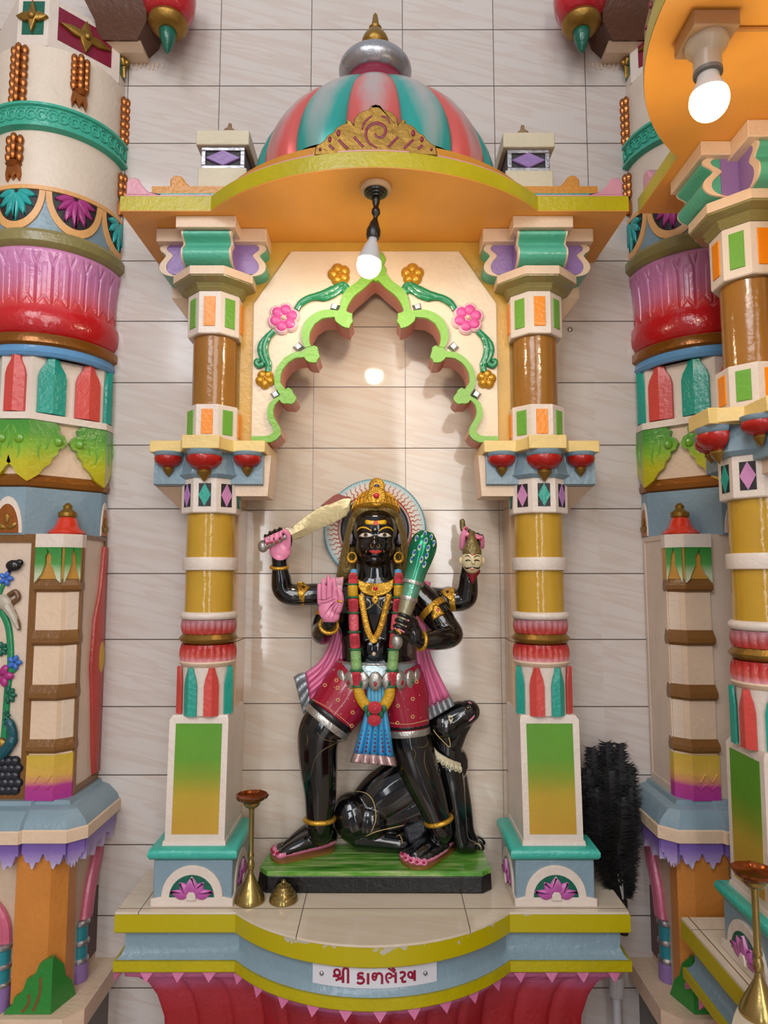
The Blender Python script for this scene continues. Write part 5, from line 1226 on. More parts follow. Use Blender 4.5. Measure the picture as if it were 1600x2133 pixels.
# arms
limb(B, [(742, 1240, -.02, 27), (700, 1238, -.015, 25), (650, 1238, -.02, 23), (608, 1239, -.03, 23), (590, 1228, -.035, 22.5), (586, 1205, -.042, 20.5), (583, 1180, -.05, 16), (582, 1164, -.055, 16)])
limb(B, [(712, 1232, -.045, 28), (694, 1262, -.055, 26), (676, 1300, -.075, 25), (672, 1318, -.10, 25), (676, 1312, -.135, 22), (684, 1302, -.170, 17), (687, 1294, -.188, 15)])
limb(B, [(838, 1238, -.02, 27), (890, 1246, -.015, 25), (935, 1250, -.02, 24), (966, 1247, -.03, 24), (974, 1232, -.04, 22), (976, 1205, -.05, 19), (979, 1175, -.056, 16), (980, 1152, -.058, 15)])
limb(B, [(862, 1232, -.045, 30), (893, 1262, -.05, 32), (922, 1298, -.07, 29), (944, 1319, -.09, 21), (936, 1328, -.112, 22), (908, 1333, -.14, 21), (880, 1336, -.165, 16), (864, 1330, -.178, 15)])
# legs and feet
limb(B, [(748, 1412, -.045, 52), (716, 1455, -.06, 54), (684, 1498, -.082, 49), (667, 1522, -.088, 45), (662, 1555, -.085, 41), (664, 1600, -.075, 38), (667, 1650, -.064, 33), (666, 1690, -.055, 29), (666, 1715, -.050, 27), (668, 1732, -.046, 25)], 20)
limb(B, [(822, 1412, -.045, 54), (840, 1460, -.05, 50), (849, 1515, -.058, 44), (857, 1555, -.062, 44), (874, 1605, -.066, 41), (892, 1650, -.068, 35), (905, 1685, -.07, 29), (914, 1712, -.070, 25), (920, 1732, -.066, 23)], 20)
def foot_pt(px, py, Y, r): # ball resting on the grass
    return (px, py, Y, r)
zs = ZPT+.012
def fpt(px, row, h): Y = Yof(row, ZPT); p = P(px, row, Y); return Vector((p.x, p.y, ZPT+h))
def ftube(pts, flat=.8): q = smooth([p for p, r in pts], 4); rr = smooth([Vector((r, 0, 0)) for p, r in pts], 4); B.tube(q, [v.x for v in rr], 14); B.ball(q[0], rr[0].x, 12, 8); B.ball(q[-1], rr[-1].x, 12, 8)
LF = [(fpt(684, 1766, .034), .030), (fpt(664, 1772, .036), .032), (fpt(636, 1778, .031), .028), (fpt(608, 1784, .022), .021), (fpt(592, 1788, .017), .015)]
ftube(LF); ftube([(fpt(664, 1762, .052), .034), (fpt(630, 1770, .036), .028), (fpt(598, 1775, .020), .014)])
RF = [(fpt(928, 1770, .034), .029), (fpt(910, 1778, .036), .031), (fpt(888, 1788, .028), .026), (fpt(866, 1796, .020), .019)]
ftube(RF); ftube([(fpt(908, 1770, .050), .030), (fpt(874, 1784, .028), .024), (fpt(852, 1790, .018), .013)]); ftube([(fpt(920, 1784, .032), .024), (fpt(898, 1796, .020), .017), (fpt(884, 1800, .016), .012)])
LTOES = [(584, 1791, .0125, .020), (574, 1786, .010, .016), (570, 1781, .009, .015), (570, 1776, .008, .014), (573, 1771, .007, .013)]
RTOES = [(840, 1790, .0115, .018), (846, 1797, .0095, .015), (857, 1802, .0095, .015), (870, 1805, .0095, .014), (884, 1806, .009, .013)]
TOEP = []
for px, row, r, h in LTOES: c = fpt(px, row, h*.7); B.tube([c+Vector((.026, .012, .006)), c], [r*.95, r], 10); B.ball(c, (r*1.15, r, r*.95), 12, 8); TOEP.append((c, r, 'L'))
for px, row, r, h in RTOES: c = fpt(px, row, h*.7); B.tube([c+Vector((.012, .030, .006)), c], [r*.95, r], 10); B.ball(c, (r, r*1.1, r*.95), 12, 8); TOEP.append((c, r, 'R'))
# hands: fingers are chains rooted in the palm
def hchain(pts, n=8): # pts: (px, py, Y, r_m)
    q = smooth([P(a, b, c) for a, b, c, r in pts], 4); rr = [v.x for v in smooth([Vector((r, 0, 0)) for a, b, c, r in pts], 4)]
    B.tube(q, rr, n); B.ball(q[0], rr[0], 8, 6); B.ball(q[-1], rr[-1], 8, 6)
# raised open hand
HYF = -.205
blob(B, 687, 1268, HYF+.006, 24, 28, 9)
blob(B, 690, 1284, HYF+.004, 18, 14, 11); blob(B, 702, 1262, HYF-.004, 9, 18, 9, rot=.2)
hchain([(697, 1250, HYF, .0075), (698, 1225, HYF-.004, .0068), (695.5, 1205, HYF-.004, .0056)])
hchain([(686, 1250, HYF, .0076), (686, 1222, HYF-.005, .0070), (684, 1200, HYF-.005, .0058)])
hchain([(675.5, 1252, HYF, .0075), (674.5, 1228, HYF-.004, .0068), (673.5, 1208, HYF-.004, .0056)])
hchain([(666, 1256, HYF, .0070), (664.5, 1236, HYF-.003, .0062), (664.5, 1218, HYF-.003, .0052)])
hchain([(704, 1270, HYF-.003, .012), (710, 1252, HYF-.010, .0095), (709, 1238, HYF-.014, .0085), (706, 1229, HYF-.014, .0068)])
# sword hand: palm to the front, fingers closing over the grip from above
SHY = -.066
blob(B, 584, 1146, SHY+.004, 23, 24, 11); blob(B, 594, 1128, SHY+.004, 14, 22, 10)
for (bx_, by_), (tx_, ty_) in zip(((553, 1120), (563, 1113), (573, 1109), (583, 1105)), ((556.5, 1131), (566, 1128.5), (576, 1127), (584.5, 1119.5))):
    hchain([(bx_+9, by_+18, SHY+.026, .0075), (bx_+1, by_+3, SHY+.020, .0065), (bx_, by_-4, SHY-.004, .0062), (bx_+1.5, by_+2, SHY-.026, .0062), (tx_, ty_-1, SHY-.031, .0060)])
hchain([(600, 1140, SHY, .011), (603, 1120, SHY-.010, .010), (595, 1108, SHY-.018, .0088), (586, 1103.5, SHY-.022, .0072)])
# hand with the hair: same closing, thumb upward on the inner side
KHY = -.074
blob(B, 972, 1136, KHY+.006, 12, 20, 10); blob(B, 990, 1128, KHY+.020, 20, 18, 9)
for (bx_, by_), (tx_, ty_) in zip(((978, 1106), (986, 1110.5), (995, 1114), (1003.5, 1117.5)), ((975, 1117), (982.5, 1122), (991.5, 1122.5), (1000.5, 1122.5))):
    hchain([(bx_+2, by_+22, KHY+.030, .0070), (bx_+2, by_+4, KHY+.024, .0058), (bx_, by_-2, KHY+.004, .0056), (bx_-1, by_+4, KHY-.020, .0056), (tx_, ty_-1, KHY-.028, .0055)])
hchain([(964, 1140, KHY-.002, .0115), (964, 1122, KHY-.014, .0100), (967, 1109, KHY-.020, .0085), (971, 1100, KHY-.022, .0070)])
# hand on the mace: back of the hand to the front, four fingers round the handle
MHY = -.205
blob(B, 862, 1318, MHY+.020, 18, 26, 12, rot=-.35); blob(B, 858, 1300, MHY+.016, 15, 20, 12, rot=-.4)
for (kx, ky), (tx_, ty_) in zip(((853, 1287), (848, 1299), (843, 1311), (840, 1322)), ((833, 1279), (827, 1291), (823.5, 1303), (822, 1315))):
    hchain([(kx+12, ky+6, MHY+.014, .0085), (kx, ky, MHY-.010, .0070), ((kx+tx_)/2, (ky+ty_)/2-.5, MHY-.020, .0064), (tx_, ty_, MHY-.012, .0062), (tx_-1, ty_+2, MHY+.012, .006)])
hchain([(862, 1305, MHY+.024, .011), (856, 1284, MHY+.018, .0095), (846, 1275, MHY+.020, .008)])
body = fuse(B, .0025, 5, 'body', [INK, SKINP], statue)
# painted palms, soles and toes: faces are given the pink enamel where the photo shows it
from_px = lambda v: v
def projpx(v):
    y = v.y+CAM_D; z = v.z-CAM_Z; d = y*_c+z*_s; u = -y*_s+z*_c
    return 800+CAM_F*v.x/d, 1066.5-CAM_F*u/d
PALMS = [(lambda x, y, v, n: 655 < x < 722 and 1190 < y < 1296 and n.y < .15 and v.y < HYF+.012 and ((x-687)/28)**2+((y-1262)/38)**2 < 1.0 or (655 < x < 722 and 1190 < y < 1262 and n.y < .15 and v.y < -.19)),
         (lambda x, y, v, n: 550 < x < 612 and 1098 < y < 1168 and v.y < -.05 and n.y < -.1 and ((((x-584)/23.5)**2+((y-1144)/23)**2 < 1 and y > 1122) or (x > 589 and y < 1145 and x < 606))),
         (lambda x, y, v, n: 545 < x < 592 and 1098 < y < 1140 and v.y < SHY-.020 and y > 1119-(x-553)*.42),
         (lambda x, y, v, n: 955 < x < 974 and 1095 < y < 1156 and n.y < .1),
         (lambda x, y, v, n: 968 < x < 1008 and 1095 < y < 1130 and v.y < KHY-.012 and y > 1110+(x-978)*.18),
         (lambda x, y, v, n: 1001 < x < 1010 and 1120 < y < 1146 and n.y < .3)]
me = body.data; idx = [0]*len(me.polygons)
for i, p in enumerate(me.polygons):
    v = p.center
    if v.z < ZPT+.05:
        # pink band along the lower edge of each foot, and pink toes
        hgt = v.z-ZPT; x, y = projpx(v)
        band = .016+(.020 if 610 < x < 700 else 0)*(x-600)/100*.6 if x < 720 else .014+max(0, (x-880))/60*.016
        if hgt < band and hgt > .004: idx[i] = 1
        if any((v-c).length < r*1.45 for c, r, sd in TOEP) and (hgt < .021): idx[i] = 1
        continue
    if not (1095 < projpx(v)[1] < 1300): continue
    x, y = projpx(v); n_ = p.normal
    if any(f(x, y, v, n_) for f in PALMS): idx[i] = 1
me.polygons.foreach_set('material_index', idx); me.update()
def disc(nm, mat, c, rx, rz, ry, par, rot=0.0, n=14, k=8):
    m_ = MB(); m_.ball(c, (rx, ry, rz), n, k, rot=Matrix.Rotation(rot, 3, 'Y') if rot else None); return m_.build(nm, mat, par, ang=180)
for px, py, Y in ((556.5, 1132.5, SHY-.0375), (566, 1130, SHY-.0375), (576, 1128.5, SHY-.0375), (584.5, 1121, SHY-.0375), (975, 1118, KHY-.034), (982.5, 1123, KHY-.034), (991.5, 1123.5, KHY-.034), (1000.5, 1123.5, KHY-.034), (970.5, 1101.5, KHY-.028)):
    disc('fingernail', NAIL, P(px, py, Y), .0042, .0048, .002, statue)
for c, r, sd in TOEP:
    disc('toenail', NAIL, c+Vector((-r*.55 if sd == 'L' else -r*.2, -r*.75 if sd == 'R' else -r*.55, r*.55)), r*.5, r*.35, r*.5, statue)
for pts in (LF, RF): pass
for nm, loop in (('left', [(697, 1768), (690, 1778), (640, 1790), (600, 1799), (580, 1800), (566, 1792), (566, 1778), (600, 1766), (660, 1752), (694, 1754)]), ('right', [(945, 1762), (948, 1772), (925, 1790), (895, 1810), (860, 1812), (838, 1800), (834, 1786), (860, 1772), (900, 1752), (940, 1752)])):
    q = smooth([fpt(a, b, 0) for a, b in loop], 4, True); mb = MB(); mb.plan([([(v.x, v.y) for v in q], ZPT+.0003), ([(v.x, v.y) for v in q], ZPT+.008)]); mb.build('foot_rest', paint('foot_rest_brown', '#7c5a24', .3), statue, ang=40)
# --- fine painted lines on the black body
def line(nm, pts, r, mat, par, Yo=0.0, taper=True, sm=5):
    q = smooth([P(*p) if len(p) == 3 else P(p[0], p[1], Yo) for p in pts], sm); rr = [r*psc(-.1)*(.4+.6*math.sin(PI*(i+.5)/len(q)) if taper else 1) for i in range(len(q))]
    m_ = MB(); m_.tube(q, rr, 6); return m_.build(nm, mat, par, ang=180)
def on_body(pts, lift=.0012):
    """drop picture points on to the body's skin"""
    out = []; o = Vector((0, -CAM_D, CAM_Z))
    for a, b in pts:
        d = (P(a, b, 0)-o).normalized(); hit, loc, nrm, _ = body.ray_cast(o, d)
        out.append(loc-d*lift if hit else P(a, b, -.1))
    return out
def bodyline(nm, pts, r, mat, par, taper=True, lift=.0008, sm=6, dense=True):
    q2 = smooth([Vector((*p, 0)) for p in pts], sm); q = on_body([(v.x, v.y) for v in q2], lift)
    rr = [r*psc(-.1)*(.35+.65*math.sin(PI*(i+.5)/len(q)) if taper else 1) for i in range(len(q))]
    m_ = MB(); m_.tube(q, rr, 6); return m_.build(nm, mat, par, ang=180)
for o_, nm in ((lambda: None, ''),): pass
for pts in ([(745, 1262), (755, 1270), (770, 1266), (781, 1256), (792, 1266), (806, 1270), (815, 1264)],): bodyline('chest_line', pts, .8, PALEG, statue)
for pts in ([(738, 1540), (700, 1548), (660, 1575), (647, 1620)], [(660, 1525), (675, 1540), (705, 1546)], [(640, 1530), (641, 1545), (637, 1553)], [(869, 1557), (885, 1555), (893, 1545)], [(886, 1562), (884, 1590), (895, 1620)], [(860, 1558), (866, 1570), (862, 1588)], [(905, 1305), (925, 1298), (945, 1308), (943, 1314)]): bodyline('skin_line', pts, .8, paint('skin_line_bronze', '#6d5a3a', .4, bump=0), statue)
disc('navel_stud', CREAM(), on_body([(779, 1362)])[0], .006, .006, .003, statue)
# --- face
CAMO = Vector((0, -CAM_D, CAM_Z))
def patch(nm, outline, mat, par, lift=.0012, body_=None):
    """painted patch lying on the skin: outline in picture pixels"""
    cx = sum(p[0] for p in outline)/len(outline); cy = sum(p[1] for p in outline)/len(outline)
    rings = [on_body([(cx+(a-cx)*k, cy+(b-cy)*k) for a, b in outline], lift) for k in (1.0, .66, .33)]; c = on_body([(cx, cy)], lift)[0]
    n = len(outline); vs = [v for r in rings for v in r]+[c]; fs = []
    for r in range(2):
        for i in range(n): j = (i+1) % n; fs.append((r*n+i, r*n+j, (r+1)*n+j, (r+1)*n+i))
    for i in range(n): fs.append((2*n+i, 2*n+(i+1) % n, 3*n))
    m_ = MB(); m_.add(vs, fs); o = m_.build(nm, mat, par, ang=180, fix=False)
    sl = o.modifiers.new('thick', 'SOLIDIFY'); sl.thickness = .0014; sl.offset = 0
    return o
YPT = paint('tilak_yellow', '#e8b21c', .3, bump=0); EYW = paint('eye_white', '#e5d8cc', .25, bump=0); LIP = paint('lip_red', '#d8433f', .22, bump=0)
tk = patch('tilak_bar', [(761, 1084), (764, 1083), (782, 1085.5), (801, 1083), (804, 1084), (805.5, 1088), (803, 1092), (783, 1094), (763, 1092), (760.5, 1088)], YPT, statue)
patch('tilak_dot', [(783+5*math.cos(a), 1089.5+5*math.sin(a)) for a in [k*PI/6 for k in range(12)]], LIP, statue, .0026)
for s_ in (-1, 1):
    f = lambda x: 781.5+s_*(x-781.5)
    bodyline('eyebrow', [(f(789), 1107), (f(796), 1101.5), (f(806), 1098.5), (f(814), 1100.5), (f(819), 1106)], 1.9, YPT, statue)
    e = patch('eye', [(f(786), 1116), (f(792), 1111.5), (f(800), 1109.5), (f(808), 1111), (f(816), 1117), (f(808), 1118.8), (f(799), 1119), (f(791), 1118)], EYW, statue, .0010)
    patch('iris', [(f(801)+4.3*math.cos(a), 1113.8+4.2*math.sin(a)) for a in [k*PI/6 for k in range(12)]], paint('iris_brown', '#6d5940', .2, bump=0), e, .0020)
    patch('pupil', [(f(801)+2*math.cos(a), 1113.6+2*math.sin(a)) for a in [k*PI/4 for k in range(8)]], INK, e, .0028)
    bodyline('nostril_line', [(f(784), 1137), (f(788), 1140.5), (f(791.5), 1137), (f(789), 1133)], .6, PALEG, statue)
    bodyline('mouth_corner', [(f(798), 1146), (f(800.5), 1148.5), (f(799), 1151)], .5, PALEG, statue)
    disc('ear_hollow', paint('ear_mauve', '#6f6470', .4, bump=0), P(782+s_*50, 1123, HY-.012)+Vector((0, -.006, 0)), .005, .017, .005, statue, -s_*.12)
    m_ = MB(); c = P(782+s_*48.5, 1161, HY-.012); m_.tube([c+Vector((.0125*math.sin(t)*1.0, -.004*math.cos(t), .0145*math.cos(t))) for t in [k*2*PI/20 for k in range(20)]], [.0022+.0040*(1-math.cos(k*2*PI/20))/2 for k in range(20)], 8, closed=True); m_.build('earring', GOLDS, statue, ang=180)
patch('lips', [(768, 1147.5), (774, 1146), (778.5, 1145.8), (782, 1146.8), (785.5, 1145.8), (790, 1146.2), (797, 1148), (790, 1152), (782, 1154.5), (774, 1152)], LIP, statue, .0016)
disc('forehead_stud', SILV, on_body([(781.5, 1103)])[0], .004, .004, .003, statue)
# --- hair, crown, halo
Hm = MB()
blob(Hm, 782, 1092, HY+.030, 56, 50, 48); limb(Hm, [(738, 1085, HY+.01, 12), (731, 1120, HY+.02, 14), (727, 1160, HY+.03, 17), (722, 1190, HY+.035, 19), (712, 1212, HY+.045, 10)]); limb(Hm, [(827, 1085, HY+.01, 12), (834, 1120, HY+.02, 14), (838, 1160, HY+.03, 17), (842, 1190, HY+.035, 17), (848, 1210, HY+.045, 10)])
for k in range(-6, 7):
    a = k/6.0; limb(Hm, [(782+a*20, 1056, HY-.030, 7), (782+a*38, 1067, HY-.044+abs(a)*.022, 6.5), (782+a*46, 1078+abs(a)*10, HY-.038+abs(a)*.046, 5)], 8, sm=3)
for s_ in (-1, 1):
    for k in range(4): limb(Hm, [(782+s_*(44+k), 1072+k*3, HY-.012+k*.006, 6), (782+s_*(50+k*1.5), 1100, HY+.0+k*.006, 6), (782+s_*(56+k*2), 1140, HY+.012+k*.008, 6.5), (782+s_*(60+k*3), 1185, HY+.026+k*.006, 6)], 8)
for s_ in (-1, 1):
    for k in range(6): limb(Hm, [(782+s_*(46+k*1.2), 1090+k*4, HY-.020+k*.008, 2.6), (782+s_*(53+k*1.8), 1120, HY-.010+k*.009, 2.8), (782+s_*(57+k*2.6), 1155, HY+.000+k*.010, 3), (782+s_*(62+k*3.4), 1200, HY+.014+k*.009, 3)], 8)
hair = fuse(Hm, .0028, 1, 'hair', HAIR, statue)
cr = MB(); c0 = P(783, 1066, HY); k_ = psc(HY)
prof = [(46, 1069), (49, 1064), (49, 1058), (45, 1048), (40, 1040), (33, 1033), (22, 1026), (8, 1022), (0, 1021)]
cr.lathe([(r*k_, P(783, y-1, HY-.03).z) for r, y in prof], c0.x, HY+.008, n=48, ry=1.0, mod=lambda a, r, z: r*(1+.012*math.cos(30*a)))
cr.xform(lambda v: Vector((v.x, v.y, v.z+(HY+.008-v.y)*.30)))
crown = cr.build('crown', GOLDS, statue, ang=60)
for i in range(15):
    t = PI+PI*(i+.5)/15; m_ = MB(); q = []
    for j in range(1, 7):
        r_, y_ = prof[j]; rr_ = r_*k_+.0008; zz_ = P(783, y_-1, HY-.03).z; p_ = Vector((c0.x+rr_*math.cos(t), HY+.008+rr_*math.sin(t), zz_)); p_.z += (HY+.008-p_.y)*.30; q.append(p_)
    m_.tube(q, [.0022]*len(q), 5); m_.build('crown_ridge', GOLDS, crown)
for j, rr in ((1, .0030), (3, .0022)):
    r_, y_ = prof[j]; m_ = MB(); q = []
    for i in range(40):
        t = i*2*PI/40; p_ = Vector((c0.x+(r_*k_+.001)*math.cos(t), HY+.008+(r_*k_+.001)*math.sin(t), P(783, y_-1, HY-.03).z)); p_.z += (HY+.008-p_.y)*.30; q.append(p_)
    m_.tube(q, rr, 6, closed=True, up=(0, 0, 1)); m_.build('crown_rim', GOLDS, crown)
def plaque(px, py, r, Y, lobes=0):
    m_ = MB(); c = P(px, py, Y); k = r*psc(Y); m_.relief([(c.x+k*math.cos(t)*(1+.03*math.cos(22*t)), c.z+k*1.08*math.sin(t)*(1+.03*math.cos(22*t))) for t in [i*2*PI/66 for i in range(66)]], Y+.008, Y, .004); o = m_.build('crown_plaque', GOLDS, crown, ang=40)
    m_ = MB()
    for i in range(22):
        t = i*2*PI/22; m_.tube([Vector((c.x+k*.45*math.cos(t), Y-.001, c.z+k*.49*math.sin(t))), Vector((c.x+k*.92*math.cos(t), Y-.001, c.z+k*.98*math.sin(t)))], [.0012, .0018], 5)
    m_.build('plaque_rays', GOLDS, o); return c
c = plaque(785, 1013, 17, HY-.050); disc('crown_jewel', paint('jewel_blue', '#27305c', .15, bump=0), P(785, 1012, HY-.056), .008, .006, .003, crown)
c = plaque(784, 1034, 20, HY-.062); disc('crown_jewel', paint('jewel_red', '#c81e34', .12, bump=0), P(784, 1032, HY-.068), .0095, .008, .004, crown)
for s_ in (-1, 1): disc('crown_jewel', paint('jewel_blue', '#27305c', .15, bump=0), P(784+s_*33, 1046, HY-.026), .004, .003, .003, crown)
# halo
HALY = .030; hc = P(781, 1104, HALY); k_ = psc(HALY)
def halo_mat():
    m, nt, b = base_mat('halo_paint'); L = nt.links; tc = nd(nt, 'ShaderNodeTexCoord'); mp = nd(nt, 'ShaderNodeVectorMath', operation='DISTANCE'); mp.inputs[1].default_value = (hc.x, HALY-.012, hc.z); L.new(tc.outputs['Object'], mp.inputs[0])
    mr = nd(nt, 'ShaderNodeMapRange'); mr.inputs[1].default_value = 70*k_; mr.inputs[2].default_value = 107*k_; L.new(mp.outputs['Value'], mr.inputs[0])
    cr = nd(nt, 'ShaderNodeValToRGB'); e = cr.color_ramp.elements; e.new(.4); e.new(.6); e.new(.8); e.new(.9)
    for i, (p, h) in enumerate([(0, '#3a3436'), (.10, '#d9d2cc'), (.13, '#b32a26'), (.19, '#b32a26'), (.205, '#e0d2b8'), (1, '#7fb0b8')]):
        if i >= len(e): e.new(p)
        e[i].position = p; e[i].color = (*col(h), 1)
    e2 = cr.color_ramp.elements; nn = e2.new(.62); nn.color = (*col('#d6cfc2'), 1)
    L.new(mr.outputs[0], cr.inputs[0]); L.new(cr.outputs[0], b.inputs['Base Color']); b.inputs['Roughness'].default_value = .3; return m
m_ = MB(); m_.lathe([(68*k_, HALY-.004), (71*k_, HALY-.010), (74*k_, HALY-.012), (104*k_, HALY-.010), (107*k_, HALY-.004), (107*k_, HALY+.008), (0.001, HALY+.008)], 0, 0, n=72)
m_.xform(lambda v: Vector((hc.x+v.x, v.z, hc.z+v.y))); halo = m_.build('halo', halo_mat(), statue, ang=50)
m_ = MB(); m_.lathe([(0.0005, HALY+.002), (69*k_, HALY+.001)], 0, 0, n=48); m_.xform(lambda v: Vector((hc.x+v.x, v.z, hc.z+v.y))); m_.build('halo_hollow', paint('halo_dark', '#2c2628', .25), halo)
RRAY = paint('halo_ray_red', '#b52a22', .35, bump=0)
for i in range(56):
    t = i*2*PI/56
    if -2.35 < t-2*PI*(t > PI) < -.80: continue
    m_ = MB(); q = []
    for k in range(17):
        u = k/16; r = (77+22*u)*k_; w_ = 1.9*k_*math.sin(u*4.0*PI)*(1-.3*u); q.append(Vector((hc.x+r*math.cos(t)-w_*math.sin(t), HALY-.0125+u*.002, hc.z+r*math.sin(t)+w_*math.cos(t))))
    m_.tube(q, [.0016*(1-.5*k/16) for k in range(17)], 5); m_.build('halo_ray', RRAY, halo)
m_ = MB()
for i in range(110): t = i*2*PI/110; m_.ball((hc.x+105*k_*math.cos(t), HALY-.006, hc.z+105*k_*math.sin(t)), (.0036, .005, .0036), 6, 5)
m_.build('halo_rope_edge', paint('halo_edge_blue', '#5a97a8', .3, bump=0), halo)
# --- clothing: red shorts, belt, sashes, apron
CLOTH = paint('shorts_crimson', '#9c1230', .22, bump=.1, coat=.3)
B = MB()
torso([(1392, 783, 84, .070, TY), (1410, 783, 90, .074, TY), (1440, 785, 92, .073, TY), (1470, 786, 76, .055, TY), (1480, 786, 50, .03, TY)])
def cone(mbx, pts, n=24): # tube with flat ends
    a = smooth([P(p[0], p[1], p[2]) for p in pts], 5); r = [v.x for v in smooth([Vector((p[3]*psc(p[2]), 0, 0)) for p in pts], 5)]; mbx.tube(a, r, n)
cone(B, [(752, 1405, -.050, 58), (722, 1448, -.066, 59), (700, 1478, -.080, 55), (688, 1494, -.088, 53)]); cone(B, [(820, 1405, -.045, 60), (838, 1450, -.052, 55), (846, 1490, -.058, 48), (848, 1516, -.060, 46)])
shorts = fuse(B, .0040, 2, 'shorts', CLOTH, statue)
def band(nm, p, q, r, mat, par, w_=1.0):
    mb = MB(); a, b = P(*p), P(*q); mb.tube([a, a.lerp(b, .15), a.lerp(b, .85), b], [r*psc(p[2])*.985, r*psc(p[2]), r*psc(p[2]), r*psc(p[2])*.985], 40); return mb.build(nm, mat, par, ang=40)
BLK = paint('trim_black', '#141012', .3, bump=0); DOT = paint('dot_gold', '#e3c07a', .35, bump=0)
for a, b, c, d, r in (((692, 1487, -.0865), (686, 1496, -.089), (685.5, 1496.5, -.0892), (677, 1508, -.092), 53.5), ((847.5, 1507, -.059), (848, 1515, -.060), (848, 1515.5, -.060), (849, 1529, -.061), 46.5)):
    band('hem_stripe', a, b, r, BLK, shorts); hm = band('silver_hem', c, d, r+.6, SILV, shorts)
def shorts_pt(a, b, lift=.001):
    o = Vector((0, -CAM_D, CAM_Z)); d = (P(a, b, 0)-o).normalized(); hit, loc, nrm, _ = shorts.ray_cast(o, d); return (loc-d*lift, nrm) if hit else (None, None)
for a, b in ((677, 1427), (703, 1433), (701, 1417), (730, 1434), (704, 1458), (735, 1484), (733, 1512), (832, 1433), (868, 1420), (860, 1456), (829, 1470), (860, 1493), (828, 1506)):
    m_ = MB()
    for k in range(6):
        t = k*PI/3; c, n_ = shorts_pt(a+3.2*math.cos(t), b+3.2*math.sin(t))
        if c is not None: m_.ball(c, .0019, 6, 4)
    if m_.v: m_.build('gold_motif', DOT, shorts)
for a, b in ((696, 1431), (683, 1463), (717, 1447), (712, 1470), (726, 1456), (738, 1460), (710, 1487), (741, 1412), (856, 1432), (842, 1455), (874, 1448), (850, 1478), (876, 1495), (812, 1488)):
    c, n_ = shorts_pt(a, b)
    if c is not None: m_ = MB(); m_.ball(c, .0015, 6, 4); m_.build('gold_dot', DOT, shorts)
for p0_, p1_, bow in (((652, 1458), (731, 1512), -5), ((808, 1505), (889, 1500), 6)):
    m_ = MB()
    for k in range(27):
        t = k/26; c, n_ = shorts_pt(p0_[0]+(p1_[0]-p0_[0])*t, p0_[1]+(p1_[1]-p0_[1])*t+bow*math.sin(PI*t))
        if c is not None: m_.ball(c, .0016, 6, 4)
    if m_.v: m_.build('gold_dotted_line', DOT, shorts)
# belt
bc = P(783, 1390, TY); k_ = psc(TY)
mb = MB(); rb = [(79, 1374), (82, 1378), (85, 1392), (87, 1398)]
mb.lathe([(r*k_, P(783, y, TY).z) for r, y in rb], bc.x, TY, n=56, ry=.86); belt = mb.build('belt', paint('belt_silver_blue', '#a9b9bd', .3, metal=.5, bump=.4, bscale=120), statue)
for y in (1375, 1397):
    mb = MB(); r = (80 if y < 1380 else 88)*k_; z = P(783, y, TY).z; mb.tube([Vector((bc.x+r*math.cos(t), TY+r*.86*math.sin(t), z)) for t in [i*2*PI/56 for i in range(56)]], .0035, 6, closed=True, up=(0, 0, 1)); mb.build('belt_cord', SILV, belt)
for i in range(22):
    t = PI+(i+.5)*PI/11-0; 
    if math.sin(t) > .25: continue
    r = 91*k_; c = Vector((bc.x+r*math.cos(t), TY+r*.86*math.sin(t), P(783, 1409, TY).z)); mb = MB()
    rot = Matrix.Rotation(t+PI/2, 3, 'Z'); mb.ball(c+Vector((0, 0, .004)), (.0205, .009, .027), 12, 8, rot=rot); sc = mb.build('belt_scallop', SILV, belt, ang=180)
    n_ = Vector((math.cos(t), math.sin(t)*1.1, 0)).normalized(); mb = MB(); mb.ball(c+n_*.0095+Vector((0, 0, -.002)), (.0045, .002, .0075), 8, 6, rot=rot); mb.build('belt_gem', paint('gem_red', '#a3152c', .15, bump=0) if i % 2 else paint('gem_green', '#1d5c3c', .15, bump=0), sc)
def pleated(nm, E1, E2, Y1, Y2, mat, par, folds, amp, thick=.006, n=40, m=22, bulge=0.0):
    """hanging pleated cloth between two edges given in picture pixels"""
    a = resample(smooth([Vector((p[0], p[1], 0)) for p in E1], 5), m); b = resample(smooth([Vector((p[0], p[1], 0)) for p in E2], 5), m); vs = []; fs = []
    for j in range(m):
        t = j/(m-1)
        for i in range(n+1):
            u = i/n; px, py = a[j].x+(b[j].x-a[j].x)*u, a[j].y+(b[j].y-a[j].y)*u; Y = Y1+(Y2-Y1)*t-amp*(.35+.65*t)*abs(math.sin(folds*PI*u))-bulge*math.sin(PI*u); vs.append(P(px, py, Y))
    k = n+1
    for j in range(m-1):
        for i in range(n): fs.append((j*k+i, (j+1)*k+i, (j+1)*k+i+1, j*k+i+1))
    m_ = MB(); m_.add(vs, fs); o = m_.build(nm, mat, par, ang=180, fix=False); s_ = o.modifiers.new('thick', 'SOLIDIFY'); s_.thickness = thick; s_.offset = 0; return o
def stripes(name, h1, h2, h3=None):
    if name in _M: return _M[name]
    m = paint(name, h1, .28, bump=.1); return m
PSH = paint('sash_pink', '#d9739c', .3, bump=.15, var=.14); SBORD = paint('sash_silver_blue', '#8d9296', .3, metal=.55, bump=.6, bscale=80)
s1 = pleated('sash', [(702, 1268), (692, 1325), (670, 1375), (637, 1402)], [(728, 1268), (722, 1340), (702, 1405), (647, 1462)], -.035, -.075, PSH, statue, 5, .010)
pleated('sash_border', [(637, 1402), (624, 1404), (613, 1412)], [(647, 1462), (640, 1480), (634, 1492)], -.075, -.072, SBORD, s1, 4, .012, .007, m=10)
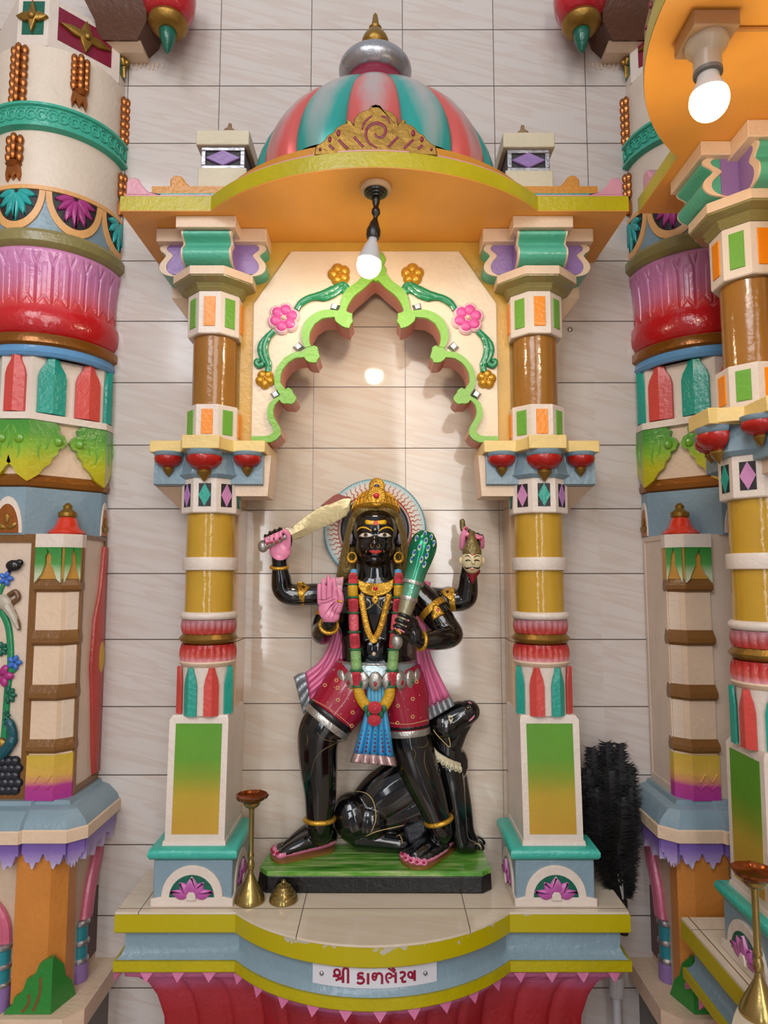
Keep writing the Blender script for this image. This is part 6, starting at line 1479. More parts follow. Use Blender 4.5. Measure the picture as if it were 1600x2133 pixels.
s2 = pleated('sash', [(862, 1205), (866, 1290), (868, 1370), (886, 1474)], [(896, 1212), (886, 1290), (896, 1365), (936, 1450)], -.050, -.052, PSH, statue, 4, .010)
pleated('sash_border', [(886, 1474), (888, 1488), (892, 1502)], [(936, 1450), (942, 1460), (946, 1470)], -.052, -.052, SBORD, s2, 5, .008, .007, m=10)
SLINE = paint('sash_line_crimson', '#b02a58', .3, bump=0)
for st, pp in ((s1, [(705, 1290), (694, 1345), (670, 1395), (641, 1425)]), (s1, [(714, 1300), (704, 1360), (682, 1410), (644, 1445)]), (s1, [(637, 1402), (643, 1430), (647, 1462)]), (s2, [(876, 1345), (886, 1400), (902, 1466)]), (s2, [(884, 1345), (898, 1400), (920, 1458)]), (s2, [(886, 1474), (912, 1466), (936, 1450)])):
    m_ = MB(); q = smooth([P(a, b, -.068-.024*min(1, max(0, (b-1300)/110)) if st is s1 else -.068) for a, b in pp], 6); m_.tube(q, .0012, 6); m_.build('sash_line', SLINE, st)
pleated('shoulder_cloth', [(690, 1208), (700, 1205), (716, 1202)], [(684, 1222), (698, 1232), (712, 1240)], -.075, -.085, paint('shoulder_cloth_pink', '#e3a3b0', .35), statue, 2, .004, m=8, n=12)
APB = paint('apron_blue', '#3f9ccc', .25, bump=.15, ramp=[(0, '#2a7fbe'), (.5, '#3f9ccc'), (1, '#6db6d2')], z0=zf(1590, -.12), z1=zf(1415, -.12))
ap = pleated('apron', [(764, 1412), (764, 1470), (752, 1520), (738, 1568)], [(802, 1412), (804, 1470), (812, 1520), (819, 1576)], -.128, -.142, APB, statue, 5, .014, bulge=.010)
pleated('apron_border', [(738, 1568), (734, 1580), (732, 1588)], [(819, 1576), (823, 1588), (825, 1596)], -.142, -.145, paint('apron_silver_pink', '#b79a98', .3, metal=.5, bump=.5, bscale=90), ap, 5, .016, .007, m=8, bulge=.018)
m_ = MB()
for x0, x1 in ((754, 744), (768, 762), (782, 780), (794, 798), (803, 812)):
    for k in range(6): t = k/5; m_.ball(P(x0+(x1-x0)*t, 1522+42*t, -.166-.004*t+abs(x0-780)*.0003), (.0018+.0018*t, .002, .002+.003*t), 6, 5)
m_.build('apron_dots', paint('apron_dot_plum', '#5f2450', .3, bump=0), ap)
# --- garland of rolled cloth and roses
garl = MB()
GY_ = paint('garland_yellow', '#d2a01a', .35, bump=.9, bscale=130); GR_ = paint('garland_rose', '#e0464e', .3, bump=.25); GG = paint('garland_green', '#86b06a', .35, bump=.9, bscale=130); GP = paint('garland_pink', '#e5606e', .3, bump=.9, bscale=130); GD = paint('garland_leaf_green', '#1e6b44', .35, bump=.6, bscale=150); GB = paint('garland_blue', '#5c9cc8', .35, bump=.6)
def gpath(s_):
    L_ = [(738, 1188), (735, 1215), (736, 1260), (737, 1300), (740, 1345), (743, 1395), (746, 1425), (751, 1452), (766, 1474)]; R_ = [(829, 1188), (831, 1215), (829, 1260), (825, 1300), (821, 1345), (817, 1395), (813, 1425), (810, 1452), (798, 1474)]
    return L_ if s_ < 0 else R_
def garY(py):
    if py < 1215: return -.090-.028*(py-1188)/27
    if py < 1300: return -.128
    if py < 1380: return -.128-.006*(py-1300)/80
    return -.150
gar = None
for s_ in (-1, 1):
    full = resample(smooth([Vector((a, b, 0)) for a, b in gpath(s_)], 10), 500)
    def seg(y0, y1): return [P(v.x, v.y, garY(v.y)) for v in resample([v for v in full if y0-.5 <= v.y <= y1+.5], 9)]
    for nm, y0, y1, mt, r, rose in (('garland_cord', 1188, 1197, GB, 8, 0), ('garland_rose', 1197, 1215, GR_, 10, 1), ('garland_wrap', 1219, 1242, GY_, 10.5, 0), ('garland_rose', 1246, 1274, GR_, 10.5, 1), ('garland_wrap', 1278, 1314, GP, 10.5, 0), ('garland_rose', 1318, 1350, GR_, 10.5, 1), ('garland_wrap', 1353, 1394, GG, 11, 0), ('garland_rose', 1398, 1427, GR_, 11, 1), ('garland_wrap', 1431, 1474, GY_, 11, 0)):
        q = seg(y0, y1); m_ = MB(); m_.tube(q, [r*psc(-.12)*(.86 if i in (0, 8) else 1) for i in range(9)], 16, sq=(1, .8)); o = m_.build(nm, mt, gar or statue, ang=60)
        if gar is None: gar = o; o.name = 'garland'
        if rose:
            c = q[4]-Vector((0, r*psc(-.12)*.8, 0))
            for rr, nn in ((.78, 9), (.5, 7), (.24, 5)):
                m2 = MB(); k = r*psc(-.12)*rr; m2.tube([c+Vector((k*1.0*math.cos(t)*(1+.10*math.sin(nn*t)), -.002*(1-rr), k*1.15*math.sin(t)*(1+.10*math.sin(nn*t)))) for t in [i*2*PI/24 for i in range(24)]], .0019, 6, closed=True); m2.build('rose_fold', paint('rose_fold_red', '#b82a3a', .3, bump=0), gar)
        if y1 < 1460:
            c = seg(y1, y1+4); m3 = MB(); t = c[0].lerp(c[-1], .5); m3.tube([Vector((t.x+(r+1)*psc(-.12)*math.cos(a), t.y+(r+.6)*psc(-.12)*.82*math.sin(a), t.z)) for a in [i*2*PI/20 for i in range(20)]], .0030, 6, closed=True, up=(0, 0, 1)); m3.build('garland_tie', GD, gar)
for px, py, r in ((781, 1474, 15), (780, 1500, 14)):
    c = P(px, py, -.170); m_ = MB(); k = r*psc(-.17); m_.ball(c, (k, k*.6, k*.85), 18, 10); m_.build('garland_rose', GR_, gar)
    for rr, nn in ((.80, 9), (.52, 7), (.25, 5)):
        m2 = MB(); kk = k*rr; m2.tube([c+Vector((kk*math.cos(t)*(1+.10*math.sin(nn*t)), -k*.6*math.sqrt(max(.05, 1-rr*rr))-.0005, kk*.85*math.sin(t)*(1+.10*math.sin(nn*t)))) for t in [i*2*PI/24 for i in range(24)]], .0020, 6, closed=True); m2.build('rose_fold', paint('rose_fold_red', '#b82a3a', .3, bump=0), gar)
for px, py in ((763, 1476), (800, 1476), (769, 1488), (793, 1488)): disc('garland_leaf', GD, P(px, py, -.160), .008, .012, .006, gar)
# --- jewellery
def plate(nm, outline, Y0, mat, par, th=.008, lift=None):
    m_ = MB(); m_.relief([(P(a, b, Y0).x, P(a, b, Y0).z) for a, b in outline], Y0+th, Y0, .003); return m_.build(nm, mat, par, ang=40)
col_o = [(745, 1206), (758, 1213), (783, 1216), (806, 1213), (820, 1206), (820, 1222), (812, 1234), (800, 1240), (783, 1243), (766, 1240), (753, 1234), (745, 1222)]
nk = plate('necklace', col_o, -.118, GOLDS, statue, .03)
m_ = MB(); c = P(782, 1226, -.120)
for i in range(20): t = i*2*PI/20; m_.tube([c+Vector((.012*math.cos(t), 0, .007*math.sin(t))), c+Vector((.028*math.cos(t), .001, .015*math.sin(t)))], [.0012, .002], 5)
m_.build('necklace_rays', GOLDS, nk); disc('necklace_jewel', paint('jewel_red', '#c81e34', .12, bump=0), c, .008, .0055, .004, nk)
pd = plate('pendant', [(782, 1238), (790, 1246), (789, 1252), (781, 1260), (774, 1252), (774, 1246)], -.124, GOLDS, nk, .012); disc('pendant_bead', INK, P(782, 1249, -.125), .002, .002, .002, nk)
pts = [(752, 1238), (756, 1265), (763, 1300), (770, 1322), (778, 1331), (786, 1322), (795, 1300), (804, 1265), (811, 1238)]
q = smooth([P(a, b, -.126-.006*math.sin(PI*i/8)) for i, (a, b) in enumerate(pts)], 8); m_ = MB(); m_.tube(q, .0088, 8, sq=(1, .5)); ch = m_.build('long_chain', GOLDS, statue, ang=60)
m_ = MB()
for i in range(1, len(q)-1, 1):
    t = (q[i+1]-q[i-1]).normalized(); s_ = Vector((t.z, 0, -t.x)); m_.tube([q[i]+s_*.0075+t*.003+Vector((0, -.0038, 0)), q[i]-s_*.0075-t*.003+Vector((0, -.0038, 0))], .0012, 5)
m_.build('chain_links', GOLDS, ch)
plate('chain_pendant', [(778+9*math.cos(t), 1333+8*math.sin(t)) for t in [i*2*PI/16 for i in range(16)]], -.138, GOLDS, ch, .01)
def ring3(nm, c, ax, r, t_, mat, par, rx=1.0):
    ax = Vector(ax).normalized(); u = ax.cross(Vector((0, 1, 0.01))).normalized(); v = ax.cross(u); m_ = MB(); m_.tube([c+u*(r*math.cos(a))*rx+v*(r*math.sin(a)) for a in [i*2*PI/32 for i in range(32)]], t_, 10, closed=True, up=ax); return m_.build(nm, mat, par, ang=180)
ring3('bracelet', P(582.5, 1181, -.05), (P(583, 1165, -.055)-P(583, 1195, -.045)), 17*psc(-.05), .0055, GOLDS, statue)
ring3('bracelet', P(685, 1303, -.170), (P(687, 1290, -.190)-P(680, 1312, -.14)), 18*psc(-.17), .0055, GOLDS, statue)
ring3('bracelet', P(877, 1335, -.163), (P(864, 1330, -.178)-P(900, 1335, -.145)), 18*psc(-.16), .0055, GOLDS, statue)
ring3('anklet', P(666, 1706, -.053), (0, .05, 1), 29*psc(-.05), .0068, GOLDS, statue); ring3('anklet', P(914, 1708, -.071), (-.25, 0, 1), 26.5*psc(-.07), .0068, GOLDS, statue)
def armlet(c1, c2, r, peak, par=None):
    a, b = P(*c1), P(*c2); d = (b-a).normalized(); m_ = MB(); m_.tube([a, a.lerp(b, .1), a.lerp(b, .9), b], [r*.99, r, r, r*.99], 32); o = m_.build('armlet', GOLDS, statue, ang=40)
    m_ = MB(); pc = a.lerp(b, .5); up = Vector(peak)-pc; k = [(-.5, .0), (-.6, .55), (-.25, .95), (0, 1.1), (.25, .95), (.6, .55), (.5, 0)]
    return o
armlet((622, 1238, -.025), (633, 1238, -.022), 24.0*psc(-.02), (0, 0, 0)); armlet((938, 1249, -.022), (949, 1248, -.025), 25.0*psc(-.02), (0, 0, 0)); armlet((897, 1266, -.052), (906, 1276, -.058), 33.2*psc(-.05), (0, 0, 0)); armlet((684, 1282, -.066), (680, 1291, -.070), 26.5*psc(-.06), (0, 0, 0))
def bplate(outline, lift, gem, red=True): # ornamental plate standing on the arm
    cx = sum(p[0] for p in outline)/len(outline); cy = sum(p[1] for p in outline)/len(outline); o = patch('armlet_plate', outline, GOLDS, statue, lift); o.modifiers['thick'].thickness = .005
    patch('armlet_gem', [(gem[0]+3.2*math.cos(t), gem[1]+4*math.sin(t)) for t in [k*PI/5 for k in range(10)]], paint('jewel_red', '#c81e34', .12, bump=0) if red else INK, o, lift+.003)
    for k in range(9):
        t = PI*.05+PI*.9*k/8; bodyline('plate_groove', [(gem[0]+6*math.cos(t), gem[1]+6*math.sin(t)), (gem[0]+10*math.cos(t), gem[1]+10*math.sin(t)), (gem[0]+13*math.cos(t), gem[1]+13*math.sin(t))], .6, paint('groove_bronze', '#6b4710', .4, bump=0), o, lift=lift+.003)
bplate([(619, 1214), (632, 1214), (641, 1220), (646, 1224), (638, 1232), (632, 1240), (626, 1246), (621, 1240), (620, 1226)], .004, (632, 1222), False)
bplate([(918, 1233), (926, 1228), (938, 1226), (946, 1228), (947, 1244), (940, 1252), (932, 1246), (924, 1240)], .004, (932, 1232), False)
bplate([(902, 1261), (909, 1259), (916, 1266), (926, 1279), (914, 1284), (903, 1293), (899, 1284)], .005, (912, 1271))
# finger lines on the raised palm, pink between the fingers on the mace
LN = paint('palm_line_plum', '#8a3a58', .4, bump=0)
for pts in ([(692, 1212), (692, 1232), (691.5, 1248)], [(680, 1206), (680, 1230), (680, 1250)], [(669, 1216), (669, 1236), (670, 1252)], [(664, 1256), (680, 1255), (700, 1246)], [(664, 1248), (676, 1249), (690, 1243)], [(676, 1280), (690, 1262), (703, 1254)], [(684, 1288), (694, 1266), (704, 1256)], [(692, 1290), (699, 1272), (706, 1258)], [(682, 1272), (690, 1260), (700, 1252)]): bodyline('palm_line', pts, .55, LN, statue)
bodyline('thumb_ring', [(703, 1251), (708, 1253), (713, 1253)], 2.2, GOLDS, statue, taper=False)
for (kx, ky), (tx_, ty_) in zip(((853, 1293), (848, 1305), (843, 1317)), ((832, 1285), (827, 1297), (823, 1309))): bodyline('finger_gap', [(kx-1, ky), ((kx+tx_)/2, (ky+ty_)/2-1), (tx_, ty_)], 2.0, SKINP, statue, taper=False, lift=.0005)
bodyline('finger_ring', [(826, 1312), (831, 1315), (835, 1320)], 2.6, GOLDS, statue, taper=False)
# ---------------------------------------------------------------- things held by the statue
sword = thing('sword', 'broad pale gold sword blade raised in the hand at the upper left of the statue', 'sword', P(570, 1126, SHY))
YS = SHY-.004
bl = [(597, 1108), (612, 1096), (640, 1074), (665, 1057), (695, 1046), (717, 1036), (732, 1039), (729, 1063), (722, 1076), (700, 1086), (660, 1104), (625, 1121), (606, 1126)]
m_ = MB(); mid_ = [(600, 1117), (640, 1098), (680, 1077), (724, 1056)]
o_ = [P(a, b, YS) for a, b in bl]; n_ = len(o_); ridge = smooth([P(a, b, YS-.012) for a, b in mid_], 6); 
m_.relief([(v.x, v.z) for v in o_], YS+.006, YS-.006, .003); blade = m_.build('blade', paint('blade_pale_gold', '#b5a276', .3, metal=.55, bump=.25, var=.15), sword, ang=30)
m_ = MB(); up_ = [P(a, b, YS-.0062) for a, b in bl[1:7]]; lo_ = resample([P(a, b, YS-.011) for a, b in mid_], len(up_)); dn_ = resample([P(a, b, YS-.0062) for a, b in bl[12:6:-1]], len(up_)); k = len(up_)
m_.add(up_+lo_+dn_, [(i, i+1, k+i+1, k+i) for i in range(k-1)]+[(k+i, k+i+1, 2*k+i+1, 2*k+i) for i in range(k-1)]); m_.build('blade_ridge', paint('blade_pale_gold', '#b5a276', .3, metal=.55, bump=.25), blade, ang=20)
m_ = MB(); m_.relief([(P(a, b, YS).x, P(a, b, YS).z) for a, b in [(668, 1054), (695, 1033), (704, 1029), (732, 1038), (716, 1040), (700, 1046), (686, 1052)]], YS+.005, YS-.0068, .001); m_.build('rusty_edge', paint('rust_red_paint', '#8c3d2c', .5), blade)
m_ = MB(); g0_, g1_ = P(549, 1139, SHY-.006), P(603, 1113, SHY-.004); m_.tube([g0_, g0_.lerp(g1_, .5), g1_], .0125, 14); hl = m_.build('hilt', SILV, sword, ang=60)
m_ = MB(); m_.ball(P(548, 1138, SHY-.006), (.016, .015, .019), 14, 10); m_.build('pommel', SILV, hl); m_ = MB(); m_.relief([(P(a, b, YS).x, P(a, b, YS).z) for a, b in [(590, 1102), (597, 1098), (619, 1101), (610, 1121), (604, 1128), (597, 1122)]], YS+.008, YS-.0085, .002); m_.build('guard', paint('guard_pale_silver', '#cfc0a0', .3, metal=.5, bump=.6, bscale=120), sword)
mace = thing('mace', 'green club painted with peacock eyes in the statue\'s lower right hand', 'club', P(838, 1310, MHY))
def mtube(p0, p1, rs, nm, mat, par, n=24):
    a, b = p0, p1; k = len(rs); m_ = MB(); m_.tube([a.lerp(b, i/(k-1)) for i in range(k)], rs, n); return m_.build(nm, mat, par, ang=50)
def mp(t): return P(827+(889-827)*t, 1336+(1110-1336)*t, MHY-.004+.028*t)
k = psc(-.2)
PEA = paint('club_green_metal', '#1e8a66', .2, metal=.55, bump=.1, ramp=[(0, '#5aa888'), (.5, '#17845f'), (1, '#107a58')], z0=mp(.55).z, z1=mp(1).z)
hd = mtube(mp(.545), mp(1.005), [21*k, 21.5*k, 22*k, 23.5*k, 25.5*k, 27*k, 28.5*k, 29*k, 28*k, 24*k, 15*k], 'club_head', PEA, mace, 32)
mtube(mp(.525), mp(.555), [23*k, 23.5*k, 23*k], 'club_ring', SILV, mace); mtube(mp(.405), mp(.53), [17.5*k, 18*k, 18.5*k], 'club_neck', paint('club_pale_green', '#6fae92', .25, metal=.5), mace); mtube(mp(.375), mp(.41), [18.5*k, 19.2*k, 19*k], 'club_ring', SILV, mace)
mtube(mp(.10), mp(.38), [10*k, 12*k, 14*k, 16*k, 17*k], 'club_handle', paint('club_pale_gold', '#a9a284', .28, metal=.6), mace)
m_ = MB(); m_.ball(mp(.0), (.017, .017, .022), 16, 10); m_.build('club_knob', SILV, mace)
def on_obj(ob, a, b, lift):
    o = Vector((0, -CAM_D, CAM_Z)); d = (P(a, b, 0)-o).normalized(); hit, loc, nrm, _ = ob.ray_cast(o, d); return (loc-d*lift) if hit else None
PW, PB2 = paint('peacock_pale', '#c9d8b8', .3, bump=0), paint('peacock_blue', '#1f4fa8', .25, bump=0)
for a, b in ((868, 1122), (885, 1113), (898, 1120), (887, 1127), (874, 1140), (892, 1142), (903, 1132), (863, 1152), (878, 1166), (889, 1158), (858, 1166), (884, 1176)):
    c = on_obj(hd, a, b, .0005); 
    if c is None: continue
    m_ = MB(); m_.ball(c, (.0052, .0016, .0105), 10, 6, rot=Matrix.Rotation(.27, 3, 'Y')); e = m_.build('peacock_eye', PW, mace, ang=180); m_ = MB(); m_.ball(c+Vector((0, -.0012, .002)), (.0034, .0012, .0058), 8, 6, rot=Matrix.Rotation(.27, 3, 'Y')); m_.build('eye_centre', PB2, e, ang=180)
head = thing('severed_head_figure', 'small pale moustached head hanging by its hair from the statue\'s raised right hand', 'figurine', P(983, 1168, -.105))
HH = -.112
m_ = MB(); blob(m_, 983, 1168, HH, 22, 26, 20); blob(m_, 983, 1180, HH-.004, 17, 15, 15); limb(m_, [(985, 1160, HH-.026, 2), (986, 1172, HH-.032, 3.5)], 8); blob(m_, 959.5, 1168, HH, 4, 8, 4); blob(m_, 1006.5, 1168, HH, 4, 8, 4)
fc = fuse(m_, .0022, 3, 'face', paint('figurine_skin', '#d8c79c', .25, bump=.05), head)
m_ = MB(); limb(m_, [(983, 1150, HH+.004, 21), (983, 1138, HH, 16), (983, 1122, HH+.002, 9), (982, 1112, HH+.018, 7)], 14); limb(m_, [(981, 1112, HH+.022, 7), (966, 1104, HH+.040, 6.5), (963, 1086, HH+.040, 6)], 12); fuse(m_, .0026, 2, 'knotted_hair', paint('figurine_hair', '#7a6a3c', .3, metal=.3, bump=1.2, bscale=90), head)
def fl(nm, pts, r, mat, taper=True):
    q = [on_obj(fc, v.x, v.y, .0006) for v in smooth([Vector((*p, 0)) for p in pts], 5)]; q = [v for v in q if v is not None]
    if len(q) < 2: return
    m_ = MB(); m_.tube(q, [r*psc(HH)*(.3+.7*math.sin(PI*(i+.5)/len(q)) if taper else 1) for i in range(len(q))], 6); m_.build(nm, mat, head, ang=180)
for s_ in (-1, 1):
    f = lambda x: 984+s_*(x-984)
    fl('brow', [(f(987.5), 1162), (f(993), 1157.5), (f(1000), 1159)], 1.1, INK); fl('closed_eye', [(f(987.5), 1168), (f(993), 1166.5), (f(999), 1168.5)], 1.5, INK); fl('moustache', [(f(984.5), 1180.5), (f(991), 1183), (f(997), 1183.5), (f(1000), 1180)], 1.7, INK)
fl('mouth', [(979.5, 1185.5), (984, 1186.5), (989, 1185.5)], 1.2, LIP); fl('forehead_mark', [(981, 1155.5), (986, 1156), (990, 1155)], 1.2, LIP)
m_ = MB()
for px, y1_, r in ((976, 1202, 3), (981, 1212, 4), (986, 1216, 4), (991, 1206, 3.5), (996, 1198, 3)): limb(m_, [(px, 1190, HH+.006, 5), (px-.5, (1190+y1_)/2, HH+.008, r), (px, y1_, HH+.012, 1.5)], 8, sm=3)
fuse(m_, .0022, 2, 'red_neck', paint('neck_red', '#8a1222', .2, bump=0), head)
# ---------------------------------------------------------------- the dog
dog = thing('dog_statue', 'glossy black dog statue sitting behind the statue\'s legs, muzzle raised, pale bead collar', 'statue', (.03, .0, ZPT))
m_ = MB(); DYY = -.002
limb(m_, [(752, 1700, DYY, 42), (800, 1662, DYY, 56), (850, 1632, DYY, 58), (900, 1606, DYY, 52), (934, 1590, DYY-.002, 42)], 22, flat=.62)
blob(m_, 738, 1704, DYY-.012, 42, 52, 38, rot=-.35); blob(m_, 772, 1712, DYY-.016, 38, 42, 34)
limb(m_, [(925, 1600, DYY-.004, 38), (930, 1565, DYY-.008, 33), (930, 1540, DYY-.010, 33), (930, 1516, DYY-.012, 37)], 18, flat=.8); blob(m_, 926, 1508, DYY-.014, 36, 34, 36)
limb(m_, [(930, 1508, DYY-.014, 34), (952, 1493, DYY-.018, 30), (970, 1485, DYY-.020, 27), (976, 1482, DYY-.020, 24)], 16); limb(m_, [(974, 1500, DYY-.020, 14), (956, 1520, DYY-.016, 20), (940, 1545, DYY-.010, 26)], 14); limb(m_, [(778, 1712, DYY, 30), (830, 1694, DYY, 38), (885, 1668, DYY, 42)], 18, flat=.8); limb(m_, [(958, 1480, DYY-.022, 12), (978, 1468, DYY-.022, 10)], 12)
limb(m_, [(934, 1600, DYY-.014, 28), (942, 1640, DYY-.018, 26), (950, 1690, DYY-.022, 21), (956, 1735, DYY-.026, 18), (962, 1757, DYY-.028, 17)], 14); limb(m_, [(950, 1620, DYY+.018, 24), (965, 1680, DYY+.018, 18), (974, 1730, DYY+.018, 14), (984, 1752, DYY+.016, 13)], 14)
def paw(px, row, par_, dirx=.022):
    for k in range(4): c = fpt(px+k*3.0-4, row-3+k*1.8, .010); m_.tube([c+Vector((-dirx*1.6, .012, .006)), c+Vector((0, 0, .003)), c+Vector((dirx*.35, -.003, -.003))], [.012, .0105, .009], 10); m_.ball(c+Vector((dirx*.35, -.003, -.003)), .009, 8, 6)
paw(994, 1768, m_); paw(996, 1757, m_)
limb(m_, [(745, 1745, -.03, 20), (790, 1752, -.036, 17), (830, 1757, -.04, 15), (842, 1758, -.04, 13)], 14); limb(m_, [(962, 1757, DYY-.028, 16), (985, 1764, -.034, 11)], 12)
dbody = fuse(m_, .0032, 4, 'body', INK, dog)
def dl(nm, pts, r, mat, par=dog, taper=True):
    q = [on_obj(dbody, v.x, v.y, .0006) for v in smooth([Vector((*p, 0)) for p in pts], 6)]; q = [v for v in q if v is not None]
    if len(q) < 3: return
    m2 = MB(); m2.tube(q, [r*psc(-.03)*(.4+.6*math.sin(PI*(i+.5)/len(q)) if taper else 1) for i in range(len(q))], 6); return m2.build(nm, mat, par, ang=180)
ear = MB(); eo = [(917, 1498), (922, 1502), (932, 1522), (938, 1540), (937, 1557), (924, 1543), (909, 1529), (903, 1518), (904, 1506)]
ear.relief([(P(a, b, -.052).x, P(a, b, -.052).z) for a, b in eo], -.046, -.056, .004); eo_ = ear.build('ear', INK, dog, ang=60)
q = smooth([P(a, b, -.0565) for a, b in [(917, 1500), (928, 1518), (936, 1540), (937, 1556), (922, 1543), (908, 1528), (903, 1520)]], 5); m2 = MB(); m2.tube(q, .0012, 6); m2.build('ear_line', PALEG, eo_)
def dpatch(nm, outline, mat, par=dog, lift=.001):
    cx = sum(p[0] for p in outline)/len(outline); cy = sum(p[1] for p in outline)/len(outline); r = [on_obj(dbody, a, b, lift) for a, b in outline]; c = on_obj(dbody, cx, cy, lift)
    if c is None or any(v is None for v in r): return None
    m2 = MB(); n = len(r); m2.add(r+[c], [(i, (i+1) % n, n) for i in range(n)]); o = m2.build(nm, mat, par, ang=180, fix=False); sl = o.modifiers.new('thick', 'SOLIDIFY'); sl.thickness = .0015; sl.offset = 0; return o
ey = dpatch('eye', [(933, 1491), (937, 1489), (942, 1492), (944, 1498), (941, 1504), (939, 1509), (936, 1501)], paint('dog_eye_cream', '#d9cfb0', .3, bump=0))
dpatch('pupil', [(939.5+2.6*math.cos(t), 1496.5+2.4*math.sin(t)) for t in [k*PI/4 for k in range(8)]], paint('dog_pupil', '#3b3420', .2, bump=0), ey or dog, .002)
dl('nostril', [(975, 1463), (979, 1464), (982, 1466)], 1.6, SKINP); dl('mouth_line', [(977, 1502), (983, 1497), (989, 1490)], 1.8, SKINP); dl('haunch_line', [(738, 1648), (762, 1652), (777, 1668), (783, 1695), (781, 1715), (772, 1735)], .9, PALEG); dl('leg_line', [(762, 1742), (785, 1732), (815, 1725), (842, 1719)], .9, PALEG); dl('paw_line', [(826, 1742), (832, 1740), (837, 1748), (838, 1758)], .9, PALEG); dl('paw_line', [(988, 1758), (996, 1757), (1002, 1764), (1001, 1774)], .9, PALEG)
cm = MB(); q = smooth([P(a, b, Y) for a, b, Y in [(889, 1530, -.020), (893, 1548, -.044), (906, 1568, -.058), (925, 1581, -.066), (943, 1590, -.060), (958, 1595, -.040)]], 6); cm.tube(q, .0085, 8, sq=(1, .5)); clr = cm.build('collar', paint('collar_cream', '#cfc3a2', .35), dog, ang=60)
for i in range(2, len(q)-1, 3):
    m2 = MB(); c = q[i]+Vector((.001, -.004, -.010)); m2.ball(c, (.008, .005, .011), 10, 7); b_ = m2.build('collar_drop', paint('collar_cream', '#cfc3a2', .35), clr); m2 = MB(); m2.ball(c+Vector((0, -.005, -.002)), (.0018, .0015, .0022), 6, 5); m2.build('drop_bead', DKGREEN(), b_)
m2 = MB(); m2.relief([(P(a, b, -.040).x, P(a, b, -.040).z) for a, b in [(841, 1722), (862, 1712), (884, 1697), (888, 1712), (890, 1730), (880, 1745), (862, 1757), (850, 1765), (846, 1745)]], -.02, -.044, .008); m2.build('tail_tip', paint('dog_slate', '#33343c', .25, bump=1.2, bscale=60), dog, ang=40)
# ---------------------------------------------------------------- lamps
def turned(pts, mbx, n=20):
    a = [p for p, r in pts]; mbx.tube(a, [r for p, r in pts], n); return mbx
def glow_dome(c, ax, r, par, name, colr, strength):
    """glowing cap of a bulb: from its waist along ax"""
    ax = ax.normalized(); m_ = MB(); pts = [(c+ax*(r*t), r*math.sqrt(max(0, 1-(t/1.08)**2))*(.985 if t < 0 else 1)) for t in (-.35, -.2, 0, .2, .4, .58, .74, .87, .97, 1.04, 1.079)]
    turned(pts, m_, 28); return m_.build(name, glow(name+'_light', colr, strength), par, ang=180)
LBLK = paint('lamp_black', '#141210', .3, bump=.1); BGREY = paint('bulb_grey', '#b9b9bb', .35, bump=0)
Yl = -.432; lamp = thing('pendant_lamp', 'black turned lamp hanging under the canopy with a lit bulb, in front of the arch', 'lamp', (P(783, 390, Yl).x, Yl, ZS))
mx = P(783, 390, Yl).x
mb = MB(); mb.lathe([(.041, ZS-.001), (.041, ZS-.010), (.037, ZS-.014), (0, ZS-.014)], mx, Yl, n=32); rose = mb.build('ceiling_rose', paint('rose_cream', '#c9a987', .4), lamp)
mb = MB(); mb.lathe([(.031, ZS-.0135), (.030, ZS-.020), (.024, ZS-.021), (.023, ZS-.025), (.017, ZS-.026), (.016, ZS-.030), (.009, ZS-.031), (0, ZS-.033)], mx, Yl, n=32); mb.build('rose_rings', LBLK, rose)
k = psc(Yl); L_ = lambda a, b, r: (P(a, b, Yl), r*k)
mb = MB(); turned([L_(783.5, 405, 6), L_(783.5, 414, 9), L_(783.5, 424, 8), L_(783.3, 432, 5), L_(783, 437, 9), L_(783, 445, 9.5), L_(782.5, 451, 5), L_(782, 456, 5), L_(780, 466, 10), L_(779, 476, 13)], mb); mb.build('stem', LBLK, lamp, ang=60)
mb = MB(); turned([L_(779, 474, 13), L_(778.5, 480, 15.5), L_(777.5, 490, 15.5), L_(777, 496, 14)], mb); mb.build('socket', LBLK, lamp, ang=40)
mb = MB(); turned([L_(777, 494, 9), L_(776, 503, 10), L_(774.5, 512, 15), L_(772.5, 525, 20), L_(770.5, 537, 24.3), L_(769.5, 543, 25.5)], mb); bulb = mb.build('bulb', BGREY, lamp, ang=60)
ax = P(766, 583, Yl)-P(770, 541, Yl); glow_dome(P(768.8, 552, Yl), ax, 26.5*k, bulb, 'bulb_dome', (1.0, 0.84, 0.60), BULB_WARM)
# fixture under the side canopy
lx, ly = .598, -.95; lz = ZS
lamp2 = thing('batten_lamp', 'white bulb in a batten holder on a square wooden block under the side canopy', 'lamp', (lx, ly, lz))
mb = MB(); w_ = .042; mb.plan([(rect(lx-w_, lx+w_, ly-w_, ly+w_), lz-.032), (rect(lx-w_, lx+w_, ly-w_, ly+w_), lz-.001)]); blk2 = mb.build('mounting_block', paint('block_wood', '#a9835e', .4), lamp2, ang=20, bevel=.003)
CER = paint('holder_ivory', '#b9a893', .3, bump=0)
mb = MB(); mb.lathe([(.014, lz-.092), (.0245, lz-.090), (.0245, lz-.060), (.026, lz-.056), (.036, lz-.044), (.038, lz-.038), (.038, lz-.032), (.0, lz-.031)], lx, ly, n=28); mb.build('holder', CER, lamp2)
mb = MB(); mb.lathe([(.017, lz-.098), (.0255, lz-.096), (.0255, lz-.089), (.017, lz-.088)], lx, ly, n=28); mb.build('holder_ring', paint('ring_grey', '#6f6b68', .4), lamp2)
mb = MB(); mb.lathe([(.033, lz-.135), (.029, lz-.126), (.024, lz-.116), (.020, lz-.106), (.0185, lz-.094)], lx, ly, n=28); b2 = mb.build('bulb', paint('bulb_white', '#cfcac4', .35, bump=0), lamp2)
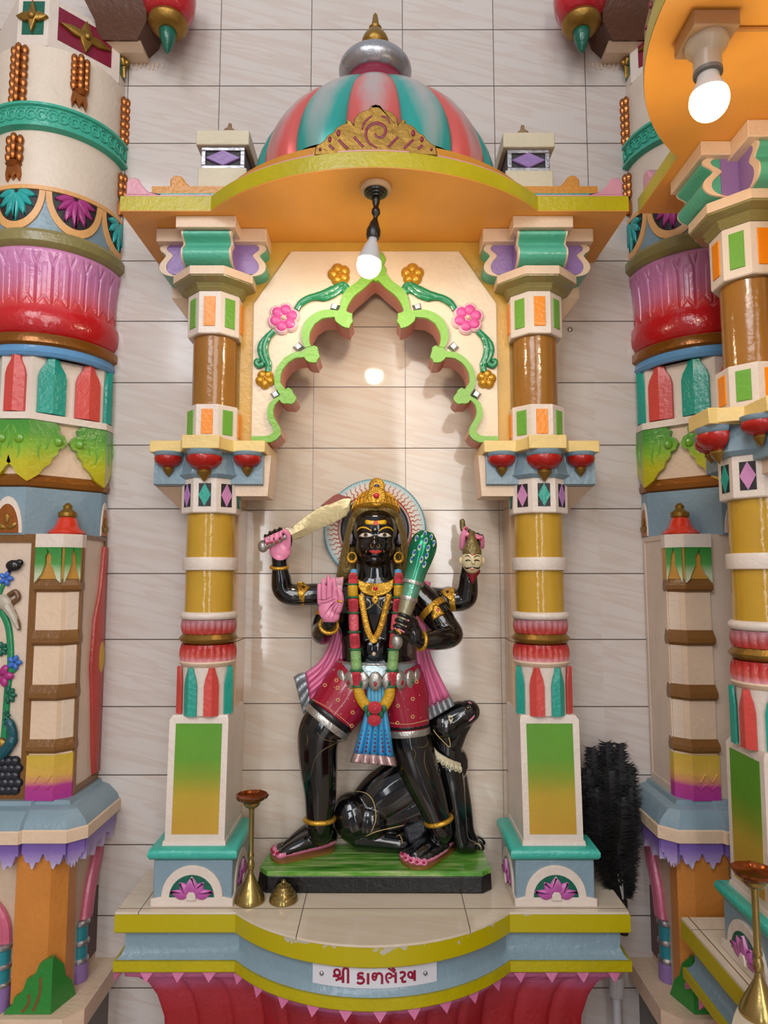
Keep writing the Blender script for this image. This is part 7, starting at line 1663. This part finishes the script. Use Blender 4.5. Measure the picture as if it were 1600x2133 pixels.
glow_dome(Vector((lx, ly, lz-.145)), Vector((0, 0, -1)), .0345, b2, 'bulb_dome', (1.0, 0.93, 0.82), BULB_COOL)
mb = MB(); mb.tube([(lx+.042, ly, lz-.004), (SX-.16, ly-.0, lz-.004)], .004, 8); mb.build('cable_strip', paint('cable_ochre', '#c08238', .4), lamp2)
# ---------------------------------------------------------------- brass ware
BRASS = paint('brass', '#a38c55', .22, metal=.85, bump=.15, bscale=60); CUP = paint('lamp_cup_copper', '#8f4a20', .2, metal=.85, bump=.1)
def oil_lamp(x, y, label):
    t = thing('brass_oil_lamp', label, 'oil lamp', (x, y, ZP), group='brass oil lamps')
    k = psc(-.222); z = lambda px: ZP+.0006+(1887-px)*k*1.02
    mb = MB(); mb.lathe([(29.5*k, z(1887)), (30*k, z(1884)), (28*k, z(1878)), (21*k, z(1864)), (13*k, z(1850)), (7*k, z(1838)), (6*k, z(1834))], x, y, n=36); mb.build('base', BRASS, t)
    mb = MB(); mb.lathe([(6*k, z(1835)), (5*k, z(1828)), (7.5*k, z(1824)), (7.5*k, z(1816)), (5*k, z(1808)), (6.5*k, z(1804)), (6.5*k, z(1800)), (5.2*k, z(1796)), (5.2*k, z(1735)), (5.2*k, z(1716)), (6.4*k, z(1712)), (6*k, z(1708))], x, y, n=24); mb.build('stem', BRASS, t)
    mb = MB(); mb.lathe([(6*k, z(1710)), (13*k, z(1707)), (17*k, z(1702)), (19*k, z(1697)), (12*k, z(1697))], x, y, n=30); mb.build('bowl_foot', BRASS, t)
    def lip(a, r, zz): # five-pointed rim
        return r*(1+.10*max(0, math.cos(5*a))**24*(1 if r > 24*k else 0))
    mb = MB(); mb.lathe([(12*k, z(1698)), (20*k, z(1697)), (28*k, z(1691)), (32*k, z(1684)), (31*k, z(1684)), (27*k, z(1689)), (18*k, z(1694)), (.5*k, z(1695.5))], x, y, n=60, mod=lip); mb.build('bowl', CUP, t, ang=50)
    return t
y1_ = Yof(1877, ZP); oil_lamp(P(521, 1877, y1_).x, y1_, 'tall brass oil lamp at the foot of the left column, beside the plinth')
oil_lamp(.759, -.668, 'brass oil lamp on the side altar at the right edge, partly out of frame')
y3_ = Yof(1876, ZP); lidx = P(590.5, 1876, y3_).x; k = psc(y3_)
lid = thing('brass_bowl_cover', 'low stepped brass dome cover standing before the black plinth', 'brass cover', (lidx, y3_, ZP))
zz_ = lambda px: ZP+.0006+(1884-px)*k*1.15
mb = MB(); mb.lathe([(28*k, zz_(1884)), (28.5*k, zz_(1882)), (27*k, zz_(1877)), (25*k, zz_(1875)), (24.5*k, zz_(1872)), (20*k, zz_(1869)), (19*k, zz_(1866)), (15*k, zz_(1863)), (14*k, zz_(1860)), (9*k, zz_(1857)), (5*k, zz_(1856))], lidx, y3_, n=40); mb.build('lid_body', BRASS, lid, ang=25)
mb = MB(); mb.ball((lidx, y3_, zz_(1853)), (5*k, 5*k, 4.2*k), 14, 8); mb.build('lid_knob', BRASS, lid)
# ---------------------------------------------------------------- black feather plume
FE = paint('feather_black', '#0d0c0e', .55, bump=0, var=.05); FQ = paint('feather_shaft', '#a8a29a', .4, bump=0); 
plume = thing('feather_plume', 'bushy black feather plume standing beside the right column', 'feathers', P(1300, 1885, -.12))
rnd = random.Random(11)
def feather(spine, wid, shaft=False, dens=110):
    q = resample(smooth(spine, 8), dens); m_ = MB(); m_.tube(q, [.0022*(1-.7*i/dens) for i in range(dens)], 5)
    for i in range(4, dens-1):
        t = (q[i+1]-q[i-1]).normalized(); u = i/dens; L = wid*(.35+.65*math.sin(PI*min(1, u*.92+.08))**.7)
        for sd in (-1, 1):
            for rep in range(3):
                side = t.cross(Vector((rnd.uniform(-.5, .5), -1, rnd.uniform(-.3, .3)))).normalized()*sd; l_ = L*rnd.uniform(.7, 1.15)
                tip = q[i]+side*l_+t*l_*rnd.uniform(.15, .75)+Vector((0, rnd.uniform(-.012, .012), -.15*l_)); mid__ = q[i]+side*l_*.55+t*l_*.16; w_ = t*.0021
                tip.y = min(tip.y, -.006)
                m_.add([q[i]-w_, q[i]+w_, mid__+w_*.8, tip, mid__-w_*.8], [(0, 1, 2, 4), (4, 2, 3)])
    o = m_.build('feather', FE, plume, ang=0, fix=False)
    if shaft: m2 = MB(); m2.tube([p+Vector((0, -.004, 0)) for p in q[3:int(dens*.62)]], [.0015]*len(q[3:int(dens*.62)]), 5); m2.build('pale_shaft', FQ, o)
root_ = (1298, 1880)
for i, (tx, ty, mx_, my_, Yt, wd, sh) in enumerate([(1262, 1545, 1268, 1680, -.10, .050, 1), (1232, 1556, 1245, 1690, -.12, .045, 0), (1290, 1548, 1290, 1690, -.11, .050, 1), (1222, 1600, 1232, 1720, -.13, .045, 0), (1310, 1590, 1310, 1700, -.08, .045, 0), (1240, 1640, 1250, 1740, -.15, .050, 0), (1312, 1640, 1305, 1740, -.13, .040, 0), (1268, 1600, 1275, 1720, -.16, .050, 1), (1226, 1680, 1250, 1760, -.11, .040, 0), (1296, 1660, 1292, 1760, -.16, .045, 0), (1250, 1570, 1258, 1700, -.07, .05, 0), (1280, 1720, 1280, 1790, -.14, .045, 0)]):
    feather([P(root_[0], root_[1], -.115), P((mx_+root_[0])/2, 1800, -.118), P(mx_, my_, (Yt-.115)/2), P((tx*2+mx_)/3, (ty*2+my_)/3, Yt), P(tx, ty, Yt)], wd, bool(sh))
hm_ = MB(); hm_.tube([P(1298, 1875, -.115), P(1299, 1905, -.11), P(1300, 1945, -.105)], .012, 12); hm_.build('handle', paint('plume_handle', '#241a18', .4), plume)
# ---------------------------------------------------------------- small fittings
px_ = P(1284, 2060, -.06).x; pipe = thing('drain_pipe', 'white plastic pipe with a ribbed cap under the right end of the altar', 'pipe', (px_, -.06, 0))
PVC = paint('pipe_white', '#b9b4b4', .3); zt_ = P(1284, 2035, -.06).z; zc2 = P(1284, 2072, -.06).z
mb = MB(); mb.lathe([(.0125, .001), (.0125, zc2)], px_, -.06, n=24); mb.build('tube', PVC, pipe); mb = MB(); mb.lathe([(.019, zc2-.002), (.020, zc2), (.020, zt_), (.018, zt_+.003)], px_, -.06, n=72, mod=lambda a, r, z: r*(1+.035*math.cos(24*a))); mb.build('ribbed_cap', PVC, pipe)
mb = MB(); c = P(1188, 686, -.004); mb.ball((c.x, -.004, c.z), (.0085, .004, .0085), 16, 8); tag(mb.build('wall_screw', SILV), 'round metal screw head in the wall tile right of the right column', 'screw')
